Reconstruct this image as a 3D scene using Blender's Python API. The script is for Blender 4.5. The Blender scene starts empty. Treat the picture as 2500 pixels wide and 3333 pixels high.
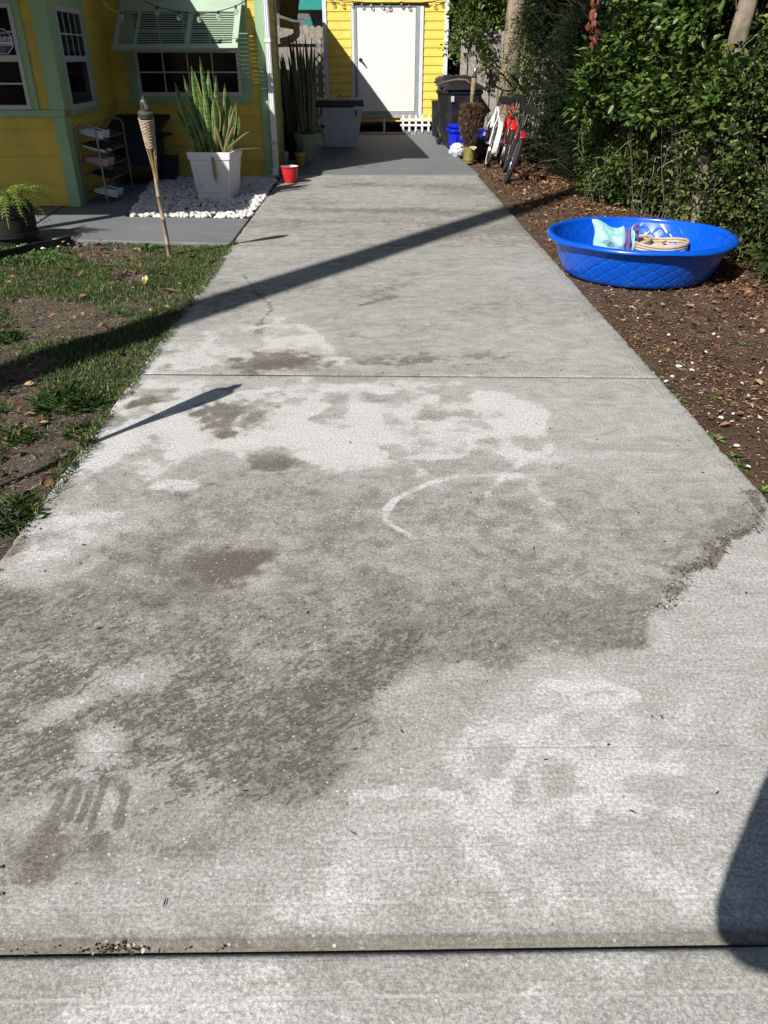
import bpy, math, random
import numpy as np
from mathutils import Vector, Matrix, Euler, noise as mnoise

rng = np.random.default_rng(7)
random.seed(7)
SC = bpy.context.scene
COL = SC.collection
rad = math.radians

# ------------------------------------------------------------------ camera
cam_data = bpy.data.cameras.new('camera')
cam = bpy.data.objects.new('camera', cam_data)
COL.objects.link(cam)
cam.location = (0, 0, 1.47)
cam.rotation_euler = (rad(90 - 30.7188), 0, rad(-0.80775))
cam_data.sensor_fit = 'HORIZONTAL'
cam_data.sensor_width = 36
cam_data.lens = 36
cam_data.clip_start = 0.05
cam_data.clip_end = 500
SC.camera = cam

# ------------------------------------------------------------------ sky, sun, exposure
SUN_AZ, SUN_EL = 39.0, 40.0          # shadows run towards azimuth 39 (from +Y to +X)
world = bpy.data.worlds.new('World')
SC.world = world
world.use_nodes = True
wn = world.node_tree
bg = wn.nodes['Background']
sky = wn.nodes.new('ShaderNodeTexSky')
sky.sky_type = 'NISHITA'
sky.sun_disc = False
sky.sun_elevation = rad(SUN_EL)
sky.sun_rotation = rad(180 + SUN_AZ)
wn.links.new(sky.outputs[0], bg.inputs[0])
bg.inputs[1].default_value = 0.05
sl = bpy.data.lights.new('sun', 'SUN')
sl.energy = 5.0
sl.angle = rad(0.5)
sl.color = (1.0, 0.96, 0.895)
sun = bpy.data.objects.new('sun', sl)
COL.objects.link(sun)
sd = Vector((math.sin(rad(SUN_AZ)) * math.cos(rad(SUN_EL)), math.cos(rad(SUN_AZ)) * math.cos(rad(SUN_EL)), -math.sin(rad(SUN_EL))))
sun.rotation_euler = sd.to_track_quat('-Z', 'Y').to_euler()
sun.location = (-20, -25, 30)
vs = SC.view_settings
vs.view_transform = 'Standard'
vs.look = 'None'
vs.exposure = 0.46
vs.gamma = 1.0
vs.use_curve_mapping = False
SC.cycles.max_bounces = 8
SC.cycles.diffuse_bounces = 3
SC.cycles.glossy_bounces = 3
SC.cycles.transmission_bounces = 6
SC.cycles.transparent_max_bounces = 6

# ------------------------------------------------------------------ helpers
WO = {}


def thing(name, label, cat, loc=(0, 0, 0), rot=None, group=None, local=False):
    o = bpy.data.objects.new(name, None)
    o.empty_display_size = 0.1
    COL.objects.link(o)
    o.location = loc
    if rot is not None:
        o.rotation_euler = rot
    o['label'] = label
    o['category'] = cat
    if group:
        o['group'] = group
    WO[o] = Vector((0, 0, 0)) if local else Vector(loc)
    return o


def tag(o, label=None, cat=None, group=None, kind=None):
    if label: o['label'] = label
    if cat: o['category'] = cat
    if group: o['group'] = group
    if kind: o['kind'] = kind
    return o


def rot2(a):
    return np.array([[math.cos(a), -math.sin(a)], [math.sin(a), math.cos(a)]])


class MB:
    def __init__(self):
        self.v = []; self.f = []

    def add(self, vs_, fs_):
        b = len(self.v)
        self.v.extend([tuple(map(float, p)) for p in vs_])
        self.f.extend([tuple(int(i) + b for i in q) for q in fs_])
        return self

    def box(self, x0, y0, z0, x1, y1, z1):
        return self.add([(x0, y0, z0), (x1, y0, z0), (x1, y1, z0), (x0, y1, z0), (x0, y0, z1), (x1, y0, z1), (x1, y1, z1), (x0, y1, z1)],
                        [(0, 3, 2, 1), (4, 5, 6, 7), (0, 1, 5, 4), (1, 2, 6, 5), (2, 3, 7, 6), (3, 0, 4, 7)])

    def obox(self, c, ax, ay, az):
        c = np.array(c, float); ax = np.array(ax, float); ay = np.array(ay, float); az = np.array(az, float)
        P = [c + sx * ax + sy * ay + sz * az for sz in (-1, 1) for sx, sy in ((-1, -1), (1, -1), (1, 1), (-1, 1))]
        return self.add(P, [(0, 3, 2, 1), (4, 5, 6, 7), (0, 1, 5, 4), (1, 2, 6, 5), (2, 3, 7, 6), (3, 0, 4, 7)])

    def prism(self, poly, z0, z1, poly1=None):
        n = len(poly); poly1 = poly1 or poly
        P = [(x, y, z0) for x, y in poly] + [(x, y, z1) for x, y in poly1]
        F = [tuple(range(n - 1, -1, -1)), tuple(range(n, 2 * n))] + [(i, (i + 1) % n, n + (i + 1) % n, n + i) for i in range(n)]
        return self.add(P, F)

    def loft(self, rings, closed=True, caps=True):
        n = len(rings[0]); P = [p for r in rings for p in r]; F = []
        m = n if closed else n - 1
        for k in range(len(rings) - 1):
            for i in range(m):
                j = (i + 1) % n
                F.append((k * n + i, k * n + j, (k + 1) * n + j, (k + 1) * n + i))
        if caps and closed:
            F.append(tuple(range(n - 1, -1, -1)))
            F.append(tuple((len(rings) - 1) * n + i for i in range(n)))
        return self.add(P, F)

    def tube(self, pts, r, n=8, caps=True):
        pts = [Vector(p) for p in pts]
        rs = r if isinstance(r, (list, tuple)) else [r] * len(pts)
        rings = []; up = None
        for i, p in enumerate(pts):
            t = (pts[min(i + 1, len(pts) - 1)] - pts[max(i - 1, 0)]).normalized()
            if up is None:
                up = Vector((0, 0, 1)) if abs(t.z) < 0.9 else Vector((1, 0, 0))
            a = t.cross(up)
            if a.length < 1e-5: a = t.cross(Vector((1, 0.3, 0)))
            a.normalize(); b = a.cross(t).normalized(); up = b
            rings.append([p + rs[i] * (math.cos(2 * math.pi * k / n) * a + math.sin(2 * math.pi * k / n) * b) for k in range(n)])
        return self.loft(rings, True, caps)

    def lathe(self, prof, n=24, c=(0, 0, 0), caps=False):
        rings = [[(c[0] + r * math.cos(2 * math.pi * k / n), c[1] + r * math.sin(2 * math.pi * k / n), c[2] + z) for k in range(n)] for r, z in prof]
        return self.loft(rings, True, caps)

    def torus(self, c, R, r, axis='x', n=40, m=10, sq=1.0):
        P = []; F = []
        for i in range(n):
            a = 2 * math.pi * i / n
            for j in range(m):
                b = 2 * math.pi * j / m
                rr = R + r * math.cos(b); w = r * sq * math.sin(b)
                if axis == 'x': p = (c[0] + w, c[1] + rr * math.cos(a), c[2] + rr * math.sin(a))
                elif axis == 'z': p = (c[0] + rr * math.cos(a), c[1] + rr * math.sin(a), c[2] + w)
                else: p = (c[0] + rr * math.cos(a), c[1] + w, c[2] + rr * math.sin(a))
                P.append(p); F.append((i * m + j, ((i + 1) % n) * m + j, ((i + 1) % n) * m + (j + 1) % m, i * m + (j + 1) % m))
        return self.add(P, F)

    def sphere(self, c, r, n=12, m=8, sc=(1, 1, 1)):
        rings = []
        for k in range(m + 1):
            a = math.pi * (k / m) * 0.998 + 0.001 * math.pi
            rings.append([(c[0] + sc[0] * r * math.sin(a) * math.cos(2 * math.pi * i / n), c[1] + sc[1] * r * math.sin(a) * math.sin(2 * math.pi * i / n), c[2] - sc[2] * r * math.cos(a)) for i in range(n)])
        return self.loft(rings)

    def build(self, name, mat, parent=None, smooth=False, bevel=0.0, seg=2):
        V = np.array(self.v)
        lo, hi = V.min(0), V.max(0)
        org = Vector(((lo[0] + hi[0]) / 2, (lo[1] + hi[1]) / 2, lo[2]))
        me = bpy.data.meshes.new(name)
        me.from_pydata((V - np.array(org)).tolist(), [], self.f)
        return finish(name, me, org, mat, parent, smooth, bevel, seg)


def finish(name, me, org, mat, parent, smooth=False, bevel=0.0, seg=2):
    if mat is not None: me.materials.append(mat)
    if smooth:
        me.polygons.foreach_set('use_smooth', [True] * len(me.polygons))
        try: me.set_sharp_from_angle(angle=rad(42))
        except Exception: pass
    me.update()
    o = bpy.data.objects.new(name, me)
    COL.objects.link(o)
    if parent is not None:
        o.parent = parent
        o.location = Vector(org) - WO[parent]
    else:
        o.location = org
    WO[o] = Vector(org)
    if bevel > 0:
        b = o.modifiers.new('bevel', 'BEVEL'); b.width = bevel; b.segments = seg; b.limit_method = 'ANGLE'; b.angle_limit = rad(35)
    return o


def np_mesh(name, V, F, mat, parent=None, smooth=False, org=None, attr=None):
    """V (n,3) array, F (m,k) array of one face size"""
    me = bpy.data.meshes.new(name)
    org = Vector(org) if org is not None else Vector((V[:, 0].mean(), V[:, 1].mean(), V[:, 2].min()))
    V = V - np.array(org)
    k = F.shape[1]
    me.vertices.add(len(V)); me.vertices.foreach_set('co', V.astype(np.float32).ravel())
    me.loops.add(F.size); me.loops.foreach_set('vertex_index', F.astype(np.int32).ravel())
    me.polygons.add(len(F))
    me.polygons.foreach_set('loop_start', np.arange(0, F.size, k, dtype=np.int32))
    me.polygons.foreach_set('loop_total', np.full(len(F), k, dtype=np.int32))
    if smooth: me.polygons.foreach_set('use_smooth', np.ones(len(F), dtype=bool))
    me.update(calc_edges=True); me.validate()
    if attr is not None:
        a = me.attributes.new('stain', 'FLOAT_COLOR', 'POINT')
        a.data.foreach_set('color', attr.astype(np.float32).ravel())
    if mat is not None: me.materials.append(mat)
    o = bpy.data.objects.new(name, me); COL.objects.link(o)
    if parent is not None:
        o.parent = parent; o.location = org - WO[parent]
    else:
        o.location = org
    WO[o] = org
    return o


def share(name, me, loc, rot=(0, 0, 0), scale=(1, 1, 1), parent=None):
    """another object on existing mesh data"""
    o = bpy.data.objects.new(name, me); COL.objects.link(o)
    if parent is not None:
        o.parent = parent; o.location = Vector(loc) - WO[parent]
    else:
        o.location = loc
    o.rotation_euler = rot; o.scale = scale
    WO[o] = Vector(loc)
    return o


# value noise on numpy arrays ------------------------------------------------
_LAT = np.random.default_rng(3).random((256, 256))


def vnoise(x, y):
    xi = np.floor(x).astype(int); yi = np.floor(y).astype(int)
    fx = x - xi; fy = y - yi
    fx = fx * fx * (3 - 2 * fx); fy = fy * fy * (3 - 2 * fy)
    a = _LAT[xi & 255, yi & 255]; b = _LAT[(xi + 1) & 255, yi & 255]; c = _LAT[xi & 255, (yi + 1) & 255]; d = _LAT[(xi + 1) & 255, (yi + 1) & 255]
    return a + (b - a) * fx + (c - a) * fy + (a - b - c + d) * fx * fy


def fbm(x, y, s, oct=4, ox=0.0):
    v = 0; amp = 0.5; tot = 0
    for k in range(oct):
        v = v + amp * vnoise(x * s + 17.3 * k + ox, y * s + 9.1 * k + ox * 1.7); tot += amp
        amp *= 0.5; s *= 2.03
    return v / tot


def sstep(a, b, x):
    t = np.clip((x - a) / (b - a + 1e-9), 0, 1)
    return t * t * (3 - 2 * t)


# ------------------------------------------------------------------ materials
class NT:
    def __init__(self, name):
        self.m = bpy.data.materials.new(name); self.m.use_nodes = True
        self.t = self.m.node_tree; self.n = self.t.nodes; self.l = self.t.links
        self.b = self.n['Principled BSDF']; self.out = self.n['Material Output']

    def node(self, t, **kw):
        n = self.n.new(t)
        for k, v in kw.items(): setattr(n, k, v)
        return n

    def link(self, a, b): self.l.new(a, b)

    def pos(self):
        return self.node('ShaderNodeNewGeometry').outputs['Position']

    def noise(self, vec, scale, detail=4, rough=0.55, dist=0.0):
        n = self.node('ShaderNodeTexNoise'); n.inputs['Scale'].default_value = scale; n.inputs['Detail'].default_value = detail; n.inputs['Roughness'].default_value = rough; n.inputs['Distortion'].default_value = dist
        if vec is not None: self.link(vec, n.inputs['Vector'])
        return n.outputs['Fac']

    def mapping(self, vec, scale=(1, 1, 1), rot=(0, 0, 0)):
        n = self.node('ShaderNodeMapping'); n.inputs['Scale'].default_value = scale; n.inputs['Rotation'].default_value = rot
        self.link(vec, n.inputs['Vector']); return n.outputs['Vector']

    def ramp(self, fac, stops):
        n = self.node('ShaderNodeValToRGB'); e = n.color_ramp.elements
        while len(e) < len(stops): e.new(0.5)
        for i, (p, c) in enumerate(stops):
            e[i].position = p; e[i].color = (*c, 1) if len(c) == 3 else c
        self.link(fac, n.inputs[0]); return n.outputs[0]

    def mix(self, fac, a, b, mode='MIX'):
        n = self.node('ShaderNodeMix', data_type='RGBA', blend_type=mode)
        self._in(fac, n.inputs[0]); self._in(a, n.inputs[6]); self._in(b, n.inputs[7]); return n.outputs[2]

    def math(self, op, a, b=0.0, c=None, clamp=False):
        n = self.node('ShaderNodeMath', operation=op); n.use_clamp = clamp
        self._in(a, n.inputs[0]); self._in(b, n.inputs[1])
        if c is not None: self._in(c, n.inputs[2])
        return n.outputs[0]

    def maprange(self, v, a, b, c=0.0, d=1.0):
        n = self.node('ShaderNodeMapRange', interpolation_type='SMOOTHSTEP')
        self.link(v, n.inputs[0])
        for i, x in enumerate((a, b, c, d)): n.inputs[i + 1].default_value = x
        return n.outputs[0]

    def _in(self, v, s):
        if isinstance(v, (int, float)): s.default_value = v
        elif isinstance(v, tuple): s.default_value = (*v, 1) if len(v) == 3 else v
        else: self.link(v, s)

    def bump(self, h, strength=0.3, dist=0.01):
        n = self.node('ShaderNodeBump'); n.inputs['Strength'].default_value = strength; n.inputs['Distance'].default_value = dist
        self.link(h, n.inputs['Height']); self.link(n.outputs[0], self.b.inputs['Normal'])

    def set(self, **kw):
        for k, v in kw.items(): self._in(v, self.b.inputs[k.replace('_', ' ')])


_MC = {}


def M(name, col, rough=0.6, var=0.15, scale=6.0, bump=0.0, bscale=60.0, metal=0.0, spec=0.4, dirt=None, dscale=3.0, coat=0.0):
    if name in _MC: return _MC[name]
    t = NT(name); p = t.pos()
    f = t.noise(p, scale, 5)
    lo = tuple(c * (1 - var) for c in col); hi = tuple(min(1, c * (1 + var)) for c in col)
    c = t.ramp(f, [(0.3, lo), (0.7, hi)])
    if dirt is not None:
        d = t.maprange(t.noise(p, dscale, 6, 0.65), 0.52, 0.75)
        c = t.mix(d, c, dirt)
    t.set(Base_Color=c, Metallic=metal, Specular_IOR_Level=spec)
    r = t.maprange(t.noise(p, scale * 2.3, 3), 0.3, 0.7, max(0.02, rough - 0.08), min(1, rough + 0.08))
    t.link(r, t.b.inputs['Roughness'])
    if coat: t.set(Coat_Weight=coat, Coat_Roughness=0.15)
    if bump > 0: t.bump(t.noise(p, bscale, 3), bump, 0.004)
    _MC[name] = t.m
    return t.m


def leaf_mat(name, stops, rough=0.42, trans=0.3, spec=0.5):
    if name in _MC: return _MC[name]
    t = NT(name)
    g = t.node('ShaderNodeNewGeometry')
    c = t.ramp(g.outputs['Random Per Island'], stops)
    n = t.noise(g.outputs['Position'], 2.2, 3)
    c = t.mix(t.maprange(n, 0.35, 0.7, 0.0, 0.35), c, tuple(x * 0.55 for x in stops[0][1]))
    t.set(Base_Color=c, Roughness=rough, Specular_IOR_Level=spec)
    tr = t.node('ShaderNodeBsdfTranslucent'); t.link(c, tr.inputs[0])
    mx = t.node('ShaderNodeMixShader'); mx.inputs[0].default_value = trans
    t.link(t.b.outputs[0], mx.inputs[1]); t.link(tr.outputs[0], mx.inputs[2]); t.link(mx.outputs[0], t.out.inputs[0])
    _MC[name] = t.m
    return t.m


def island_mat(name, stops, rough=0.8, spec=0.25):
    t = NT(name)
    g = t.node('ShaderNodeNewGeometry')
    c = t.ramp(g.outputs['Random Per Island'], stops)
    c = t.mix(0.35, c, t.ramp(t.noise(g.outputs['Position'], 90, 3), [(0.3, (0.25, 0.25, 0.25)), (0.7, (1, 1, 1))]), 'MULTIPLY')
    t.set(Base_Color=c, Roughness=rough, Specular_IOR_Level=spec)
    return t.m


def leaves(P, D, N, L, W, fold=0.25, curl=0.15):
    """many leaves as arrays: P base points, D directions, N rough normals, L lengths, W half widths -> V (n*6,3), F quads"""
    D = D / np.linalg.norm(D, axis=1, keepdims=True)
    S = np.cross(D, N); S /= (np.linalg.norm(S, axis=1, keepdims=True) + 1e-9)
    N = np.cross(S, D)
    L = L[:, None]; W = W[:, None]
    b = P; tip = P + D * L - N * L * curl
    l1 = P + D * L * 0.33 - S * W + N * W * fold; l2 = P + D * L * 0.7 - S * W * 0.75 + N * (W * fold * 0.7 - L * curl * 0.45)
    r1 = P + D * L * 0.33 + S * W + N * W * fold; r2 = P + D * L * 0.7 + S * W * 0.75 + N * (W * fold * 0.7 - L * curl * 0.45)
    V = np.stack([b, l1, l2, tip, r2, r1], 1).reshape(-1, 3)
    k = np.arange(len(P))[:, None] * 6
    F = np.concatenate([k + np.array([[0, 3, 2, 1]]), k + np.array([[0, 5, 4, 3]])], 0)
    return V, F


def rnd_dirs(n):
    v = rng.normal(size=(n, 3)); return v / np.linalg.norm(v, axis=1, keepdims=True)


def inpoly(x, y, poly):
    x = np.asarray(x); y = np.asarray(y); r = np.zeros(x.shape, bool); j = len(poly) - 1
    for i in range(len(poly)):
        xi, yi = poly[i][:2]; xj, yj = poly[j][:2]
        c = ((yi > y) != (yj > y)) & (x < (xj - xi) * (y - yi) / (yj - yi + 1e-12) + xi)
        r ^= c; j = i
    return r


def linedist(x, y, pts):
    d = np.full(x.shape, 1e9)
    for (ax, ay), (bx, by) in zip(pts[:-1], pts[1:]):
        vx, vy = bx - ax, by - ay
        t = np.clip(((x - ax) * vx + (y - ay) * vy) / (vx * vx + vy * vy + 1e-12), 0, 1)
        d = np.minimum(d, np.hypot(x - ax - t * vx, y - ay - t * vy))
    return d


def polysd(x, y, poly):
    d = linedist(x, y, list(poly) + [poly[0]])
    return np.where(inpoly(x, y, poly), -d, d)

# ================================================================== GROUND
def make_ground_mat():
    t = NT('soil'); p = t.pos()
    s = t.node('ShaderNodeSeparateXYZ'); t.link(p, s.inputs[0])
    right = t.maprange(s.outputs[0], -0.4, 0.6)
    a = t.ramp(t.noise(p, 7, 8, 0.7), [(0.25, (0.08, 0.061, 0.048)), (0.5, (0.165, 0.132, 0.105)), (0.75, (0.28, 0.235, 0.19))])
    b = t.ramp(t.noise(p, 5, 8, 0.7), [(0.25, (0.075, 0.045, 0.030)), (0.5, (0.16, 0.100, 0.068)), (0.72, (0.26, 0.185, 0.14))])
    c = t.mix(right, a, b)
    c = t.mix(t.maprange(t.noise(p, 75, 4, 0.8), 0.38, 0.58, 0.5, 0.0), c, (0.028, 0.019, 0.014))
    sp = t.maprange(t.noise(p, 140, 2, 0.6), 0.64, 0.72)
    c = t.mix(sp, c, (0.33, 0.29, 0.24))
    t.set(Base_Color=c, Roughness=0.95, Specular_IOR_Level=0.15)
    t.bump(t.noise(p, 60, 6, 0.8), 1.0, 0.03)
    return t.m


xs = np.concatenate([[-80, -40, -20, -10, -7], np.arange(-6, 5.001, 0.075), [6, 8, 12, 20, 40, 80]])
ys = np.concatenate([[-60, -30, -12, -5], np.arange(-2, 9.0, 0.06), np.arange(9.0, 22, 0.16), [24, 28, 36, 50, 90, 140]])
XX, YY = np.meshgrid(xs, ys)
ZZ = -0.030 + 0.022 * (fbm(XX, YY, 3.1, 4) - 0.5) + 0.02 * (fbm(XX, YY, 0.9, 2, 5) - 0.5)
inside = (XX > -1.24) & (XX < 1.48) & (YY < 19)
ZZ = np.where(inside, -0.10, ZZ)
ZZ = np.where((XX > 1.48) & (XX < 1.75) & (YY < 13), np.minimum(ZZ, -0.02), ZZ)
ZZ = np.where((XX < -1.24) & (YY > 7.1), np.minimum(ZZ, -0.06), ZZ)
nx, ny = len(xs), len(ys)
idx = np.arange(nx * ny).reshape(ny, nx)
GF = np.stack([idx[:-1, :-1], idx[:-1, 1:], idx[1:, 1:], idx[1:, :-1]], -1).reshape(-1, 4)
ground = np_mesh('ground', np.stack([XX, YY, ZZ], -1).reshape(-1, 3), GF, make_ground_mat(), smooth=True, org=(0, 0, 0))
tag(ground, 'bare brown soil of the yard on both sides of the driveway', 'ground', kind='structure')

# ================================================================== CONCRETE
def concrete_mat(name='concrete'):
    t = NT(name); p = t.pos()
    at = t.node('ShaderNodeAttribute', attribute_name='stain')
    sep = t.node('ShaderNodeSeparateColor'); t.link(at.outputs['Color'], sep.inputs[0])
    dirt, white, brown, pits = sep.outputs[0], sep.outputs[1], sep.outputs[2], at.outputs['Alpha']
    ed = t.node('ShaderNodeAttribute', attribute_name='edge').outputs['Fac']
    n1 = t.noise(p, 2.3, 8, 0.66); n2 = t.noise(p, 11, 9, 0.75, dist=0.9); n3 = t.noise(p, 75, 4, 0.7); n4 = t.noise(p, 230, 3, 0.65)
    br = t.noise(t.mapping(p, (6, 260, 1)), 1.0, 3, 0.6)                       # broom lines across the drive
    nn = t.math('ADD', t.math('MULTIPLY', t.math('SUBTRACT', n2, 0.5), 1.25), t.math('MULTIPLY', t.math('SUBTRACT', n3, 0.5), 0.9))
    c = t.ramp(n1, [(0.25, (0.425, 0.418, 0.390)), (0.75, (0.495, 0.488, 0.460))])
    c = t.mix(t.maprange(n2, 0.35, 0.7, 0, 0.30), c, (0.29, 0.286, 0.264))
    # swirled trowel mottling and drag streaks
    sw = t.noise(t.mapping(p, (1.0, 1.5, 1)), 3.6, 9, 0.68, dist=2.2)
    sw2 = t.noise(t.mapping(p, (1.3, 5.5, 1)), 1.6, 7, 0.66, dist=0.8)
    c = t.mix(t.maprange(sw, 0.50, 0.64, 0.0, 0.46), c, (0.25, 0.243, 0.215))
    c = t.mix(t.maprange(sw, 0.49, 0.36, 0.0, 0.48), c, (0.58, 0.574, 0.55))
    c = t.mix(t.maprange(sw2, 0.52, 0.66, 0.0, 0.34), c, (0.23, 0.222, 0.19))
    # stain films: grain only breaks up the half-tone edges of each film
    def film(mask, k, gain):
        inv = t.math('SUBTRACT', 1.0, mask, clamp=True)
        e = t.math('MULTIPLY', t.math('MULTIPLY', mask, inv), 4.0 * k)
        m = t.math('ADD', mask, t.math('MULTIPLY', nn, e), clamp=True)
        return t.math('MULTIPLY', m, t.math('ADD', gain, t.math('MULTIPLY', nn, 0.55)), clamp=True)
    dhard = t.math('MULTIPLY', t.maprange(t.math('ADD', dirt, t.math('MULTIPLY', nn, 0.9)), 0.42, 0.70), t.maprange(dirt, 0.1, 0.4))
    dm = t.math('ADD', t.math('MULTIPLY', film(dirt, 1.15, 0.95), 0.74), t.math('MULTIPLY', dhard, 0.22))
    c = t.mix(t.math('MULTIPLY', dm, 0.90), c, (0.118, 0.112, 0.084))
    whard = t.math('MULTIPLY', t.maprange(t.math('ADD', white, t.math('MULTIPLY', nn, 0.95)), 0.36, 0.58), t.maprange(white, 0.05, 0.35))
    wm = t.math('ADD', t.math('MULTIPLY', film(white, 1.0, 0.85), 0.5), t.math('MULTIPLY', whard, 0.5))
    c = t.mix(t.math('MULTIPLY', wm, 0.95), c, (0.66, 0.653, 0.625))
    bhard = t.math('MULTIPLY', t.maprange(t.math('ADD', brown, t.math('MULTIPLY', nn, 1.1)), 0.36, 0.66), t.maprange(brown, 0.05, 0.3))
    bm = t.math('ADD', t.math('MULTIPLY', film(brown, 1.2, 0.8), 0.55), t.math('MULTIPLY', bhard, 0.45))
    c = t.mix(t.math('MULTIPLY', bm, 0.85), c, (0.118, 0.088, 0.070))
    # eroded pits drawn out in one direction, their relief shading painted dark
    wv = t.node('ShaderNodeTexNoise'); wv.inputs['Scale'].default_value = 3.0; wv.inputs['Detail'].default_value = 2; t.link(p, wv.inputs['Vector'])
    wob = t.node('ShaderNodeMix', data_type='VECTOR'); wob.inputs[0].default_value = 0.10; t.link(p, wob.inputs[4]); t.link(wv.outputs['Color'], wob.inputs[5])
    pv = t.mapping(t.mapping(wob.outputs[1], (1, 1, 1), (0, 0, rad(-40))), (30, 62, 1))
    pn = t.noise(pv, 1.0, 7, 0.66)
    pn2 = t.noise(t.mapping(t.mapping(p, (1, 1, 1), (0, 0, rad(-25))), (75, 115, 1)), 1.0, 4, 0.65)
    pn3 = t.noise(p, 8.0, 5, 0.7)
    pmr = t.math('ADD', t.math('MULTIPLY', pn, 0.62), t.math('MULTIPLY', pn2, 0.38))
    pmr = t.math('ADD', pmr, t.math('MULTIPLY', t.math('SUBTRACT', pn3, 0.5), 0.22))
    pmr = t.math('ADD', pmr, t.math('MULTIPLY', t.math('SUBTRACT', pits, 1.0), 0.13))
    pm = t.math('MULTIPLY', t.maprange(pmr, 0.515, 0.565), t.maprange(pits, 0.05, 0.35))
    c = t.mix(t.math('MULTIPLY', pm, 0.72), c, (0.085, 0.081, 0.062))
    c = t.mix(t.math('MULTIPLY', t.maprange(pmr, 0.46, 0.38), t.maprange(pits, 0.05, 0.5, 0.0, 0.5)), c, (0.37, 0.362, 0.330))
    # sand grain and specks
    n5 = t.noise(p, 105, 3, 0.8)
    g1 = t.maprange(n5, 0.34, 0.66, 0.62, 1.20)
    g2 = t.maprange(n4, 0.32, 0.70, 0.80, 1.10)
    gg = t.math('MULTIPLY', g1, g2)
    gc = t.node('ShaderNodeCombineColor')
    for i_ in range(3): t.link(gg, gc.inputs[i_])
    c = t.mix(1.0, c, gc.outputs[0], 'MULTIPLY')
    c = t.mix(t.maprange(n3, 0.58, 0.74, 0, 0.5), c, (0.64, 0.635, 0.61))
    c = t.mix(t.maprange(br, 0.35, 0.66, 0.24, 0.0), c, (0.20, 0.195, 0.18))
    vo = t.node('ShaderNodeTexVoronoi'); vo.inputs['Scale'].default_value = 48; t.link(p, vo.inputs['Vector'])
    c = t.mix(t.math('MULTIPLY', t.maprange(vo.outputs['Distance'], 0.10, 0.20, 0.8, 0.0), t.maprange(n2, 0.45, 0.6)), c, (0.66, 0.65, 0.62))
    vd = t.node('ShaderNodeTexVoronoi'); vd.inputs['Scale'].default_value = 19; t.link(p, vd.inputs['Vector'])
    c = t.mix(t.math('MULTIPLY', t.maprange(vd.outputs['Distance'], 0.04, 0.085, 0.8, 0.0), t.maprange(n2, 0.5, 0.58)), c, (0.09, 0.085, 0.07))
    # faint float marks across the near slab
    sy = t.node('ShaderNodeSeparateXYZ'); t.link(p, sy.inputs[0])
    for y0_, st_ in (((0.019, 1.328)[1], 0.5), ((0.015, 1.056)[1], 0.28), ((0.023, 1.614)[1], 0.22)):
        dd = t.math('ABSOLUTE', t.math('SUBTRACT', t.math('ADD', sy.outputs[1], t.math('MULTIPLY', n1, 0.012)), y0_ + 0.006))
        c = t.mix(t.math('MULTIPLY', t.maprange(dd, 0.0008, 0.0028, st_, 0.0), t.maprange(n2, 0.42, 0.55)), c, (0.12, 0.115, 0.10))
    # tooled border line
    w = t.math('ADD', ed, t.math('MULTIPLY', t.math('SUBTRACT', n2, 0.5), 0.012))
    tl = t.math('ABSOLUTE', t.math('SUBTRACT', w, 0.085))
    tlm = t.math('MULTIPLY', t.maprange(tl, 0.0015, 0.006, 1.0, 0.0), t.maprange(n2, 0.42, 0.58, 0.0, 0.5))
    c = t.mix(tlm, c, (0.52, 0.51, 0.48))
    band = t.maprange(w, 0.078, 0.085, 0.12, 0.0)
    c = t.mix(band, c, (0.22, 0.215, 0.18))
    t.set(Base_Color=c, Specular_IOR_Level=0.25)
    t.link(t.maprange(pm, 0, 1, 0.9, 0.62), t.b.inputs['Roughness'])
    h = t.math('ADD', t.math('MULTIPLY', n3, 0.5), t.math('MULTIPLY', n4, 0.35))
    h = t.math('ADD', h, t.math('MULTIPLY', br, 0.18))
    h = t.math('SUBTRACT', h, t.math('MULTIPLY', pm, 0.75))
    h = t.math('SUBTRACT', h, t.math('MULTIPLY', tlm, 0.4))
    t.bump(h, 0.55, 0.006)
    return t.m


# ---- stain map of the drive (metres on the slab) -----------------------------
def blob(x, y, c, rx, ry, ang=0.0, soft=0.5, warp=0.25, seed=0.0):
    dx, dy = x - c[0], y - c[1]
    ca, sa = math.cos(ang), math.sin(ang)
    u = (dx * ca + dy * sa) / rx; v = (-dx * sa + dy * ca) / ry
    r = np.sqrt(u * u + v * v) + warp * 2 * (fbm(x, y, 6.0, 4, seed) - 0.5) + 1.3 * warp * (fbm(x, y, 21.0, 3, seed + 3) - 0.5)
    return 1 - sstep(1 - soft, 1 + soft * 0.4, r)


def area(x, y, poly, soft=0.08, warp=0.08, seed=0.0, fs=4.0):
    d = polysd(x, y, poly) + warp * 2 * (fbm(x, y, fs, 4, seed) - 0.5) + warp * 0.7 * (fbm(x, y, fs * 5, 3, seed + 7) - 0.5)
    return 1 - sstep(-soft, soft, d)


def stroke(x, y, pts, w, warp=0.6, seed=0.0):
    d = linedist(x, y, pts)
    return 1 - sstep(w * 0.45, w * 1.05, d + w * warp * (fbm(x, y, 30.0, 3, seed) - 0.5) * 2)


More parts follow.
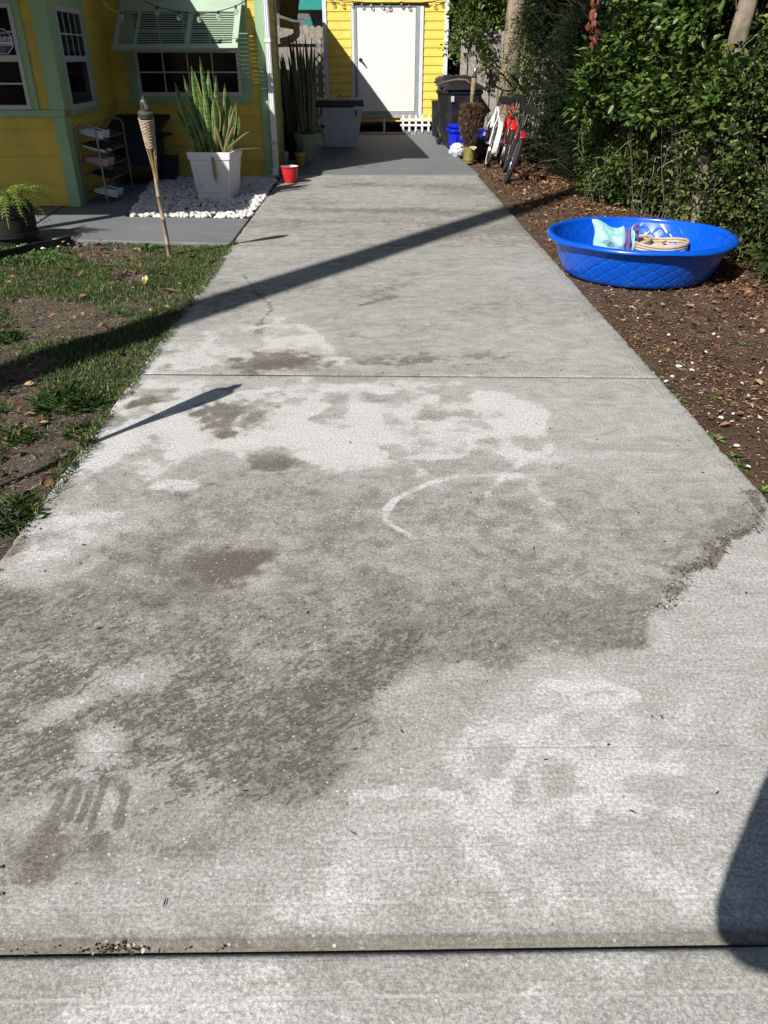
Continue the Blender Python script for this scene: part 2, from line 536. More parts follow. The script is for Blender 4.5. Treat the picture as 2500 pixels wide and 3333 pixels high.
def stains(x, y):
    D = np.zeros_like(x); W = np.zeros_like(x); B = np.zeros_like(x); P = np.zeros_like(x)
    big = fbm(x, y, 0.8, 4, 11)
    strk = fbm(x * 0.5, y * 2.6, 1.3, 4, 91)
    s1 = sstep(3.8, 4.0, y); s2 = sstep(7.05, 7.2, y)
    D += 0.10 + 0.22 * s1 + 0.16 * s2 + (0.30 + 0.35 * s1) * (big - 0.5) + 0.45 * s1 * (strk - 0.5)
    # worn grey zone of the nearest slab
    grey = [(-0.750, 2.907), (-0.404, 2.819), (0.107, 2.924), (0.615, 2.832), (0.968, 2.719), (1.216, 2.716), (1.423, 2.611), (1.475, 2.514), (1.422, 2.374), (1.369, 2.328), (1.265, 2.282), (1.198, 2.237), (1.129, 2.126), (1.054, 2.084), (0.982, 2.033), (0.919, 1.934), (0.921, 1.875), (0.867, 1.865), (0.797, 1.755), (0.772, 1.674), (0.694, 1.705), (0.605, 1.667), (0.525, 1.728), (0.425, 1.698), (0.373, 1.621), (0.286, 1.661), (0.151, 1.612), (0.022, 1.541), (0.009, 1.406), (-0.015, 1.338), (-0.096, 1.220), (-0.171, 1.145), (-0.286, 1.074), (-0.334, 1.030), (-0.531, 0.997), (-0.961, 0.969), (-1.500, 2.016), (-1.009, 2.014), (-0.867, 2.288)]
    g = area(x, y, grey, 0.018, 0.03, 1.0, 7.0)
    up = sstep(2.35, 2.62, y); g = g * (1 - up) + area(x, y, grey, 0.40, 0.15, 1.5, 3.0) * up
    gs = area(x, y, grey, 0.20, 0.10, 2.0, 3.0)
    D += 0.27 * g + 0.14 * g * gs
    dr_ = polysd(x, y, grey) + 0.06 * (fbm(x, y, 7.0, 4, 1.0) - 0.5)
    D += (0.34 * np.exp(-((dr_ + 0.022) / 0.026) ** 2) + 0.16 * np.exp(-((dr_ + 0.07) / 0.07) ** 2)) * sstep(0.05, 0.5, x) * (1 - up) * (0.4 + 1.0 * fbm(x, y, 9, 3, 77))
    darkc = [(-1.500, 2.016), (-1.058, 2.014), (-0.927, 2.067), (-0.726, 2.064), (-0.426, 2.077), (-0.220, 2.023), (0.029, 2.088), (0.277, 2.016), (0.539, 2.081), (0.774, 2.009), (0.924, 2.006), (0.921, 1.909), (0.798, 1.762), (0.765, 1.680), (0.694, 1.705), (0.605, 1.667), (0.525, 1.728), (0.425, 1.698), (0.368, 1.628), (0.240, 1.649), (0.108, 1.613), (0.013, 1.530), (0.009, 1.406), (-0.015, 1.338), (-0.096, 1.220), (-0.173, 1.168), (-0.299, 1.170), (-0.454, 1.241), (-0.648, 1.289), (-1.115, 1.268)]
    d1 = area(x, y, darkc, 0.14, 0.10, 3.0, 5.0) * area(x, y, darkc, 0.04, 0.05, 3.0, 7.0)
    D += 0.15 * d1
    D += 0.20 * area(x, y, [(-0.021, 2.054), (0.269, 1.934), (0.604, 1.913), (0.902, 1.941), (0.821, 1.776), (0.765, 1.680), (0.605, 1.667), (0.517, 1.724), (0.367, 1.622), (0.195, 1.624), (0.030, 1.553), (-0.079, 1.591), (-0.068, 1.861)], 0.06, 0.06, 4.0, 6.0)
    D += 0.22 * area(x, y, [(-1.500, 2.016), (-0.932, 2.019), (-0.618, 2.028), (-0.578, 1.930), (-0.871, 1.888), (-1.400, 1.821)], 0.03, 0.05, 6.0, 6.0)
    D += 0.16 * area(x, y, [(-0.150, 1.654), (0.030, 1.565), (0.012, 1.367), (-0.091, 1.218), (-0.185, 1.151), (-0.240, 1.274), (-0.181, 1.476)], 0.08, 0.08, 6.5, 5.0)
    P += area(x, y, [(-1.487, 1.991), (-0.916, 2.032), (-0.608, 1.978), (-0.320, 2.024), (0.028, 1.969), (0.095, 1.717), (0.013, 1.530), (0.009, 1.406), (-0.015, 1.338), (-0.096, 1.220), (-0.172, 1.151), (-0.281, 1.136), (-0.509, 1.173), (-1.062, 1.164)], 0.10, 0.10, 5.0, 4.0) + 0.24 * area(x, y, [(-1.125, 1.287), (-0.450, 1.223), (-0.174, 1.185), (-0.220, 1.088), (-0.338, 0.994), (-0.512, 0.930), (-0.918, 0.885)], 0.10, 0.12, 5.5, 4.0)
    P += 0.55 * area(x, y, [(0.019, 2.019), (0.269, 1.934), (0.604, 1.913), (0.902, 1.941), (0.765, 1.680), (0.605, 1.667), (0.517, 1.724), (0.367, 1.622), (0.195, 1.624), (0.030, 1.553)], 0.06, 0.08, 8.0, 6.0)
    P *= 0.72 + 0.5 * sstep(0.3, 0.65, fbm(x, y, 2.3, 3, 21))
    # paler scrubbed islands within it
    for c, rx, ry, a in (((-0.676, 1.581), .13, .09, .5), ((-0.684, 1.357), .07, .07, 0.3), ((-0.823, 1.474), .10, .05, .6), ((-0.399, 2.025), .10, .05, .2)):
        k = blob(x, y, c, rx, ry, a, 0.7, 0.3, 31); D -= 0.4 * k; P *= 1 - 0.85 * k; W += 0.25 * k
    # light clean zone at the lower right and sidewalk side
    lr = area(x, y, [(1.422, 2.338), (1.349, 2.297), (1.172, 2.182), (0.962, 1.973), (0.919, 1.847), (0.774, 1.654), (0.585, 1.631), (0.352, 1.525), (0.169, 1.316), (-0.019, 1.141), (-0.149, 1.027), (-0.234, 0.926), (-0.226, 0.857), (0.760, 0.855)], 0.06, 0.05, 9.0, 5.0)
    D -= 0.16 * lr
    W += 0.30 * lr * (0.4 + 0.9 * sstep(0.4, 0.65, fbm(x, y, 2.6, 4, 41)))
    D += 0.15 * blob(x, y, (0.507, 1.158), .22, .16, 0, .7, .3, 12) + 0.12 * blob(x, y, (0.376, 1.212), .25, .16, 0, .7, .3, 13)
    # white film near the middle joint
    w1 = [(-1.219, 3.893), (-0.838, 3.857), (-0.352, 3.863), (0.163, 3.807), (0.451, 3.768), (0.567, 3.639), (0.831, 3.428), (0.816, 3.242), (0.704, 3.193), (0.762, 2.974), (0.722, 2.858), (0.655, 2.826), (0.546, 2.889), (0.469, 2.957), (0.377, 3.028), (0.326, 2.892), (0.280, 2.831), (0.211, 2.791), (0.141, 2.962), (0.041, 2.876), (-0.133, 2.856), (-0.215, 2.967), (-0.285, 2.930), (-0.427, 3.036), (-0.585, 3.017), (-0.743, 3.010), (-0.854, 2.909), (-1.030, 2.800), (-1.180, 2.648), (-1.220, 2.461), (-1.249, 2.418), (-1.260, 3.094), (-1.260, 3.628)]
    w = area(x, y, w1, 0.15, 0.13, 14.0, 3.2)
    hf = fbm(x + 0.25 * fbm(x, y, 4, 3, 1), y + 0.25 * fbm(x, y, 4, 3, 2), 3.6, 5, 55)
    holes = sstep(0.40, 0.62, hf)
    W += w * (1.05 - 0.95 * holes); D -= 0.20 * w * (1 - holes); D += 0.16 * w * holes
    W += 0.60 * area(x, y, [(-0.055, 3.455), (0.282, 3.607), (0.575, 3.484), (0.801, 3.406), (0.720, 3.130), (0.728, 2.886), (0.555, 2.861), (0.453, 2.978), (0.283, 2.836), (0.217, 2.810), (0.109, 3.013), (-0.092, 3.078), (-0.139, 3.276)], 0.10, 0.14, 15.0, 4.0)
    W += 0.55 * area(x, y, [(-1.218, 3.588), (-0.898, 3.748), (-0.565, 3.743), (-0.323, 3.459), (-0.459, 3.083), (-0.698, 3.055), (-1.051, 2.970), (-1.164, 2.749)], 0.05, 0.10, 16.0, 4.0)
    W += 0.42 * area(x, y, [(-1.229, 2.071), (-1.256, 2.294), (-1.228, 2.648), (-1.169, 2.971), (-0.802, 2.908), (-0.842, 2.643), (-0.900, 2.413), (-0.972, 2.212), (-1.092, 2.052)], 0.06, 0.09, 17.0, 4.0)
    W += 0.45 * area(x, y, [(-1.235, 4.024), (-1.233, 4.615), (-0.953, 4.734), (-0.635, 4.993), (-0.258, 4.662), (-0.148, 4.107), (-0.533, 4.038)], 0.06, 0.12, 18.0, 4.0)
    D += 0.22 * area(x, y, [(-0.341, 3.941), (0.221, 3.933), (0.174, 3.608), (-0.102, 3.533), (-0.306, 3.656)], 0.05, 0.09, 19.0, 4.0)
    D += 0.20 * blob(x, y, (-0.294, 3.049), .10, .09, 0, .4, .3, 5) + 0.22 * blob(x, y, (-0.024, 2.985), .10, .05, 0, .4, .3, 6) + 0.16 * blob(x, y, (0.430, 3.009), .08, .05, 0, .5, .3, 7)
    # pale tyre arc
    arc = [(0.591, 2.764), (0.493, 2.765), (0.350, 2.759), (0.224, 2.701), (0.146, 2.641), (0.084, 2.569), (0.045, 2.500), (0.039, 2.426), (0.062, 2.382), (0.099, 2.340), (0.141, 2.290)]
    a = stroke(x, y, arc, 0.019, 0.5, 3) * (0.55 + 0.7 * fbm(x, y, 6, 3, 66))
    W += 0.62 * a; D -= 0.45 * a
    a = stroke(x, y, [(0.509, 2.747), (0.621, 2.745), (0.648, 2.593), (0.657, 2.450), (0.655, 2.349)], 0.035, 0.8, 4); W += 0.35 * a; D -= .1 * a
    a = stroke(x, y, [(0.609, 2.874), (0.528, 2.765), (0.447, 2.625), (0.419, 2.506)], 0.02, 0.8, 4.5); W += 0.35 * a
    rg = 1 - np.abs(2 * fbm(x + 0.2 * fbm(x, y, 3, 3, 2), y, 5.0, 4, 44) - 1); W = W * (0.25 + 1.35 * rg ** 2.0)
    for pts in ([(0.684, 1.497), (0.586, 1.485), (0.496, 1.452), (0.425, 1.410), (0.378, 1.354), (0.327, 1.264), (0.270, 1.182), (0.232, 1.146)], [(0.726, 1.259), (0.561, 1.269), (0.497, 1.248), (0.492, 1.227), (0.542, 1.199), (0.476, 1.160), (0.463, 1.128)],
                [(0.458, 1.559), (0.520, 1.534), (0.633, 1.551), (0.679, 1.509)], [(-0.054, 1.192), (0.053, 1.199), (0.180, 1.188), (0.188, 1.130)]):
        a = stroke(x, y, pts, 0.024, 0.7, 5); W += 0.52 * a; D -= 0.20 * a
    # brown and dark spots
    for c, rx, ry, an, s, sb, sdk in (
            ((-0.545, 4.152), .30, .16, .1, 1, .75, .2), ((-0.486, 4.072), .16, .08, 0, 2, .35, .6),
            ((-0.714, 3.409), .11, .14, .2, 3, .95, .1), ((-0.649, 3.354), .18, .2, .2, 4, .4, .1), ((-0.660, 3.172), .055, .05, 0, 5, .8, .5),
            ((-0.437, 2.912), .13, .135, 0, 6, .15, .5), ((-0.403, 2.866), .10, .035, .1, 7, .6, .6),
            ((-0.784, 2.667), .18, .12, .2, 8, .42, .15), ((-1.139, 3.559), .10, .05, .7, 9, .75, .55), ((-1.100, 3.606), .2, .1, .5, 9.5, .1, .35),
            ((-0.547, 2.132), .15, .09, .2, 10, .38, .25), ((-0.500, 2.158), .09, .05, .2, 10.5, .55, .4), ((-0.578, 2.028), .16, .09, .4, 10.7, .4, .1), ((-0.843, 2.208), .14, .09, .4, 11, .45, .1), ((-0.320, 2.216), .12, .05, .1, 12, .3, 0),
            ((-0.701, 1.026), .055, .075, -.5, 13, 1.0, .3), ((-0.687, 1.072), .07, .045, 0, 14, .30, .22), ((-0.738, 1.058), .04, .07, 0, 14.5, .25, .22), ((-0.607, 1.082), .04, .03, .3, 15, .1, .3),
            ((-0.727, 1.119), .02, .06, -.2, 15.5, .3, .6),
            ((-1.276, 3.327), .12, .06, .5, 16, .1, .3), ((-1.169, 4.329), .10, .06, 0, 17, .25, .3), ((0.384, 3.375), .16, .05, .1, 18, .3, .1), ((0.573, 3.068), .12, .07, 0, 19, .32, .05),
            ((-1.164, 2.672), .2, .15, 0, 20, .25, .1), ((-1.216, 2.273), .14, .06, .6, 21, .25, .45), ((0.713, 1.749), .12, .05, 0, 22, .15, .4), ((0.385, 1.686), .12, .06, 0, 23, .2, .35)):
        k = blob(x, y, c, rx * 1.15, ry * 1.15, an, 0.70, 0.95, s * 3.1) * (0.25 + 1.5 * fbm(x, y, 15.0, 4, s))
        B += 1.0 * sb * k; D += 1.25 * sdk * k; W *= 1 - 0.7 * k
    k = blob(x, y, (-0.788, 2.697), .10, .06, .1, .5, .5, 77); W += 0.8 * k; D -= .4 * k; B -= .3 * k
    kf = blob(x, y, (-0.659, 1.171), .17, .12, 0, .6, .2, 88); P *= 1 - 0.85 * kf; D = D * (1 - 0.45 * kf)
    # raked finger marks
    for pts, w_ in (([(-0.753, 1.226), (-0.736, 1.234)], .011), ([(-0.721, 1.243), (-0.708, 1.237)], .010), ([(-0.725, 1.222), (-0.726, 1.194), (-0.727, 1.166)], .0075), ([(-0.694, 1.230), (-0.692, 1.182), (-0.691, 1.136)], .0085), ([(-0.667, 1.235), (-0.665, 1.183), (-0.663, 1.135)], .0075),
                    ([(-0.646, 1.244), (-0.635, 1.238)], .010), ([(-0.638, 1.226), (-0.636, 1.166), (-0.634, 1.111)], .0065), ([(-0.619, 1.245), (-0.600, 1.239), (-0.587, 1.220)], .012), ([(-0.587, 1.216), (-0.580, 1.165), (-0.576, 1.118)], .009), ([(-0.724, 1.111), (-0.726, 1.088)], .016), ([(-0.603, 1.090), (-0.610, 1.075)], .016)):
        k = stroke(x, y, pts, w_ * 1.35, 0.25, w_ * 900); D += 1.4 * k; B += 0.30 * k; W *= 1 - k
    # debris line along the clean edge
    k = 1.3 * stroke(x, y, [(1.471, 2.610), (1.455, 2.491), (1.416, 2.380), (1.353, 2.335), (1.265, 2.282), (1.208, 2.235), (1.164, 2.163), (1.102, 2.109)], 0.020, 2.4, 61); B += 0.85 * k; D += .2 * k
    k = stroke(x, y, [(1.115, 2.117), (1.054, 2.091), (1.000, 2.039), (0.952, 1.973), (0.921, 1.925)], 0.022, 2.4, 62); B += 0.55 * k; D += .4 * k
    # smears on the middle and far slabs
    for pts, w_, s in (([(-0.269, 4.148), (0.146, 4.178), (0.671, 4.197)], .10, .38), ([(-0.062, 4.095), (0.196, 4.122), (0.317, 4.140)], .05, .4), ([(-0.073, 5.259), (0.033, 5.350), (0.165, 5.475)], .035, .55), ([(-0.032, 5.511), (0.268, 5.852), (0.304, 6.136)], .12, .22), ([(0.221, 4.730), (0.453, 4.739)], .10, .25), ([(0.547, 5.118), (0.899, 5.261)], .16, .2),
                       ([(-0.900, 9.105), (-0.043, 8.994), (0.965, 8.883), (1.276, 8.690)], .22, .28), ([(-1.216, 10.472), (-0.049, 10.996), (1.147, 10.702)], .2, .2), ([(-1.144, 9.791), (0.327, 9.956)], .12, .2), ([(-0.834, 8.365), (0.588, 8.260)], .2, .16), ([(-1.129, 5.526), (-0.708, 5.689), (-0.486, 5.729)], .12, .18),
                       ([(-1.367, 5.218), (-1.222, 5.329), (-0.950, 5.212)], .15, .2), ([(-1.254, 4.097), (-0.976, 4.069), (-0.704, 4.055)], .03, .35), ([(-0.278, 4.316), (-0.178, 4.540), (-0.067, 4.568)], .05, .25)):
        D += s * stroke(x, y, pts, w_, 1.3, s * 100 + w_ * 37)
    for pts, w_ in (([(-1.005, 6.096), (-0.834, 5.563), (-0.720, 5.314), (-0.683, 5.142), (-0.720, 4.919), (-0.717, 4.769), (-0.672, 4.530)], .011), ([(-0.719, 4.859), (-0.714, 4.638)], .03), ([(-0.470, 4.081), (-0.404, 4.110), (-0.356, 4.150)], .016), ([(-0.073, 5.259), (-0.021, 5.320)], .02)):
        D += 0.75 * stroke(x, y, pts, w_, 1.0, w_ * 555)
    rt = sstep(1.36, 1.48, x); D += 0.16 * rt
    for q, fq in ((0.13, 6.0), (0.20, 24.0)):
        m = (fbm(x + 0.1 * fbm(x, y, 9, 3, 4), y, fq, 4, fq) - 0.5) * 2
        D = D * (1 + 1.1 * q * m * 2); W = W * (1 - 1.2 * q * m * 2.2)
    return np.stack([np.clip(D, 0, 1.4), np.clip(W, 0, 1.3), np.clip(B, 0, 1.2), np.clip(P, 0, 1.2)], -1)


CONC = concrete_mat()
drive = thing('driveway', 'grey concrete driveway of long slabs with dirt stains', 'driveway', (0, 0, 0))
tag(drive, kind='structure')


def slab(name, x0, x1, near, far, nx, ny, mat, parent, zoff=0.0, stain=True, thick=0.11, nearedge=False, rightband=True, nb=False, fb=False, vpow=1.0):
    u = np.linspace(0, 1, nx); v = np.linspace(0, 1, ny) ** vpow
    U, V = np.meshgrid(u, v)
    X = x0 + (x1 - x0) * U
    yn = near[0] + (near[1] - near[0]) * U; yf = far[0] + (far[1] - far[0]) * U
    Y = yn + (yf - yn) * V
    dl, dr, dn, df = X - x0, x1 - X, Y - yn, yf - Y
    chip = (fbm(Y * 0 + 3.3, Y, 6.0, 4, 5) - 0.5) * 0.020 + np.minimum(0, fbm(Y * 0 + 1.1, Y, 22.0, 2, 9) - 0.42) * 0.05
    X = X + np.exp(-dr / 0.02) * chip - np.exp(-dl / 0.02) * chip[::-1]
    d = np.minimum(np.minimum(dl, dr), np.minimum(dn, df))
    Z = zoff - 0.006 * (1 - sstep(0, 0.013, d)) + 0.004 * (fbm(X, Y, 1.2, 2, 3) - 0.5)
    A = stains(X, Y) if stain else np.zeros(X.shape + (4,))
    if nearedge:
        A[..., 0] += 0.9 * np.exp(-(dn / 0.020) ** 2) * (0.6 + 0.8 * fbm(X, Y, 9, 3, 8)); A[..., 1] *= sstep(0.0, 0.05, dn)
        A[..., 2] += 0.6 * np.exp(-(dn / 0.03) ** 2) * (X < -0.15)
    A[..., 0] += 0.35 * np.exp(-(np.minimum(dn, df) / 0.018) ** 2)
    n = nx * ny
    idx = np.arange(n).reshape(ny, nx)
    F = np.stack([idx[:-1, :-1], idx[:-1, 1:], idx[1:, 1:], idx[1:, :-1]], -1).reshape(-1, 4)
    Vt = np.stack([X, Y, Z], -1).reshape(-1, 3)
    ring = np.concatenate([idx[0, :], idx[1:, -1], idx[-1, -2::-1], idx[-2:0:-1, 0]])
    low = Vt[ring].copy(); low[:, 2] = zoff - thick
    k = len(ring); a = np.arange(k); b = (a + 1) % k
    SF = np.stack([ring[a], n + a, n + b, ring[b]], -1)
    Vt = np.concatenate([Vt, low]); F = np.concatenate([F, SF])
    Af = A.reshape(-1, 4); Af = np.concatenate([Af, np.tile([[1.4, 0, 1.0, 0]], (k, 1))])
    o = np_mesh(name, Vt, F, mat, parent, smooth=True, org=(x0 + (x1 - x0) / 2, near[0], zoff), attr=Af)
    e = np.minimum(np.minimum(dr if rightband else 9.0 + 0 * dr, 9.0 + 0 * dl), np.minimum(dn if nb else 9.0 + 0 * dn, df if fb else 9.0 + 0 * df)).reshape(-1)
    e = np.concatenate([e, np.zeros(k)])
    at = o.data.attributes.new('edge', 'FLOAT', 'POINT'); at.data.foreach_set('value', e.astype(np.float32))
    return o


slab('slab', -1.278, 1.518, (0.846, 0.846), (3.945, 3.846), 340, 420, CONC, drive, nearedge=True, nb=True, vpow=1.45)
slab('slab', -1.278, 1.518, (3.957, 3.858), (7.236, 7.096), 180, 210, CONC, drive)
slab('slab', -1.278, 1.518, (7.244, 7.104), (11.93, 11.888), 130, 190, CONC, drive)

JF = M('joint_grime', (0.030, 0.028, 0.022), 0.95, 0.3, 30)
for (ya, yb, zt_, w_) in ((3.945, 3.846, -0.006, 0.012), (7.236, 7.096, -0.004, 0.008), (0.834, 0.834, -0.022, 0.012)):
    MB().prism([(-1.27, ya - 0.004), (1.51, yb - 0.004), (1.51, yb + w_ + 0.004), (-1.27, ya + w_ + 0.004)], -0.10, zt_).build('joint_filler', JF, drive)
sidewalk = slab('sidewalk', -2.6, 2.6, (-0.9, -0.9), (0.834, 0.834), 330, 130, CONC, None, stain=False, rightband=False, fb=True)
sidewalk['kind'] = 'structure'
sidewalk['label'] = 'pale speckled concrete sidewalk slab in front of the driveway'
_p = np.zeros((len(sidewalk.data.vertices), 3), np.float32); sidewalk.data.vertices.foreach_get('co', _p.ravel())
_x, _y = _p[:, 0] + sidewalk.location.x, _p[:, 1] + sidewalk.location.y
_a = np.zeros((len(_p), 4)); _a[:, 0] = 0.10 + 0.15 * fbm(_x, _y, 2.0, 3, 4) + 0.15 * sstep(0.74, 0.80, _y); _a[:, 1] = 0.62 * sstep(0.3, 0.7, fbm(_x, _y, 3.0, 3, 14))
sidewalk.data.attributes['stain'].data.foreach_set('color', _a.astype(np.float32).ravel())

# painted grey slabs -----------------------------------------------------------
def paint_mat(name, a, b):
    t = NT(name); p = t.pos()
    c = t.ramp(t.noise(p, 1.7, 6, 0.6), [(0.3, a), (0.7, b)])
    st = t.noise(t.mapping(p, (1.2, 9, 1)), 1.0, 6, 0.7)
    c = t.mix(t.maprange(st, 0.50, 0.72, 0, 0.5), c, (0.30, 0.295, 0.275))
    c = t.mix(t.maprange(t.noise(p, 9, 6, 0.7), 0.62, 0.75, 0, 0.5), c, (0.10, 0.10, 0.095))
    c = t.mix(t.maprange(t.noise(p, 160, 2), 0.35, 0.7, 0.25, 0), c, (0.07, 0.07, 0.07))
    t.set(Base_Color=c, Roughness=0.72, Specular_IOR_Level=0.3)
    t.bump(t.noise(p, 120, 4), 0.3, 0.004)
    return t.m


PAINT = paint_mat('grey_floor_paint', (0.150, 0.160, 0.165), (0.185, 0.197, 0.203))
patio = MB().prism([(-1.36, 11.945), (1.535, 11.905), (1.30, 18.52), (-1.40, 18.56)], -0.11, 0.004).build('patio', PAINT, None, bevel=0.008)
tag(patio, 'grey painted concrete patio between driveway and shed', 'patio', kind='structure')
path = thing('path', 'grey painted walkway slabs along the yellow house', 'path', (-2.5, 8, 0)); path['kind'] = 'structure'
jA, jB = Vector((*(-3.516, 9.409), 0)), Vector((*(-3.399, 7.976), 0))
jd = (jB - jA).normalized(); j0 = jA - jd * 1.5; j1 = jB + jd * 0.35
jn = Vector((-jd.y, jd.x, 0)) * 0.012
gl = [(-2.663, 8.600), (-2.844, 10.495)]
MB().prism([(-1.292, 7.25), (-1.292, 8.50), (-2.62, 8.62), (gl[1][0], gl[1][1]), (gl[1][0] - 0.12, 11.74), (j0.x + 0.02, 11.74), (jA.x + 0.02, jA.y), (j1.x + 0.02, j1.y), (-2.9, 7.46)], -0.10, 0.006).build('slab', PAINT, path, bevel=0.008)
MB().prism([(jA.x - 0.008, jA.y), (j0.x - 0.008, 11.72), (-8, 11.72), (-8, 7.9), (j1.x - 0.008, j1.y)], -0.10, 0.004).build('slab', PAINT, path, bevel=0.008)

# ================================================================== HOUSE
YEL = M('yellow_house_paint', (0.57, 0.43, 0.070), 0.62, 0.08, 2.5, 0.15, 90, dirt=(0.44, 0.31, 0.06), dscale=4)
GRN = M('green_trim_paint', (0.27, 0.42, 0.245), 0.55, 0.06, 3.0, 0.1, 80)
WHT = M('white_vinyl', (0.46, 0.475, 0.50), 0.45, 0.04, 5.0)
WHT2 = M('weathered_white_metal', (0.70, 0.71, 0.72), 0.5, 0.07, 9.0, dirt=(0.45, 0.43, 0.40), dscale=9)
GLASS = M('dark_window_glass', (0.006, 0.006, 0.007), 0.08, 0.2, 1.0, spec=0.10)
ROOF = M('grey_shingle', (0.16, 0.15, 0.14), 0.9, 0.3, 12, 0.6, 30)
BLACK = M('black_paint', (0.014, 0.014, 0.015), 0.5, 0.2, 8)
house = thing('yellow_house', 'yellow clapboard house with pale green trim left of the driveway', 'house', (-3.4, 9.3, 0))


def wbox(mb, O, u, n, u0, u1, n0, n1, z0, z1):
    c = [O[0] + u[0] * (u0 + u1) / 2 + n[0] * (n0 + n1) / 2, O[1] + u[1] * (u0 + u1) / 2 + n[1] * (n0 + n1) / 2, (z0 + z1) / 2]
    return mb.obox(c, (u[0] * (u1 - u0) / 2, u[1] * (u1 - u0) / 2, 0), (-n[0] * (n1 - n0) / 2, -n[1] * (n1 - n0) / 2, 0), (0, 0, (z1 - z0) / 2))


def lap(O, u, n, u0, u1, z0, z1, proud=0.014, top=0.003, inner=-0.01):
    """one lap board: bottom edge stands proud of the one below"""
    def p(uu, nn, z): return (O[0] + u[0] * uu + n[0] * nn, O[1] + u[1] * uu + n[1] * nn, z)
    prof = [(inner, z0), (proud, z0), (proud, z0 + 0.006), (top, z1), (inner, z1)]
    return MB().loft([[p(uu, a, b) for a, b in prof] for uu in (u0, u1)])


def siding(wall, O, u, n, u0, u1, zs, mat):
    for a, b in zip(zs[:-1], zs[1:]):
        lap(O, u, n, u0, u1, a, b - 0.002).build('siding_board', mat, wall)


def window(parent, O, u, n, u0, u1, z0, z1, mid=None, cols=4, rows_up=2, rows_lo=2, fr=0.045, casing=None, name='window', case_mat=GRN):
    """casing (l, r, bottom, top) widths; white frame, sashes, panes"""
    mb = MB()
    wbox(mb, O, u, n, u0, u1, 0.012, 0.040, z0, z0 + fr); wbox(mb, O, u, n, u0, u1, 0.012, 0.040, z1 - fr, z1)
    wbox(mb, O, u, n, u0, u0 + fr, 0.012, 0.040, z0 + fr, z1 - fr); wbox(mb, O, u, n, u1 - fr, u1, 0.012, 0.040, z0 + fr, z1 - fr)
    w = mb.build(name, WHT, parent)
    if casing:
        l, r, b, tp = casing
        mb = MB()
        if l: wbox(mb, O, u, n, u0 - l, u0 - 0.001, 0.0, 0.030, z0, z1)
        if r: wbox(mb, O, u, n, u1 + 0.001, u1 + r, 0.0, 0.030, z0, z1)
        if b: wbox(mb, O, u, n, u0 - l, u1 + r, 0.0, 0.034, z0 - b, z0 - 0.001)
        if tp: wbox(mb, O, u, n, u0 - l, u1 + r, 0.0, 0.034, z1 + 0.001, z1 + tp)
        mb.build('casing', case_mat, w)
    def lights(za, zb, cols, rows, depth):
        a, b = u0 + fr, u1 - fr
        for i in range(cols):
            for j in range(rows):
                ua, ub = a + (b - a) * i / cols, a + (b - a) * (i + 1) / cols
                p, q = za + (zb - za) * j / rows, za + (zb - za) * (j + 1) / rows
                wbox(MB(), O, u, n, ua + 0.004, ub - 0.004, 0.014, depth, p + 0.004, q - 0.004).build('pane', GLASS, w)
        mb = MB()
        for i in range(1, cols):
            uc = a + (b - a) * i / cols; wbox(mb, O, u, n, uc - 0.008, uc + 0.008, 0.015, depth + 0.006, za, zb)
        for j in range(1, rows):
            zc = za + (zb - za) * j / rows; wbox(mb, O, u, n, a, b, 0.015, depth + 0.0075, zc - 0.008, zc + 0.008)
        if mb.v: mb.build('muntin', WHT, w)
    if mid:
        wbox(MB(), O, u, n, u0 + fr, u1 - fr, 0.013, 0.036, mid - 0.028, mid + 0.028).build('sash_rail', WHT, w)
        lights(mid + 0.028, z1 - fr, cols, rows_up, 0.026); lights(z0 + fr, mid - 0.028, cols if rows_lo > 1 else 1, rows_lo, 0.020)
    else:
        lights(z0 + fr, z1 - fr, cols, rows_up, 0.020)
    return w


# front wing (faces the street, Y = 9.3) ---------------------------------------
O1, u1_, n1_ = (-3.41, 9.3), (1, 0), (0, -1)
wall = MB().box(-7.5, 9.315, 0.0, -3.36, 9.40, 2.58).build('wall', YEL, house)
zl = [0.012, 0.240, 0.522, 0.788, 0.905]
siding(wall, O1, u1_, n1_, -3.6, -0.002, zl, YEL)
zu = [0.975] + [1.217, 1.489, 1.762] + [2.20, 2.56]
siding(wall, O1, u1_, n1_, -3.6, -0.012, zu, YEL)
wbox(MB(), O1, u1_, n1_, -3.6, 0.13, -0.01, 0.036, 0.905, 0.972).build('belt_trim', GRN, house, bevel=0.004)
mb = MB().box(-3.41, 9.262, 0.0, -3.288, 9.335, 0.903); mb.box(-3.335, 9.337, 0.0, -3.286, 9.44, 0.903)
mb.build('corner_board', GRN, house, bevel=0.004)
mb = MB().box(-3.425, 9.252, 0.973, -3.262, 9.335, 2.57); mb.box(-3.335, 9.337, 0.973, -3.264, 9.50, 2.57)
mb.build('corner_board', GRN, house, bevel=0.004)
window(house, O1, u1_, n1_, -1.25, -0.205, 0.955 + 0.022, 1.925, mid=1.445, cols=1, rows_up=2, rows_lo=2, casing=(0.10, 0.075, 0.0, 0.14), fr=0.04)

# side of the wing (faces the drive) -------------------------------------------
O2 = (-3.300, 9.34); e2 = Vector((-3.445 + 3.300, 11.75 - 9.34)); L2 = e2.length; e2.normalize()
u2, n2v = (e2.x, e2.y), (e2.y, -e2.x)
wall2 = wbox(MB(), O2, u2, n2v, 0.02, L2 + 0.02, -0.09, -0.012, 0, 2.58).build('wall', YEL, house)
siding(wall2, O2, u2, n2v, 0.10, L2, [0.012, 0.20, 0.39, 0.58, 0.76, 0.935, 1.12, 1.31, 1.5, 1.69, 1.88, 2.07, 2.26, 2.56], YEL)
window(house, O2, u2, n2v, 0.19, 1.21, 0.955, 1.925, mid=1.44, cols=4, rows_up=2, rows_lo=1, casing=(0.06, 0.16, 0.05, 0.10), fr=0.05)

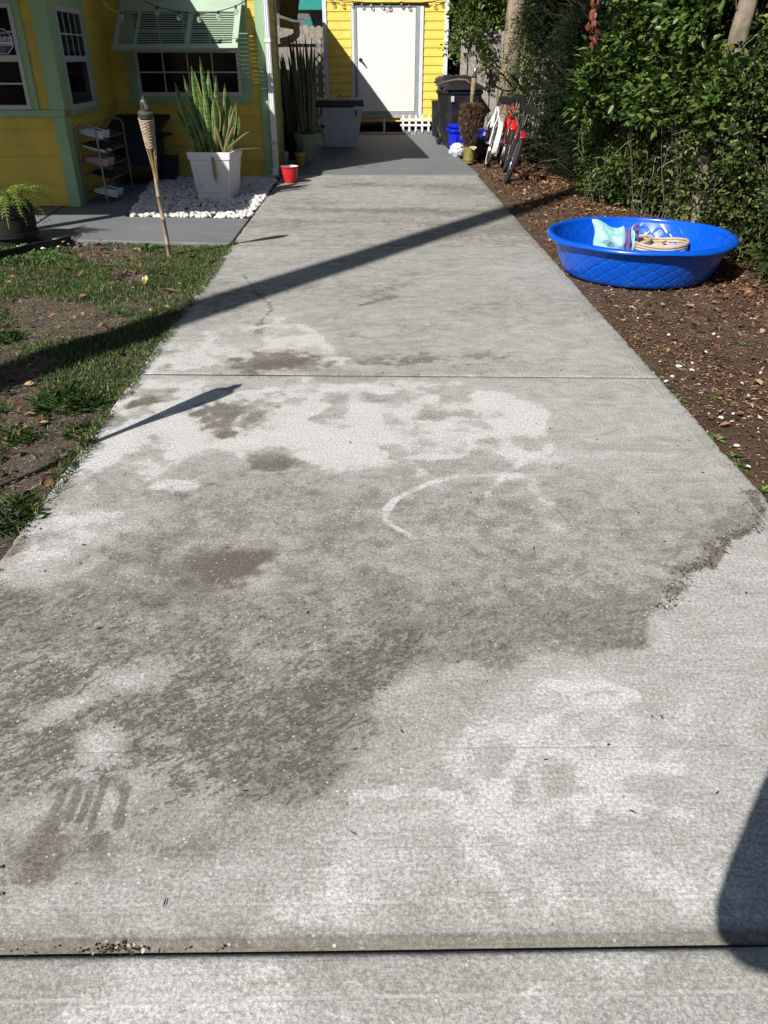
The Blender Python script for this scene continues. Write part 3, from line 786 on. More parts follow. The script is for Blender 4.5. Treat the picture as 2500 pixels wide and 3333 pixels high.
# rear wing (faces the street, Y = 11.75) --------------------------------------
O3, u3, n3 = (-3.45, 11.75), (1, 0), (0, -1)
wall3 = MB().box(-3.50, 11.763, 0.0, -1.425, 11.85, 2.58).build('wall', YEL, house)
siding(wall3, O3, u3, n3, 0.0, 1.960, [0.012 + 0.1885 * k for k in range(13)] + [2.40, 2.57], YEL)
window(house, O3, u3, n3, 0.345, 1.722, 1.005, 2.02, mid=None, cols=4, rows_up=4, casing=(0.115, 0.125, 0.085, 0.12), fr=0.045)
mb = MB().box(-1.490, 11.705, 0.0, -1.385, 11.760, 2.57); mb.box(-1.430, 11.762, 0.0, -1.383, 11.86, 2.57)
mb.build('corner_board', GRN, house, bevel=0.004)
# long wall along the patio (X = -1.40) ----------------------------------------
O4, u4, n4 = (-1.402, 11.86), (0, 1), (1, 0)
wall4 = MB().box(-1.50, 11.86, 0.0, -1.415, 13.30, 2.58).build('wall', YEL, house)
siding(wall4, O4, u4, n4, 0.003, 1.44, [0.012 + 0.1885 * k for k in range(13)] + [2.40, 2.57], YEL)
for yy in (12.35, 13.22):
    MB().box(-1.40, yy, 0.0, -1.372, yy + 0.06, 2.56).build('batten', GRN, house)
MB().box(-2.45, 13.215, 0, -1.505, 13.30, 2.58).build('wall', YEL, house)
MB().box(-2.53, 13.20, 0, -2.452, 18.6, 2.58).build('wall', YEL, house)
# downspout at the corner
mb = MB().box(-1.372, 11.62, 0.09, -1.302, 11.715, 2.40)
for s_ in (-1.37, -1.345, -1.322): mb.box(s_, 11.613, 0.09, s_ + 0.010, 11.621, 2.40)
mb.obox((-1.337, 11.60, 0.065), (0.035, 0, 0), (0, 0.075, -0.03), (0, 0.02, 0.045))
ds = mb.build('downspout', WHT2, house, bevel=0.004)
MB().box(-1.378, 11.610, 0.42, -1.296, 11.722, 0.47).build('strap', M('grey_strap', (0.42, 0.44, 0.45), 0.5), ds)
MB().box(-1.376, 11.610, 1.62, -1.298, 11.722, 1.66).build('strap', WHT2, ds)
# eaves and roof ---------------------------------------------------------------
eave = [(-9, 6.30), (-4.49, 6.33), (-3.34, 6.45), (-3.38, 7.50), (-3.20, 8.60), (-2.70, 9.45), (-2.70, 11.50), (-1.02, 11.54), (-1.26, 16.9), (-1.42, 19.05), (-9, 19.05)]
MB().prism(eave, 2.60, 2.64).build('soffit', M('soffit_white', (0.6, 0.58, 0.5), 0.7), house)
cx_, cy_ = -5.2, 12.6
MB().prism(eave, 2.642, 3.6, [(x + (cx_ - x) * 0.62, y + (cy_ - y) * 0.62) for x, y in eave]).build('roof', ROOF, house)
# porch post outside the frame carries the front eave
MB().box(-4.55, 6.45, 0.0, -4.43, 6.57, 2.60).build('porch_post', GRN, house, bevel=0.005)
# weathered rear eave, gutter box and elbow
mb = MB(); P = [(-1.683, 17.200, 2.503), (-1.231, 16.200, 2.443), (-1.310, 16.200, 2.009), (-1.708, 17.200, 2.130)]
mb.loft([[P[0], P[1], P[2], P[3]], [(p[0] - 0.02, p[1] + 0.05, p[2]) for p in P]])
mb.build('rear_eave', M('peeling_paint', (0.28, 0.27, 0.25), 0.9, 0.6, 14, 0.5, 30, dirt=(0.03, 0.03, 0.03), dscale=9), house)
mb = MB(); P = [(-1.613, 16.100, 2.042), (-1.304, 16.100, 1.960), (-1.310, 16.100, 1.859), (-1.622, 16.100, 1.905)]
mb.loft([P, [(p[0], p[1] + 0.08, p[2]) for p in P]]); mb.build('fascia', YEL, house)
mb = MB(); P = [(-1.402, 16.000, 1.984), (-1.252, 16.000, 1.975), (-1.268, 16.000, 1.875), (-1.360, 16.000, 1.875)]
mb.loft([P, [(p[0], p[1] + 0.12, p[2]) for p in P]]); el = mb.build('gutter_outlet', M('beige_vinyl', (0.50, 0.44, 0.30), 0.5), house, bevel=0.008)
MB().tube([(-1.322, 16.060, 1.876), (-1.321, 16.060, 1.793), (-1.379, 16.060, 1.747), (-1.468, 16.060, 1.710), (-1.611, 16.100, 1.682)], 0.062, 10).build('elbow_pipe', M('beige_vinyl', (0.50, 0.44, 0.30), 0.5), house, smooth=True)

# Bahama shutter over the rear window ------------------------------------------
TL, TR, BL, BR = [Vector(p) for p in ((-3.141, 11.660, 2.098), (-1.627, 11.660, 2.080), (-3.211, 11.160, 1.529), (-1.666, 11.160, 1.539))]
pn_ = ((BL - TL).cross(TR - TL)).normalized()
if pn_.y > 0: pn_ = -pn_


def sp(s, t_): return (TL * (1 - s) + TR * s) * (1 - t_) + (BL * (1 - s) + BR * s) * t_


def bar(mb, s0, t0, s1, t1, th=0.018):
    q = [sp(s0, t0), sp(s1, t0), sp(s1, t1), sp(s0, t1)]
    mb.loft([[p - pn_ * th for p in q], [p + pn_ * th for p in q]])
    return mb


SH = M('green_shutter_paint', (0.36, 0.47, 0.36), 0.5, 0.06, 4)
mb = MB(); bar(mb, 0, 0, 1, 0.27); sh = mb.build('bahama_shutter', SH, house)
for k in range(5):
    t0 = 0.03 + k * 0.048; mb = MB(); q = [sp(0.01, t0) + pn_ * 0.0185, sp(0.99, t0) + pn_ * 0.0185, sp(0.99, t0 + 0.006) + pn_ * 0.0205, sp(0.01, t0 + 0.006) + pn_ * 0.0205]
    mb.loft([q, [p - pn_ * 0.004 for p in q]]); mb.build('ridge', SH, sh)
for s0, s1 in ((0.0, 0.035), (0.165, 0.185), (0.575, 0.615), (0.955, 1.0)):
    bar(MB(), s0, 0.272, s1, 0.915).build('stile', SH, sh)
bar(MB(), -0.005, 0.917, 1.005, 1.0, 0.022).build('bottom_rail', SH, sh)
for a_, b_ in ((0.037, 0.163), (0.187, 0.573), (0.617, 0.953)):
    for k in range(14):
        t0 = 0.285 + 0.63 * (k + 0.4) / 14
        c0, c1 = sp(a_, t0), sp(b_, t0); c = (c0 + c1) / 2; ax = (c1 - c0) / 2
        d = Vector((0, -0.96, -0.28)) * 0.0165
        mb = MB(); mb.obox(c, ax, d, ax.cross(d).normalized() * 0.0028); mb.build('slat', SH, sh)
for s_ in (0.03, 0.985):
    p = sp(s_, 0.93); MB().tube([p, (p.x, 11.735, 1.02 + 0.03)], 0.009, 6).build('prop_arm', GRN, sh)

# stick-on security sign in the front window -----------------------------------
NAVY = M('navy_print', (0.012, 0.014, 0.10), 0.4); SWHITE = M('sign_white', (0.62, 0.63, 0.66), 0.45, 0.03); SINK = M('sign_ink', (0.03, 0.03, 0.035), 0.5)
ys_ = 9.262


def sgn(px, py): return px, py


sr = [(-3.728, 9.255, 1.706), (-3.663, 9.255, 1.640), (-3.666, 9.255, 1.551), (-3.736, 9.255, 1.484)]
cxs = sr[2][0] - 0.155
sign = thing('window_sign', 'navy and white security sign stuck in the front window', 'sign', (cxs, 9.262, sr[3][2]))
half = [(sr[0][0], sr[0][2]), (sr[1][0], sr[1][2]), (sr[2][0], sr[2][2]), (sr[3][0], sr[3][2])]


def outline(inset):
    R = [(x - inset, z + (inset if i == 3 else -inset if i == 0 else 0)) for i, (x, z) in enumerate(half)]
    return R + [(2 * cxs - x, z) for x, z in reversed(R)]


def plate(pts, y0, y1): return MB().loft([[(x, y0, z) for x, z in pts], [(x, y1, z) for x, z in pts]])


plate(outline(0.0), 9.252, 9.258).build('board', SWHITE, sign)
ins = outline(0.006)
zt, zb = half[1][1] - 0.004, half[2][1] + 0.004
plate([ins[0], (ins[1][0], zt), (ins[6][0], zt), ins[7]], 9.2490, 9.2515).build('top_panel', NAVY, sign)
plate([(ins[2][0], zb), ins[3], ins[4], (ins[5][0], zb)], 9.2490, 9.2515).build('bottom_panel', NAVY, sign)


def text(parent, s, x, y, z, size, mat, right=False, name='lettering', bold=0.0):
    cu = bpy.data.curves.new(name, 'FONT'); cu.body = s; cu.size = size; cu.extrude = 0.0004; cu.offset = bold
    cu.align_x = 'RIGHT' if right else 'CENTER'
    to = bpy.data.objects.new(name, cu); COL.objects.link(to)
    bpy.context.view_layer.update()
    me = bpy.data.meshes.new_from_object(to.evaluated_get(bpy.context.evaluated_depsgraph_get()))
    bpy.data.objects.remove(to); bpy.data.curves.remove(cu)
    me.materials.append(mat)
    o = bpy.data.objects.new(name, me); COL.objects.link(o); o.parent = parent
    o.location = Vector((x, y, z)) - WO[parent]; o.rotation_euler = (rad(90), 0, 0); WO[o] = Vector((x, y, z))
    return o


zm = (half[1][1] + half[2][1]) / 2
text(sign, 'Protected by', sr[0][0] + 0.012, 9.2485, (half[0][1] + half[1][1]) / 2 - 0.012, 0.026, SWHITE, True)
text(sign, 'IntelliSafe', sr[1][0] - 0.012, 9.2515, zm - 0.004, 0.062, SINK, True, bold=0.0006)
for k, (w_, zz) in enumerate(((0.2, zm - 0.035),)):
    plate([(cxs - w_ / 2, zz), (sr[2][0] - 0.015, zz), (sr[2][0] - 0.015, zz + 0.010), (cxs - w_ / 2, zz + 0.010)], 9.2505, 9.2515).build('print_line', M('grey_print', (0.25, 0.26, 0.28), 0.5), sign)
for k, zz in enumerate((zb - 0.022, zb - 0.042, zb - 0.060)):
    w_ = 0.09 - 0.014 * k
    plate([(cxs - w_, zz), (cxs + w_, zz), (cxs + w_, zz + 0.006), (cxs - w_, zz + 0.006)], 9.2480, 9.2488).build('print_line', M('pale_print', (0.30, 0.31, 0.38), 0.5), sign)

# ================================================================== SHED
YS = 19.6
SYEL = M('yellow_vinyl_siding', (0.82, 0.60, 0.11), 0.5, 0.06, 3.0, dirt=(0.66, 0.46, 0.09), dscale=5)
SWHT = M('shed_trim_white', (0.66, 0.69, 0.74), 0.4, 0.04)
shed = thing('shed', 'yellow lap-sided garden shed with a wide white door', 'shed', (0.35, YS, 0))
xl, xr = -1.041, 1.674
z0s = 0.181
wsh = MB().box(xl + 0.02, YS + 0.012, z0s, xr - 0.02, YS + 0.09, 2.70).build('wall', SYEL, shed)
MB().box(xl + 0.02, YS + 0.092, z0s, xl + 0.09, YS + 2.6, 2.70).build('wall', SYEL, shed)
MB().box(xr - 0.09, YS + 0.092, z0s, xr - 0.02, YS + 2.6, 2.70).build('wall', SYEL, shed)
Os, us, ns = (xl, YS), (1, 0), (0, -1)
dz = (2.283 - 1.290) / 6
k0 = 1.290
zs = [k0 + dz * k for k in range(-8, 8)]
zs = [z for z in zs if z > z0s + 0.03 and z < 2.7]
zs = [z0s] + zs + [2.7]
dl, dr_ = -0.440 - xl, 1.116 - xl
def dlap(u0, u1, za, zb):
    """Dutch-lap vinyl course: proud bottom, cove at mid height"""
    def p(uu, nn, z): return (Os[0] + uu, Os[1] - nn, z)
    h = zb - za
    prof = [(-0.01, za), (0.016, za), (0.016, za + 0.004), (0.0125, za + h * 0.40), (0.0085, za + h * 0.55), (0.003, zb), (-0.01, zb)]
    return MB().loft([[p(uu, a, b) for a, b in prof] for uu in (u0, u1)])
for za, zb_ in zip(zs[:-1], zs[1:]):
    for u0, u1 in ((0.06, dl), (dr_, xr - xl - 0.06)):
        dlap(u0, u1, za, zb_ - 0.0015).build('siding_board', SYEL, wsh)
dlap(dl, dr_, z0s, 0.250).build('siding_board', SYEL, wsh)
for za, zb_ in zip(zs[:-1], zs[1:]):
    if za > 2.432: dlap(dl, dr_, za, zb_ - 0.0015).build('siding_board', SYEL, wsh)
for a in (0.0, xr - xl - 0.085):
    wbox(MB(), Os, us, ns, a, a + 0.085, -0.02, 0.034, z0s, 2.70).build('corner_trim', SWHT, shed, bevel=0.004)
# door
dx0, dx1, dzb, dzt = -0.305, 0.960, 0.387, 2.355
DOORW = M('white_door_paint', (0.74, 0.745, 0.73), 0.5, 0.03, 2, dirt=(0.67, 0.67, 0.64), dscale=3)
FRG = M('grey_door_frame', (0.30, 0.31, 0.33), 0.45, 0.08, 6)
fx0, fx1 = dx0 - 0.065, dx1 + 0.085
mb = MB()
mb.box(fx0, YS - 0.045, dzb - 0.05, dx0 - 0.008, YS + 0.01, dzt + 0.05); mb.box(dx1 + 0.008, YS - 0.045, dzb - 0.05, fx1, YS + 0.01, dzt + 0.05)
mb.box(dx0 - 0.0078, YS - 0.045, dzt + 0.010, dx1 + 0.0078, YS + 0.01, dzt + 0.05); mb.box(dx0 - 0.0078, YS - 0.05, dzb - 0.05, dx1 + 0.0078, YS + 0.01, dzb - 0.008)
mb.build('door_frame', FRG, shed, bevel=0.003)
MB().box(fx0 - 0.06, YS - 0.04, z0s + 0.05, fx0 - 0.002, YS + 0.01, dzt + 0.05).build('door_casing', SWHT, shed, bevel=0.003)
MB().box(fx1 + 0.002, YS - 0.04, z0s + 0.05, fx1 + 0.085, YS + 0.01, dzt + 0.05).build('door_casing', SWHT, shed, bevel=0.003)
MB().box(fx0 - 0.02, YS - 0.07, dzt + 0.055, fx1 + 0.17, YS + 0.01, dzt + 0.085).build('drip_cap', BLACK, shed)
MB().box(fx0, YS - 0.06, dzb - 0.13, fx1, YS - 0.03, dzb - 0.053).build('sill_board', M('grey_sill', (0.36, 0.35, 0.33), 0.6), shed)
door = MB().box(dx0, YS - 0.030, dzb, dx1, YS + 0.005, dzt).build('door', DOORW, shed, bevel=0.004)
# lever handle
hx, hz = -0.236, 1.389
mb = MB().lathe([(0.0, 0), (0.04, 0), (0.036, 0.012), (0.0, 0.014)], 16)
mb.v = [(hx + x, YS - 0.031 - z, hz + y) for x, y, z in mb.v]
mb.tube([(hx, YS - 0.045, hz), (hx, YS - 0.075, hz), (hx + 0.03, YS - 0.085, hz - 0.03), (hx + 0.09, YS - 0.085, hz - 0.09)], [0.014, 0.014, 0.015, 0.013], 8)
mb.build('handle', M('dark_metal', (0.05, 0.05, 0.052), 0.35, 0.1, 9, metal=0.8), door, smooth=True)
sx0, sx1 = 0.309, 0.420
MB().box(sx0, YS - 0.0325, 2.266, sx1, YS - 0.0305, 2.288).build('sticker_bar', M('pink_print', (0.50, 0.22, 0.27), 0.5), door)
MB().box(sx0, YS - 0.0325, 2.304, sx0 + (sx1 - sx0) * 0.62, YS - 0.0305, 2.321).build('sticker_bar', M('mauve_print', (0.48, 0.33, 0.40), 0.5), door)
# floor skids in the dark gap, roof
for xx in (xl + 0.15, (xl + xr) / 2, xr - 0.15):
    MB().box(xx - 0.07, YS + 0.10, -0.03, xx + 0.07, YS + 2.5, z0s).build('skid', BLACK, shed)
MB().box(xl + 0.1, YS + 0.30, z0s - 0.004, xr - 0.1, YS + 2.6, z0s + 0.06).build('floor', BLACK, shed)
mb = MB(); xm = (xl + xr) / 2
mb.loft([[(xl - 0.12, y, 2.70), (xm, y, 3.45), (xr + 0.12, y, 2.70), (xm, y, 3.52)] for y in (YS - 0.06, YS + 2.75)])
mb.build('roof', ROOF, shed)
mb = MB(); mb.loft([[(xl + 0.02, y, 2.70), (xr - 0.02, y, 2.70), (xm, y, 3.42)] for y in (YS + 0.02, YS + 0.08)]); mb.build('gable', SYEL, shed)

# ================================================================== FENCES
GW = M('weathered_grey_wood', (0.26, 0.235, 0.205), 0.88, 0.35, 22, 0.5, 70, dirt=(0.10, 0.09, 0.08), dscale=7)


def plank(parent, x, y, z0, z1, w, th, mat, dogear=True, tilt=0.0, yaw=0.0):
    e = w * 0.28 if dogear else 0.0
    pts = [(-w / 2, z0), (w / 2, z0), (w / 2, z1 - e), (w / 2 - e, z1), (-w / 2 + e, z1), (-w / 2, z1 - e)] if dogear else [(-w / 2, z0), (w / 2, z0), (w / 2, z1), (-w / 2, z1 - 0.03)]
    ca, sa = math.cos(yaw), math.sin(yaw)
    def q(a, b, d):
        a2 = a + (b - z0) * tilt
        return (x + a2 * ca - d * sa, y + a2 * sa + d * ca, b)
    return MB().loft([[q(a, b, -th / 2) for a, b in pts], [q(a, b, th / 2) for a, b in pts]]).build('plank', mat, parent)


zf = 2.056
fl = thing('wooden_fence', 'sunlit grey dog-eared plank fence between house and shed', 'fence', (-2.0, 20.4, 0))
k = 0; x = -3.4
while x < -0.95:
    plank(fl, x, 20.4 + 0.004 * (k % 2), 0.0, zf + random.uniform(-0.02, 0.02), 0.138, 0.02, GW); x += 0.148; k += 1
for zz in (zf - 0.30, 0.5):
    MB().box(-3.4, 20.33, zz - 0.055, -0.95, 20.386, zz + 0.055).build('rail', GW, fl)
MB().box(-1.229, 20.26, 0, -1.229 + 0.09, 20.325, zf - 0.18).build('post', GW, fl)
LATM = M('grey_lattice', (0.16, 0.16, 0.16), 0.8, 0.2, 8)
lat = thing('lattice_panel', 'narrow grey diamond lattice beside the shed corner', 'lattice', (xl - 0.12, 20.1, 0))
for k in range(9):
    zz = 0.3 + k * 0.17
    for s_ in (1, -1):
        MB().obox((xl - 0.13, 20.1 + 0.006 * s_, zz), (0.10, 0, 0.10 * s_), (0, 0.005, 0), (-0.012 * s_, 0, 0.012)).build('slat', LATM, lat)
MB().box(xl - 0.04, 20.08, 0.1, xl - 0.015, 20.12, 1.95).build('frame', LATM, lat)

fr_ = thing('wooden_fence', 'old grey plank fence with missing boards behind the trash bins', 'fence', (2.3, 17.4, 0))
k = 0; x = 1.807
tops = [88, 84, 92, 90, 96, 100, 106, 112, 108, 104, 100, 96, 95, 96, 92, 94]
TZ = 1.931; PZ = TZ - 1.926
for k in range(11):
    zt_ = TZ + (90 - tops[k % 16]) * PZ
    if k != 8:
        plank(fr_, x, 17.4 - 0.045 * k + random.uniform(-0.006, 0.006), 0.02, zt_, 0.145 if k % 3 else 0.135, 0.02, GW, dogear=(k % 4 == 1), tilt=random.uniform(-0.008, 0.008), yaw=-0.3)
    x += 0.150
for zz in (0.45, 1.45):
    MB().obox((x - 0.82, 17.4 - 0.245 + 0.05, zz), (0.85, -0.25, 0), (0.006, 0.02, 0), (0, 0, 0.04)).build('rail', GW, fr_)

# neighbour's house, glimpsed over the fence -----------------------------------
nb = thing('neighbour_house', 'grey neighbouring house with teal awnings glimpsed over the fence', 'house', (-2.2, 27, 0))
NW = M('neighbour_siding', (0.12, 0.13, 0.12), 0.8, 0.1, 3)
wn_ = MB().box(-6, 27.02, 0, 0.6, 27.2, 4).build('wall', NW, nb)
for k in range(18): lap((-6, 27.02), (1, 0), (0, -1), 0, 6.6, 0.2 * k + 0.4, 0.2 * k + 0.598).build('siding_board', NW, wn_)
TEAL = M('teal_canvas', (0.02, 0.20, 0.17), 0.7, 0.12, 4)
a0, a1 = (-1.989, 26.200, 2.769), (-1.333, 26.200, 2.594)
MB().loft([[(a0[0] - 0.1, 26.9, a0[2] + 0.25), (a1[0] + 0.3, 26.9, a0[2] + 0.25), (a1[0] + 0.3, 26.2, a1[2] + 0.03), (a0[0] - 0.1, 26.2, a1[2] + 0.03)], [(a0[0] - 0.1, 26.9, a0[2] + 0.21), (a1[0] + 0.3, 26.9, a0[2] + 0.21), (a1[0] + 0.3, 26.2, a1[2]), (a0[0] - 0.1, 26.2, a1[2])]]).build('awning', TEAL, nb)
b0, b1 = (-1.981, 27.000, 2.399), (-1.734, 27.000, 2.261)
MB().box(b0[0], 26.96, b1[2] - 0.2, b1[0], 27.005, b0[2]).build('shutter_panel', TEAL, nb)
MB().box(-6.3, 26.4, 3.2, 1.0, 30, 3.4).build('roof', ROOF, nb)

# ================================================================== THINGS
# ---- pebble bed ---------------------------------------------------------------
bed = thing('gravel_bed', 'bed of white stones between the walkway and the rear wing', 'gravel', (-2.1, 10, 0)); bed['kind'] = 'structure'
bedpoly = [(-1.30, 8.53), (-2.58, 8.63), ((-2.826, 10.242)[0], (-2.826, 10.242)[1]), (-3.05, 11.68), (-1.30, 11.68)]
MB().prism([(x, y) for x, y in reversed(bedpoly)], -0.08, -0.012).build('bedding', M('dark_bedding', (0.05, 0.045, 0.04), 0.95), bed)
STONE = M('white_stone', (0.60, 0.585, 0.55), 0.75, 0.28, 13, 0.2, 60, dirt=(0.34, 0.31, 0.27), dscale=17)
protos = []
for k in range(7):
    n, m = 9, 5; rr = np.random.default_rng(k + 50)
    mb = MB(); ph = rr.random(6) * 6
    rings = []
    for j in range(m + 1):
        a = math.pi * (0.02 + 0.96 * j / m)
        rings.append([((1 + 0.22 * math.sin(3 * t + ph[0]) + 0.14 * math.sin(2 * t + ph[1] + 2 * a)) * math.sin(a) * math.cos(t), (0.75 + 0.18 * math.sin(2 * t + ph[2]) + 0.12 * math.cos(5 * t + ph[3])) * math.sin(a) * math.sin(t), -0.62 * math.cos(a) * (1 + 0.2 * math.sin(t + ph[4]))) for t in [2 * math.pi * i / n for i in range(n)]])
    mb.loft(rings); me = bpy.data.meshes.new('stone'); me.from_pydata(mb.v, [], mb.f); me.materials.append(STONE); me.update(); protos.append(me)
pts = []
tries = 0
bx0, bx1, by0, by1 = -3.2, -1.27, 8.5, 11.7
while len(pts) < 1500 and tries < 30000:
    tries += 1
    x, y = random.uniform(bx0, bx1), random.uniform(by0, by1)
    if not inpoly(np.array([x]), np.array([y]), bedpoly)[0]: continue
    if -2.1 < x < -1.66 and 9.72 < y < 10.1: continue
    s = random.uniform(0.024, 0.044)
    if any((x - a) ** 2 + (y - b) ** 2 < (0.82 * (s + c)) ** 2 * 0.8 for a, b, c in pts[-400:]): continue
    pts.append((x, y, s))
pts.sort(key=lambda p: p[1] - p[2] * 12)
VV, FF = [], []
for i, (x, y, s) in enumerate(pts):
    r = (random.uniform(-.4, .4), random.uniform(-.4, .4), random.uniform(0, 6.3)); z = -0.004 + random.uniform(0, 0.02)
    if i < 300:
        share('stone', protos[i % 7], (x, y, z), r, (s * random.uniform(.85, 1.25), s, s * random.uniform(.7, 1.0)), bed)
    else:
        me = protos[i % 7]; R = np.array(Euler(r).to_matrix()) * s
        v = np.array([p.co for p in me.vertices]) @ R.T + np.array([x, y, z]); b = sum(len(q) for q in VV); VV.append(v)
        FF += [[q + b for q in p.vertices] for p in me.polygons]
me = bpy.data.meshes.new('stone'); allv = np.concatenate(VV); me.from_pydata((allv - np.array(WO[bed])).tolist(), [], FF); me.materials.append(STONE); me.update()
o = bpy.data.objects.new('stones', me); COL.objects.link(o); o.parent = bed; o['kind'] = 'stuff'

# ---- tiki torches -------------------------------------------------------------
BAM = M('bamboo', (0.42, 0.31, 0.17), 0.5, 0.25, 14, 0.2, 60, dirt=(0.20, 0.14, 0.08), dscale=12)
BAM2 = M('grey_bamboo', (0.34, 0.28, 0.20), 0.6, 0.25, 14, 0.2, 60, dirt=(0.16, 0.12, 0.08), dscale=12)
WICK = M('wicker', (0.36, 0.28, 0.19), 0.65, 0.3, 30)
STEEL = M('brushed_steel', (0.45, 0.44, 0.42), 0.35, 0.1, 12, metal=1.0)


def torch(name, label, base, top, k=1.0, pole=0.018):
    v = Vector(top) - Vector(base); L = v.length; q = v.to_track_quat('Z', 'Y').to_euler()
    t = thing(name, label, 'torch', base, q, 'tiki torches', local=True)
    f = L / 1.28
    mb = MB(); hs = [0, .11, .115, .12, .33, .335, .34, .52, .525, .53, .66]
    mb.tube([(0.004 * math.sin(h * 9), 0.003 * math.cos(h * 7), h * f) for h in hs], [pole * (1.18 if i in (2, 5, 8) else 1.0) for i in range(len(hs))], 10)
    mb.build('pole', BAM2, t, smooth=True)
    for j in range(7):
        a = j * 2 * math.pi / 7; r1 = 0.036 * k
        MB().tube([(0.010 * k * math.cos(a), 0.010 * k * math.sin(a), 0.64 * f), (0.016 * k * math.cos(a), 0.016 * k * math.sin(a), 0.74 * f), (r1 * math.cos(a), r1 * math.sin(a), 0.905 * f)], 0.0062 * k, 5).build('cane', BAM, t, smooth=True)
    mb = MB(); rows = 20
    for i in range(rows):
        z = (0.90 + 0.215 * i / rows) * f; R = (0.036 + 0.019 * i / rows) * k
        P = []
        for n_ in range(29):
            a = 2 * math.pi * n_ / 28
            rr = R + 0.002 * math.cos(7 * a + (i % 2) * math.pi)
            P.append((rr * math.cos(a), rr * math.sin(a), z))
        mb.tube(P, 0.0053, 5, caps=False)
    mb.build('woven_basket', WICK, t, smooth=True)
    mb = MB().lathe([(0.052 * k, 1.115 * f), (0.056 * k, 1.118 * f), (0.056 * k, 1.150 * f), (0.050 * k, 1.154 * f), (0.028, 1.160 * f), (0.02, 1.165 * f)], 18)
    mb.build('basket_rim', M('dark_wicker', (0.05, 0.045, 0.04), 0.6), t, smooth=True)
    MB().lathe([(0.025, 1.168 * f), (0.027, 1.172 * f), (0.027, 1.225 * f), (0.022, 1.235 * f), (0.008, 1.238 * f), (0.008, 1.26 * f), (0.0, 1.262 * f)], 14).build('canister', STEEL, t, smooth=True)
    return t


torch('tiki_torch', 'woven bamboo tiki torch standing in the lawn near the walkway', (*(-1.759, 6.861), -0.02), (-1.707, 6.520, 1.231))
torch('tiki_torch', 'bamboo tiki torch left of the frame, seen by its long shadow', (-1.62, 2.62, -0.02), (-1.62, 2.64, 1.26), 1.1)
torch('tiki_torch', 'thin bamboo tiki torch leaning by the black trash bins', (1.50, 13.62, 0.0), (1.618, 13.750, 1.343), 0.72, 0.010)

# ---- white planter with snake plant ------------------------------------------
PLW = M('white_planter_plastic', (0.70, 0.71, 0.73), 0.42, 0.04, 3, dirt=(0.58, 0.57, 0.54), dscale=8)
pb = [Vector((*(-2.060, 9.714), 0)), Vector((*(-1.661, 9.664), 0))]
pu = (pb[1] - pb[0]).normalized(); pv_ = Vector((-pu.y, pu.x, 0)); W0 = (pb[1] - pb[0]).length; pc = (pb[0] + pb[1]) / 2 + pv_ * W0 / 2
PH = 0.523
planter = thing('square_planter', 'tall tapered white square planter on the white stones', 'planter', (pc.x, pc.y, 0), (0, 0, math.atan2(pu.y, pu.x)), local=True)


def sq(h, z, r=0.012):
    return [(-h + r, -h, z), (h - r, -h, z), (h, -h + r, z), (h, h - r, z), (h - r, h, z), (-h + r, h, z), (-h, h - r, z), (-h, -h + r, z)]


hb, ht = W0 / 2, W0 / 2 * 1.27
def hh(z): return hb + (ht - hb) * z / PH
mb = MB(); mb.loft([sq(hh(0), -0.01), sq(hh(.05), .05), sq(hh(.055) - .006, .055), sq(hh(PH - .085) - .006, PH - .085), sq(hh(PH - .08) + .004, PH - .08), sq(ht + .006, PH), sq(ht - .018, PH), sq(ht - .03, PH - .06), sq(hb, PH - .07)])
mb.build('pot', PLW, planter, bevel=0.003)
zz0, zz1 = 0.10, PH - 0.14
for zz in (zz0, zz1):
    h = hh(zz) - 0.004; MB().obox((0, -h - 0.002, zz), (h - 0.06, 0, 0), (0, 0.004, 0), (0, 0, 0.006)).build('panel_molding', PLW, planter)
for s_ in (-1, 1):
    MB().obox((s_ * (hh((zz0 + zz1) / 2) - .062), -hh((zz0 + zz1) / 2) + 0.002, (zz0 + zz1) / 2), (0.006, 0, 0), (0, 0.004, 0), (s_ * (hh(zz1) - hh(zz0)) / 2, -(hh(zz1) - hh(zz0)) / 2, (zz1 - zz0) / 2 - 0.007)).build('panel_molding', PLW, planter)
MB().box(-hb, -hb, PH - 0.075, hb, hb, PH - 0.05).build('soil', M('potting_soil', (0.04, 0.03, 0.022), 0.95, 0.3, 40), planter)


def snake_mat(name, dark, mid, edge):
    t = NT(name); p = t.pos()
    at = t.node('ShaderNodeAttribute', attribute_name='stain'); sep = t.node('ShaderNodeSeparateColor'); t.link(at.outputs['Color'], sep.inputs[0])
    bands = t.node('ShaderNodeTexNoise'); bands.inputs['Scale'].default_value = 1.0; bands.inputs['Detail'].default_value = 3
    t.link(t.mapping(p, (9, 9, 60)), bands.inputs['Vector'])
    c = t.mix(t.maprange(bands.outputs['Fac'], 0.42, 0.6), dark, mid)
    c = t.mix(t.maprange(sep.outputs[0], 0.74, 0.88), c, edge)
    c = t.mix(sep.outputs[1], c, (0.30, 0.22, 0.12))
    t.set(Base_Color=c, Roughness=0.38, Specular_IOR_Level=0.5)
    return t.m


SNK = snake_mat('snake_plant_leaf', (0.022, 0.065, 0.016), (0.075, 0.150, 0.040), (0.30, 0.32, 0.08))
SNKD = snake_mat('dark_snake_leaf', (0.018, 0.040, 0.018), (0.05, 0.085, 0.04), (0.15, 0.17, 0.06))


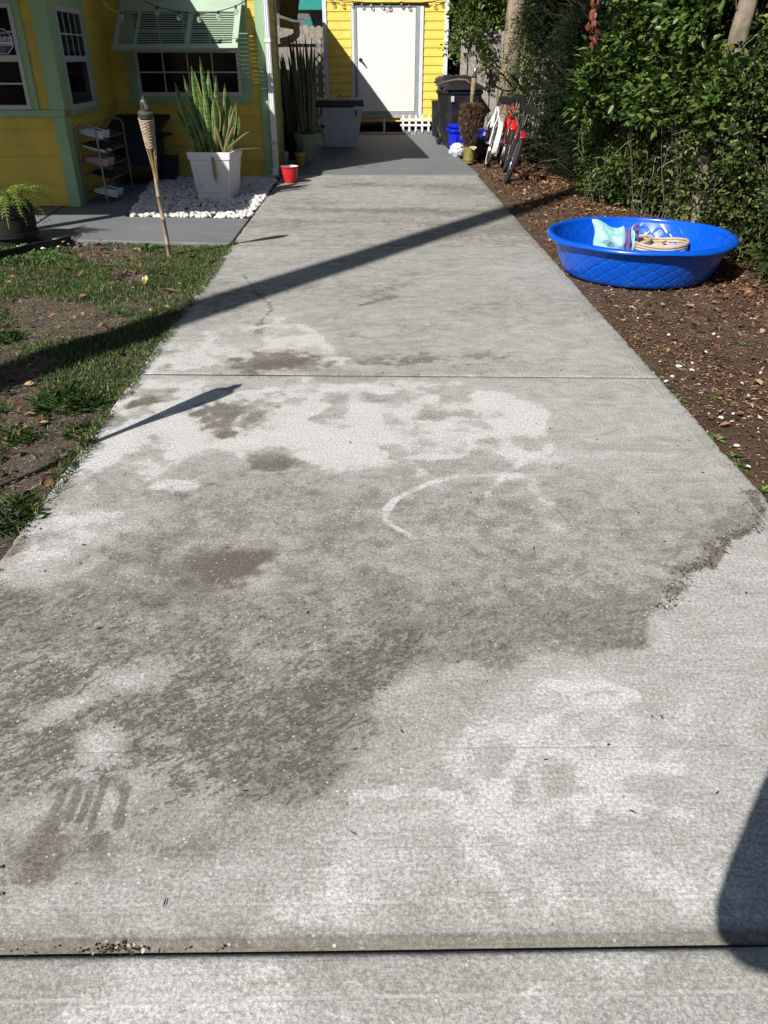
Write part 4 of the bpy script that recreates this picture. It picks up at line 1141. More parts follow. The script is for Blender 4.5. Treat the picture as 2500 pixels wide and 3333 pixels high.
def blade(parent, base, top, w, bend, mat, dead=0.0, tw=0.0):
    """flat upright leaf from base to top, bowed by bend (vector)"""
    n, m = 9, 5
    base, top, bend = Vector(base), Vector(top), Vector(bend)
    ax = (top - base).normalized(); sd0 = Vector((math.cos(tw), math.sin(tw), 0)); sd0 = (sd0 - ax * sd0.dot(ax)).normalized(); nr = ax.cross(sd0)
    V, A = [], []
    for i in range(n):
        s = i / (n - 1)
        c = base.lerp(top, s) + bend * (s * s) + nr * 0.01 * math.sin(5 * s + tw * 3)
        ww = w * (0.55 + 0.9 * s - 0.35 * s * s) if s < 0.7 else w * 1.0085 * max(0.0, 1 - ((s - 0.7) / 0.3) ** 1.6)
        for j in range(m):
            u = -1 + 2 * j / (m - 1)
            V.append(c + sd0 * ww * u + nr * (ww * 0.45 * (u * u))); A.append((abs(u), dead * (0.4 + 0.6 * s), 0, 1))
    idx = np.arange(n * m).reshape(n, m)
    F = np.stack([idx[:-1, :-1], idx[:-1, 1:], idx[1:, 1:], idx[1:, :-1]], -1).reshape(-1, 4)
    return np_mesh('leaf', np.array([tuple(v) for v in V]), F, mat, parent, True, org=base, attr=np.array(A))


sp_ = thing('snake_plant', 'tall snake plant with yellow-edged leaves in the white planter', 'plant', (pc.x, pc.y, PH - 0.05))
topspec = [(660,180), (600,242), (575,262), (640,262), (625,300), (710,240), (715,320), (695,275), (745,300), (760,330), (590,330), (560,345), (670,300), (680,225), (650,330), (770,380), (735,270), (612,290), (700,330), (580,300), (665,260), (725,350), (645,228), (605,360), (750,340), (685,340), (630,210), (655,290)]
for i, (px_, py_) in enumerate(topspec):
    yy = pc.y + random.uniform(-0.12, 0.14)
    tx = (px_ - 1209) / 2500 * (yy * 0.86 + 0.2) + 0.002 * yy
    tz = 1.47 - (py_ - 181) / 2500 * (yy * 0.86 + 0.2) * 0.86
    bx = pc.x + (tx - pc.x) * 0.55 + random.uniform(-0.04, 0.04)
    bx = min(max(bx, pc.x - 0.17), pc.x + 0.17)
    blade(sp_, (bx, pc.y + random.uniform(-0.15, 0.13), PH - 0.06), (tx, yy, tz), random.uniform(0.026, 0.042), (random.uniform(-.03, .03), random.uniform(-.05, .03), 0), SNK, 0.0, random.uniform(-0.7, 0.7))
for i in range(24):
    a = random.uniform(0, 6.28); r = random.uniform(.05, .19)
    blade(sp_, (pc.x + r * math.cos(a) * .8, pc.y + r * math.sin(a) * .8, PH - .06), (pc.x + r * math.cos(a) * 1.3, pc.y + r * math.sin(a) * 1.2, PH + random.uniform(.25, .6)), random.uniform(.018, .030), (random.uniform(-.04, .04), random.uniform(-.04, .04), 0), SNK, random.choice([0, 0, 0.2]), random.uniform(-.8, .8))
for (px_, py_), dd in (((850,480), .8), ((815,420), .6), ((555,350), .2), ((700,400), .9), ((768,345), .9), ((765,400), .8)):
    yy = pc.y - 0.1; tx = (px_ - 1209) / 2500 * (yy * .86 + .3); tz = 1.47 - (py_ - 181) / 2500 * (yy * .86 + .3) * .86
    blade(sp_, (pc.x + 0.12 * (1 if px_ > 690 else -1), yy, PH - .04), (tx, yy - .05, tz + 0.05), 0.018, (0.0, -.02, -0.06), SNK, dd, 0.3)
# dead leaf hanging over the front lip
hx_ = pc + pu * 0.045 - pv_ * (ht + 0.02)
blade(sp_, (hx_.x, hx_.y + 0.04, PH + 0.03), (hx_.x + 0.02, hx_.y - 0.005, PH - 0.33), 0.020, (0, 0, 0), SNK, 1.0, 0.0)

# ---- red bucket ---------------------------------------------------------------
bk = (*(-1.110, 11.097), 0.0)
bt = thing('red_bucket', 'red plastic bucket shaped like a party cup on the driveway edge', 'bucket', (bk[0], bk[1] + 0.1, 0.0))
RED = M('red_plastic', (0.55, 0.025, 0.03), 0.35, 0.06, 6)
MB().lathe([(0.0, 0.002), (0.092, 0.002), (0.095, 0.008), (0.103, 0.09), (0.106, 0.092), (0.119, 0.190), (0.127, 0.193), (0.128, 0.200), (0.124, 0.204), (0.118, 0.200)], 36, (bk[0], bk[1] + 0.1, 0)).build('body', RED, bt, smooth=True)
MB().lathe([(0.1165, 0.202), (0.098, 0.09), (0.088, 0.02), (0.0, 0.015)], 36, (bk[0], bk[1] + 0.1, 0)).build('liner', M('white_plastic', (0.7, 0.7, 0.72), 0.4, 0.03), bt, smooth=True)

# ---- deck box -----------------------------------------------------------------
db = thing('storage_bin', 'tall white tapered storage bin with a dark lid by the shed', 'bin', ((-0.580, 15.656)[0], (-0.580, 15.656)[1] + 0.3, 0))
cxb, cyb = (-0.580, 15.656)[0], (-0.580, 15.656)[1] + 0.30
hw0, hw1 = 0.305, -0.166 - cxb
zb1, zl1 = 0.670, 0.793


def rect(hx, hy, z, r=0.03): return [(cxb - hx + r, cyb - hy, z), (cxb + hx - r, cyb - hy, z), (cxb + hx, cyb - hy + r, z), (cxb + hx, cyb + hy - r, z), (cxb + hx - r, cyb + hy, z), (cxb - hx + r, cyb + hy, z), (cxb - hx, cyb + hy - r, z), (cxb - hx, cyb - hy + r, z)]


GREYW = M('grey_white_plastic', (0.50, 0.53, 0.58), 0.5, 0.05, 4)
MB().loft([rect(hw0, 0.30, 0.012), rect(hw1, 0.38, zb1)]).build('body', GREYW, db, bevel=0.006)
MB().loft([rect(hw1 + .015, .395, zb1 + .002), rect(hw1 + .02, .40, zb1 + .02), rect(hw1 + .02, .40, zl1 - .02)]).build('lid_band', M('charcoal_plastic', (0.03, 0.034, 0.04), 0.5), db, bevel=0.008)
MB().loft([rect(hw1 + .018, .398, zl1 - .018), rect(hw1 + .012, .39, zl1)]).build('lid', M('dusty_lid', (0.20, 0.185, 0.16), 0.75, 0.25, 12), db, bevel=0.006)
for px_ in (1049, 1162):
    xx = cxb + (px_ - 1109) / 2500 * 13.7
    MB().obox((xx, cyb - .375 - .008, zb1 - .06), (0.014, 0, 0), (0, 0.004, 0), (0, 0.01, 0.075)).build('strap', BLACK, db)
MB().obox((cxb + 0.33, cyb - .40, zb1 - .012), (0.08, 0, 0), (0, 0.003, 0), (0, 0, 0.03)).build('tag', M('tag_white', (0.55, 0.57, 0.6), 0.5), db)
MB().sphere((cxb - .31, cyb - .345, 0.366), 0.028, 10, 8).build('knob', BLACK, db, smooth=True)
bow = MB().tube([(cxb - .05, cyb, zl1 + .012), (cxb, cyb, zl1 + .06), (cxb + .06, cyb, zl1 + .02), (cxb + .13, cyb - .02, zl1 + .05), (cxb + .17, cyb, zl1 + .012)], .008, 6).build('cord_loop', BLACK, None, smooth=True)
tag(bow, 'short black cord curled on top of the storage bin lid', 'cord')

# ---- pots in the shade behind the corner --------------------------------------
pg = Vector((*(-1.029, 13.150), 0)) + Vector((0, .16, 0))
gp = thing('green_pot', 'tall sage green plastic pot in the shade by the wall', 'pot', pg)
zp = 0.427
MB().lathe([(0.0, .006), (.125, .006), (.13, .02), (.165, zp * .78), (.17, zp * .8), (.185, zp - .03), (.195, zp), (.175, zp), (.15, zp - .1), (0, zp - .1)], 28, pg).build('body', M('sage_plastic', (0.21, 0.30, 0.20), 0.5, 0.06), gp, smooth=True)
s2 = thing('snake_plant', 'tall dark snake plant growing in the sage green pot', 'plant', (pg.x, pg.y, zp - .08))
for i in range(26):
    a = random.uniform(0, 6.28); r = random.uniform(.02, .12)
    blade(s2, (pg.x + r * math.cos(a), pg.y + r * math.sin(a), zp - .08), (pg.x + 1.9 * r * math.cos(a) + random.uniform(-.05, .05), pg.y + 1.5 * r * math.sin(a), random.uniform(1.0, 1.78)), random.uniform(.02, .034), (random.uniform(-.06, .10), 0, 0), SNKD, 0, random.uniform(-.8, .8))
p3_ = Vector(((-1.344, 13.815)[0], 13.9, 0))
g2 = thing('black_pot', 'black nursery pot hidden in leaves beside the downspout', 'pot', p3_)
MB().lathe([(0, .006), (.15, .006), (.19, .36), (.20, .37), (.17, .37), (.16, .3), (0, .3)], 24, p3_).build('body', M('black_pot', (0.012, 0.012, 0.013), 0.6), g2, smooth=True)
s3 = thing('snake_plant', 'wide dark snake plant crowding the wall behind the downspout', 'plant', (p3_.x, p3_.y, .3))
for i in range(34):
    a = random.uniform(0, 6.28); r = random.uniform(.02, .16)
    blade(s3, (p3_.x + r * math.cos(a), p3_.y + r * math.sin(a), .30), (p3_.x + 2.0 * r * math.cos(a) + random.uniform(-.12, .10), p3_.y + 1.3 * r * math.sin(a) - .1, random.uniform(.75, 1.62)), random.uniform(.022, .036), (random.uniform(-.10, .08), random.uniform(-.1, .05), 0), SNKD, 0, random.uniform(-.8, .8))
yp = Vector((*(-1.083, 12.619), 0)) + Vector((0, .08, 0))
y1 = thing('yellow_pot', 'small mustard glazed pot beside the sage green pot', 'pot', yp)
MB().lathe([(0, .004), (.062, .004), (.066, .02), (.072, .16), (.084, .17), (.086, .225), (.076, .225), (.07, .19), (0, .19)], 24, yp).build('body', M('mustard_glaze', (0.30, 0.22, 0.03), 0.3, 0.15, 9), y1, smooth=True)
for i in range(7):
    a = i * .9
    blade(y1, (yp.x, yp.y, .19), (yp.x + .06 * math.cos(a), yp.y + .06 * math.sin(a), .34), .012, (0, 0, 0), SNKD, 0, a)
cb = Vector((*(-1.312, 12.695), 0)) + Vector((0, .06, 0))
bo = MB().lathe([(0, .0), (.012, .0), (.014, .05), (.045, .09), (.047, .2), (.044, .205), (.044, .1), (.01, .06), (0, .06)], 18, (cb.x, cb.y, .02)).build('plastic_bottle', M('cloudy_plastic', (0.42, 0.42, 0.42), 0.25, 0.1), None, smooth=True)
tag(bo, 'cloudy upturned plastic bottle beside the downspout foot', 'bottle')

# ---- shoe rack and shoes ------------------------------------------------------
RK = M('grey_tube', (0.25, 0.25, 0.24), 0.4, 0.1, 9, metal=0.6)
ra, rb_, rc = (-3.276, 9.490), (-3.050, 9.466), (-3.264, 10.552)
x0r, x1r, y0r, y1r = ra[0], rb_[0], (ra[1] + rb_[1]) / 2, rc[1]
zr = 0.813
rack = thing('shoe_rack', 'grey tubular shoe rack with slanted shelves against the yellow wall', 'shoe rack', ((x0r + x1r) / 2, (y0r + y1r) / 2, 0))
for yy in (y0r, y1r):
    P = [(x0r, yy, 0.006), (x0r, yy, zr - .07)] + [(x0r + .06 - .06 * math.cos(a), yy, zr - .07 + .07 * math.sin(a)) for a in (0.4, .8, 1.2, 1.57)] + [(x1r - .06 + .06 * math.sin(a), yy, zr - .07 + .07 * math.cos(a)) for a in (0, .4, .8, 1.2, 1.57)] + [(x1r, yy, .006)]
    MB().tube(P, .011, 7).build('side_frame', RK, rack, smooth=True)
lev = [zr * f_ for f_ in (.075, .30, .48, .66, .83)]
for zz in lev:
    mb = MB()
    for xx, dz_ in ((x0r, .055), (x1r, -.02)): mb.tube([(xx, y0r, zz + dz_), (xx, y1r, zz + dz_)], .008, 6)
    for k in range(7):
        yy = y0r + (y1r - y0r) * (k + .5) / 7; mb.tube([(x0r, yy, zz + .055), (x1r, yy, zz - .02)], .003, 5)
    mb.build('shelf', RK, rack, smooth=True)


def shoe(label, x, y, z, mu, ms, clog=False, L=.27, yaw=0.0):
    """toe towards -X (to the wall), tilted with the shelf"""
    t = thing('shoe', label, 'shoe', (x, y, z), (0, rad(15), yaw), 'shoes on the rack', local=True)
    def ring(s, z0, z1, k=1.0):
        w = (.034 + .012 * math.sin(min(1, s * 1.15) * math.pi) - .004 * (s > .6)) * k * (1 if 0.05 < s < .96 else .6)
        return [( L / 2 - s * L, w * math.cos(a), z0 + (z1 - z0) * (.5 + .5 * math.sin(a))) for a in [2 * math.pi * i / 10 for i in range(10)]]
    ss = [0, .05, .2, .4, .6, .8, .93, 1.0]
    def rect_(s, z0, z1, k=1.0):
        w = (.030 + .016 * math.sin(min(1, .15 + s * .95) * math.pi * .8) ** 2) * (1.0 if 0.03 < s < .97 else .62) * k
        return [(L / 2 - s * L, -w, z0), (L / 2 - s * L, w, z0), (L / 2 - s * L, w, z1), (L / 2 - s * L, -w, z1)]
    MB().loft([rect_(s, 0, .024 + (.006 if s < .3 else 0)) for s in ss]).build('sole', ms, t, bevel=.004)
    hts = [.075, .085, .075, .078, .07, .052, .042, .028]
    rings = []
    for s, h in zip(ss, hts):
        w = (.030 + .013 * math.sin(min(1, .15 + s * .95) * math.pi * .8) ** 2) * (1.0 if 0.03 < s < .97 else .6)
        rings.append([(L / 2 - s * L * .99, -w, .022), (L / 2 - s * L * .99, -w * .95, .022 + (h - .022) * .6), (L / 2 - s * L * .99, -w * .5, h), (L / 2 - s * L * .99, w * .5, h), (L / 2 - s * L * .99, w * .95, .022 + (h - .022) * .6), (L / 2 - s * L * .99, w, .022)])
    MB().loft(rings).build('upper', mu, t, smooth=True)
    MB().obox((.06, 0, .0805), (.05, 0, 0), (0, .02, 0), (0, 0, .003)).build('opening', M('shoe_lining', (0.04, 0.04, 0.045), .8), t, bevel=.01)
    if clog:
        for i, (a, b) in enumerate(((-.05, .012), (-.05, -.014), (-.075, 0), (-.03, .018), (-.03, -.02))):
            MB().sphere((a, b, .062 - .0 * i + (-.012 if a < -.06 else 0)), .006, 6, 4).build('vent_hole', BLACK, t)
    else:
        for i in range(3): MB().obox((-.005 - .018 * i, 0, .072 - .007 * i), (.003, 0, 0), (0, .018, 0), (0, 0, .004)).build('lace', ms, t)
    return t


W_ = M('white_canvas', (0.55, 0.56, 0.58), .7, .05); WS = M('white_rubber', (0.60, 0.61, 0.63), .5, .05); BK = M('black_canvas', (0.012, 0.012, 0.014), .8); PK = M('pink_foam', (0.45, 0.27, 0.34), .6, .06)
ym = [(y0r + .12), (y0r + .32)]
xs_ = (x0r + x1r) / 2 + .02
for lv, (mu, ms, la, cl) in ((4, (W_, WS, 'white slip-on shoe on the top shelf of the rack', False)), (3, (BK, WS, 'black shoe with white sole on the second rack shelf', False)), (2, (PK, PK, 'pink foam clog with holes on the middle rack shelf', True)), (0, (W_, WS, 'white laced sneaker on the lowest rack shelf', False))):
    for i in (0, 1):
        shoe(la + (', nearer the camera' if i == 0 else ', farther from the camera'), xs_ + (.05 if lv == 0 else 0), ym[i], lev[lv] + .022, mu, ms, cl, yaw=random.uniform(-.08, .08))
sh1 = shoe('black sandal lying on the fourth rack shelf', xs_, ym[1] - .05, lev[1] + .02, BK, BK, False, .23)

# ---- pet house and navy tub ---------------------------------------------------
NV = M('navy_wood', (0.020, 0.030, 0.055), 0.7, 0.2, 5); NVT = M('slate_trim', (0.06, 0.066, 0.075), 0.7, 0.1, 5); NVR = M('black_felt', (0.012, 0.012, 0.012), 0.9, .2, 20)
yh = 10.95; hx0, hx1 = -3.399, -2.831; hz0, hz1 = 0.191, 0.623
ph = thing('pet_house', 'dark navy wooden pet house on legs in the shaded corner', 'pet house', ((hx0 + hx1) / 2, yh + .3, 0))
MB().box(hx0, yh, hz0, hx1, yh + .62, hz1).build('body', NV, ph)
for z_ in (hz0 + .07, hz0 + .19, hz0 + .31): MB().box(hx0 + .045, yh - .006, z_, hx1 - .045, yh - .001, z_ + .11).build('board', NV, ph, bevel=.004)
for a, b in ((hx0 - .01, hx0 + .04), (hx1 - .04, hx1 + .01)): MB().box(a, yh - .02, 0.008, b, yh + .03, hz1).build('leg', NVT, ph, bevel=.004)
for a, b in ((hx0 - .01, hx0 + .04), (hx1 - .04, hx1 + .01)): MB().box(a, yh + .59, 0.008, b, yh + .635, hz0 + .1).build('leg', NVT, ph, bevel=.004)
MB().box(hx0 + .042, yh - .016, hz0 - .01, hx1 - .042, yh + .02, hz0 + .05).build('rail', NVT, ph); MB().box(hx0 + .042, yh - .016, hz1 - .045, hx1 - .042, yh + .02, hz1).build('rail', NVT, ph)
wx0, wx1, wz0, wz1 = -3.357, -3.137, 0.255, 0.493
mb = MB().box(wx0, yh - .03, wz0, wx1, yh - .008, wz0 + .04); mb.box(wx0, yh - .03, wz1 - .04, wx1, yh - .008, wz1); mb.box(wx0, yh - .03, wz0 + .04, wx0 + .04, yh - .008, wz1 - .04); mb.box(wx1 - .04, yh - .03, wz0 + .04, wx1, yh - .008, wz1 - .04)
wi = mb.build('window', NVT, ph); MB().box(wx0 + .04, yh - .014, wz0 + .04, wx1 - .04, yh - .0085, wz1 - .04).build('pane', GLASS, wi)
MB().loft([[(hx0 - .08, yh - .10, hz1 - .005), (hx1 + .12, yh - .10, hz1 - .005), (hx1 + .10, yh - .09, hz1 + .025), (hx0 - .06, yh - .09, hz1 + .025)], [(hx0 - .08, yh + .7, hz1 + .14), (hx1 + .12, yh + .7, hz1 + .14), (hx1 + .10, yh + .7, hz1 + .17), (hx0 - .06, yh + .7, hz1 + .17)]]).build('roof', NVR, ph)
MB().box(hx1 + .015, yh + .05, hz1 - .06, hx1 + .16, yh + .5, hz1 - .04).build('side_shelf', NVR, ph)
tx0, tx1 = -2.951, -2.671
tb = thing('plastic_tub', 'dark navy plastic tub standing behind the white stones', 'tub', ((tx0 + tx1) / 2, 11.45, 0))
MB().prism([(tx0 + .02, 11.3), (tx1 - .02, 11.3), (tx1 - .02, 11.62), (tx0 + .02, 11.62)], -.005, 0.278, [(tx0, 11.28), (tx1, 11.28), (tx1, 11.64), (tx0, 11.64)]).build('body', NV, tb, bevel=.012)
MB().box(tx0 - .01, 11.27, 0.278 + .001, tx1 + .01, 11.65, 0.296).build('lid', NV, tb, bevel=.006)

# ---- kiddie pool --------------------------------------------------------------
POOL = M('blue_pool_plastic', (0.001, 0.085, 0.56), 0.26, 0.07, 4, spec=0.5, dirt=(0.012, 0.11, 0.50), dscale=6)
pa, pbb = (1.364, 6.184, 0.270), (2.815, 6.235, 0.270)
PR = (Vector(pbb) - Vector(pa)).length / 2 * 0.985
PC = Vector(((pa[0] + pbb[0]) / 2, (pa[1] + pbb[1]) / 2 + 0.02, -0.015))
pool = thing('kiddie_pool', 'bright blue round plastic kiddie pool on the mulch', 'pool', PC)
NT_, PHT = 840, 0.285
def wallr(z): return PR - 0.165 + 0.125 * (z / PHT) ** 0.8
zrow = np.concatenate([[0.0, 0.012], np.linspace(0.03, 0.245, 40), [0.262, 0.275]])
th = np.arange(NT_) * 2 * math.pi / NT_
T, Zr = np.meshgrid(th, zrow)
nw = 28
zc = [0.032 + 0.046 * k for k in range(5)]
dmin = np.full(T.shape, 9.0)
for k, z_ in enumerate(zc):
    crv = z_ + 0.023 * (1 if k % 2 else -1) * np.cos(nw * T)
    dmin = np.minimum(dmin, np.abs(Zr - crv) / np.sqrt(1 + (0.023 * nw / 0.63 * np.sin(nw * T)) ** 2))
rid = np.exp(-(dmin / 0.0055) ** 2) * ((Zr > 0.02) & (Zr < 0.25))
def ringmesh(off, sgn_):
    Rr = wallr(Zr) + 0.0 * T + off - 0.0042 * rid
    Rr = np.where(Zr < 0.011, Rr - 0.012, Rr)
    return np.stack([PC.x + Rr * np.cos(T), PC.y + Rr * np.sin(T), PC.z + Zr], -1)
Vo, Vi = ringmesh(0, 1), ringmesh(-0.005, -1)
rimp = [(0.0, 0.275), (0.008, 0.277), (0.030, 0.276), (0.044, 0.270), (0.047, 0.276), (0.046, 0.288), (0.036, 0.298), (0.018, 0.302), (0.002, 0.298), (-0.005, 0.285)]
rows = [Vo[i] for i in range(len(zrow))]
for dr, z_ in rimp:
    wob = 0.004 * np.sin(3 * th + 1) + 0.003 * np.sin(7 * th)
    R_ = wallr(0.275) + dr
    rows.append(np.stack([PC.x + R_ * np.cos(th), PC.y + R_ * np.sin(th), PC.z + z_ + wob * (dr > 0.01)], -1))
rows += [Vi[i] for i in range(len(zrow) - 1, 0, -1)]
for r_, z_ in ((wallr(0) - .03, .008), (0.4, .008), (0.15, .008), (0.02, .008)):
    rows.append(np.stack([PC.x + r_ * np.cos(th), PC.y + r_ * np.sin(th), PC.z + z_ + 0 * th], -1))
Vp = np.stack(rows, 0); nr_ = len(rows)
I = np.arange(nr_ * NT_).reshape(nr_, NT_); J = np.roll(I, -1, 1)
np_mesh('basin', Vp.reshape(-1, 3), np.stack([I[:-1], J[:-1], J[1:], I[1:]], -1).reshape(-1, 4), POOL, pool, True, org=PC)
# baskets and bag in the pool
SEA = M('seagrass_coil', (0.42, 0.33, 0.22), 0.8, 0.2, 25, 0.3, 90)


def basket(label, c, rx, ry, h, n=7, pad=True):
    b = thing('basket', label, 'basket', c)
    for i in range(n):
        f_ = i / (n - 1); z = h * (i + .5) / n; e = 1 + .10 * f_
        P = [(c[0] + rx * e * math.cos(a), c[1] + ry * e * math.sin(a), c[2] + z + (0.012 * math.cos(2 * a) * f_)) for a in [2 * math.pi * k / 44 for k in range(45)]]
        MB().tube(P, h / n * .56, 6, caps=False).build('coil', SEA, b, smooth=True)
    mb = MB(); mb.loft([[(c[0] + rx * k * math.cos(a), c[1] + ry * k * math.sin(a), c[2] + z) for a in [2 * math.pi * q / 36 for q in range(36)]] for k, z in ((1.0, .004), (1.0, .014), (.6, .016), (.05, .016))])
    mb.build('floor', SEA, b)
    if pad:
        mb = MB(); mb.loft([[(c[0] + .02 + rx * k * math.cos(a) * (1 + .06 * math.sin(5 * a)), c[1] + ry * k * math.sin(a) * (1 + .05 * math.cos(4 * a)), c[2] + z + .006 * math.sin(3 * a + 9 * k)) for a in [2 * math.pi * q / 36 for q in range(36)]] for k, z in ((.86, .08), (.9, .095), (.8, .115), (.5, .125), (.2, .122), (.02, .12))])
        o_ = mb.build('cushion', M('floral_cushion', (0.62, 0.55, 0.47), .85, .06, 6, dirt=(0.20, 0.16, 0.12), dscale=22), b, smooth=True)
    MB().obox((c[0] + rx * .98, c[1] - ry * .45, c[2] + h * .8), (.004, .0, 0), (0, .016, 0), (0, 0, .018)).build('care_tag', WS, b)
    return b


zpf = PC.z + .010
c1 = (2.36, 6.43)
basket('oval seagrass basket with a floral cushion in the blue pool', (c1[0], c1[1] + .12, zpf), .21, .165, .165, 8)
c2 = (2.19, 6.46)
basket('smaller seagrass basket half hidden behind the teal bag', (c2[0] - .01, c2[1] + .22, zpf), .13, .12, .17, 7, False)
lf = MB().add([(c1[0] + .03, c1[1] + .13, zpf + .138), (c1[0] + .05, c1[1] + .12, zpf + .142), (c1[0] + .075, c1[1] + .15, zpf + .165), (c1[0] + .045, c1[1] + .15, zpf + .150)], [(0, 1, 2, 3)]).build('fallen_leaf', M('dry_red_leaf', (0.16, 0.05, 0.03), .7), None)
lf.modifiers.new('t', 'SOLIDIFY').thickness = .002
tag(lf, 'dry reddish leaf lying on the basket cushion', 'leaf')
bagp = [(1.805, 6.500, 0.118), (2.075, 6.500, 0.093), (2.051, 6.500, 0.245), (1.795, 6.500, 0.279)]
TEALB = NT('teal_tie_dye'); _p = TEALB.pos()
_c = TEALB.ramp(TEALB.noise(_p, 9, 5, .6), [(.3, (0.22, 0.50, 0.50)), (.5, (0.36, 0.58, 0.60)), (.7, (0.30, 0.55, 0.42))]); TEALB.set(Base_Color=_c, Roughness=.7); TEALB.bump(TEALB.noise(_p, 14, 4, .6), .8, .02); TEALB = TEALB.m
PURP = M('purple_band', (0.16, 0.09, 0.33), .6, .12, 20)
bag = thing('fabric_bag', 'crumpled teal fabric bag with purple bands in the blue pool', 'bag', ((bagp[0][0] + bagp[1][0]) / 2, 6.50, zpf))


def pillow(x0, x1, z0, z1, y, t, name, mat, parent, tilt=.05, seed=0):
    n, m = 15, 13; V = []
    for side in (-1, 1):
        for i in range(n):
            for j in range(m):
                u, v = i / (n - 1), j / (m - 1)
                bul = (max(0, math.sin(math.pi * u)) * max(0, math.sin(math.pi * v))) ** .45
                wr = .020 * math.sin(9 * u + 5 * v + seed) + .014 * math.sin(17 * v + 3 * u + seed * 2) + .02 * mnoise.noise(Vector((u * 4, v * 4, seed + 1.0)))
                V.append((x0 + (x1 - x0) * u + (x1 - x0) * (.05 * math.sin(4 * v + seed) + .03 * math.sin(11 * v)), y + side * (t * bul + .002) + wr * bul + tilt * v, z0 + (z1 - z0) * v * (1 + .10 * math.sin(5 * u + 1 + seed)) + tilt * .3 * (1 - u)))
    F = []
    for s in (0, 1):
        for i in range(n - 1):
            for j in range(m - 1):
                a = s * n * m + i * m + j; q = (a, a + m, a + m + 1, a + 1); F.append(q if s == 0 else q[::-1])
    def e(i, j): return i * m + j
    per = [e(i, 0) for i in range(n)] + [e(n - 1, j) for j in range(1, m)] + [e(i, m - 1) for i in range(n - 2, -1, -1)] + [e(0, j) for j in range(m - 2, 0, -1)]
    for a, b in zip(per, per[1:] + per[:1]): F.append((b, a, a + n * m, b + n * m))
    return MB().add(V, F).build(name, mat, parent, smooth=True)


zb0, zb1_ = zpf + .004, bagp[3][2]
xa, xb_ = bagp[0][0], bagp[1][0]
pillow(xa, xb_, zb0, zb1_, 6.50, .06, 'body', TEALB, bag, .07)
pillow(xb_ + .002, xb_ + .035, zb0, zb1_ - .03, 6.50, .055, 'band', PURP, bag, .06, 2)
pillow(xb_ + .037, xb_ + .085, zb0, zb1_ - .03, 6.51, .05, 'pocket', TEALB, bag, .06, 4)
pillow(xb_ + .087, xb_ + .105, zb0, zb1_ - .01, 6.52, .045, 'band', PURP, bag, .06, 5)
MB().torus((xb_ + .07, 6.52, zb1_ - .01), .022, .009, 'y', 20, 6).build('knot', PURP, bag, smooth=True)

# ---- trash bins ---------------------------------------------------------------
BINK = M('black_bin_plastic', (0.016, 0.017, 0.019), 0.5, 0.25, 5, dirt=(0.05, 0.048, 0.045), dscale=5)


def trash(label, c, yaw, W=.62, D=.72, Hh=1.02, lidtilt=.10):
    t = thing('trash_bin', label, 'trash bin', c, (0, 0, yaw), 'black trash bins', local=True)
    def rc_(hx, hy, z, r=.06): return [(-hx + r, -hy, z), (hx - r, -hy, z), (hx, -hy + r, z), (hx, hy - r, z), (hx - r, hy, z), (-hx + r, hy, z), (-hx, hy - r, z), (-hx, -hy + r, z)]
    MB().loft([rc_(W * .37, D * .36, .03), rc_(W * .40, D * .40, Hh * .35), rc_(W * .47, D * .47, Hh * .86), rc_(W * .5, D * .5, Hh * .88), rc_(W * .5, D * .5, Hh * .93)]).build('body', BINK, t, bevel=.012)
    MB().obox((0, -D * .455, Hh * .58), (W * .27, 0, 0), (0, .008, 0), (0, -D * .025, Hh * .2)).build('front_panel', BINK, t, bevel=.006)
    z = Hh * .935
    MB().loft([[(-W * .53, -D * .54, z), (W * .53, -D * .54, z), (W * .53, D * .54, z + lidtilt), (-W * .53, D * .54, z + lidtilt)], [(-W * .53, -D * .54, z + .03), (W * .53, -D * .54, z + .03), (W * .53, D * .54, z + .03 + lidtilt), (-W * .53, D * .54, z + .03 + lidtilt)], [(-W * .42, -D * .40, z + .085), (W * .42, -D * .40, z + .085), (W * .42, D * .40, z + .075 + lidtilt), (-W * .42, D * .40, z + .075 + lidtilt)]]).build('lid', BINK, t, bevel=.012)
    for k in range(4):
        x_ = -W * .3 + k * W * .2; MB().obox((x_, -.02, z + .088 + lidtilt * .5), (.012, 0, 0), (0, D * .36, lidtilt * .36), (0, 0, .008)).build('lid_rib', BINK, t)
    MB().tube([(-W * .3, D * .56, Hh * .92), (-W * .3, D * .64, Hh * .95), (W * .3, D * .64, Hh * .95), (W * .3, D * .56, Hh * .92)], .016, 6).build('handle', BINK, t)
    for s_ in (-1, 1):
        w = MB().torus((s_ * W * .40, D * .38, .13), .095, .03, 'x', 20, 8).build('wheel', BINK, t, smooth=True)
    MB().obox((-W * .36, -D * .485, Hh * .80), (.03, 0, 0), (0, .003, 0), (0, 0, .045)).build('label_sticker', M('sticker_white', (0.6, 0.6, 0.62), .5), t)
    return t


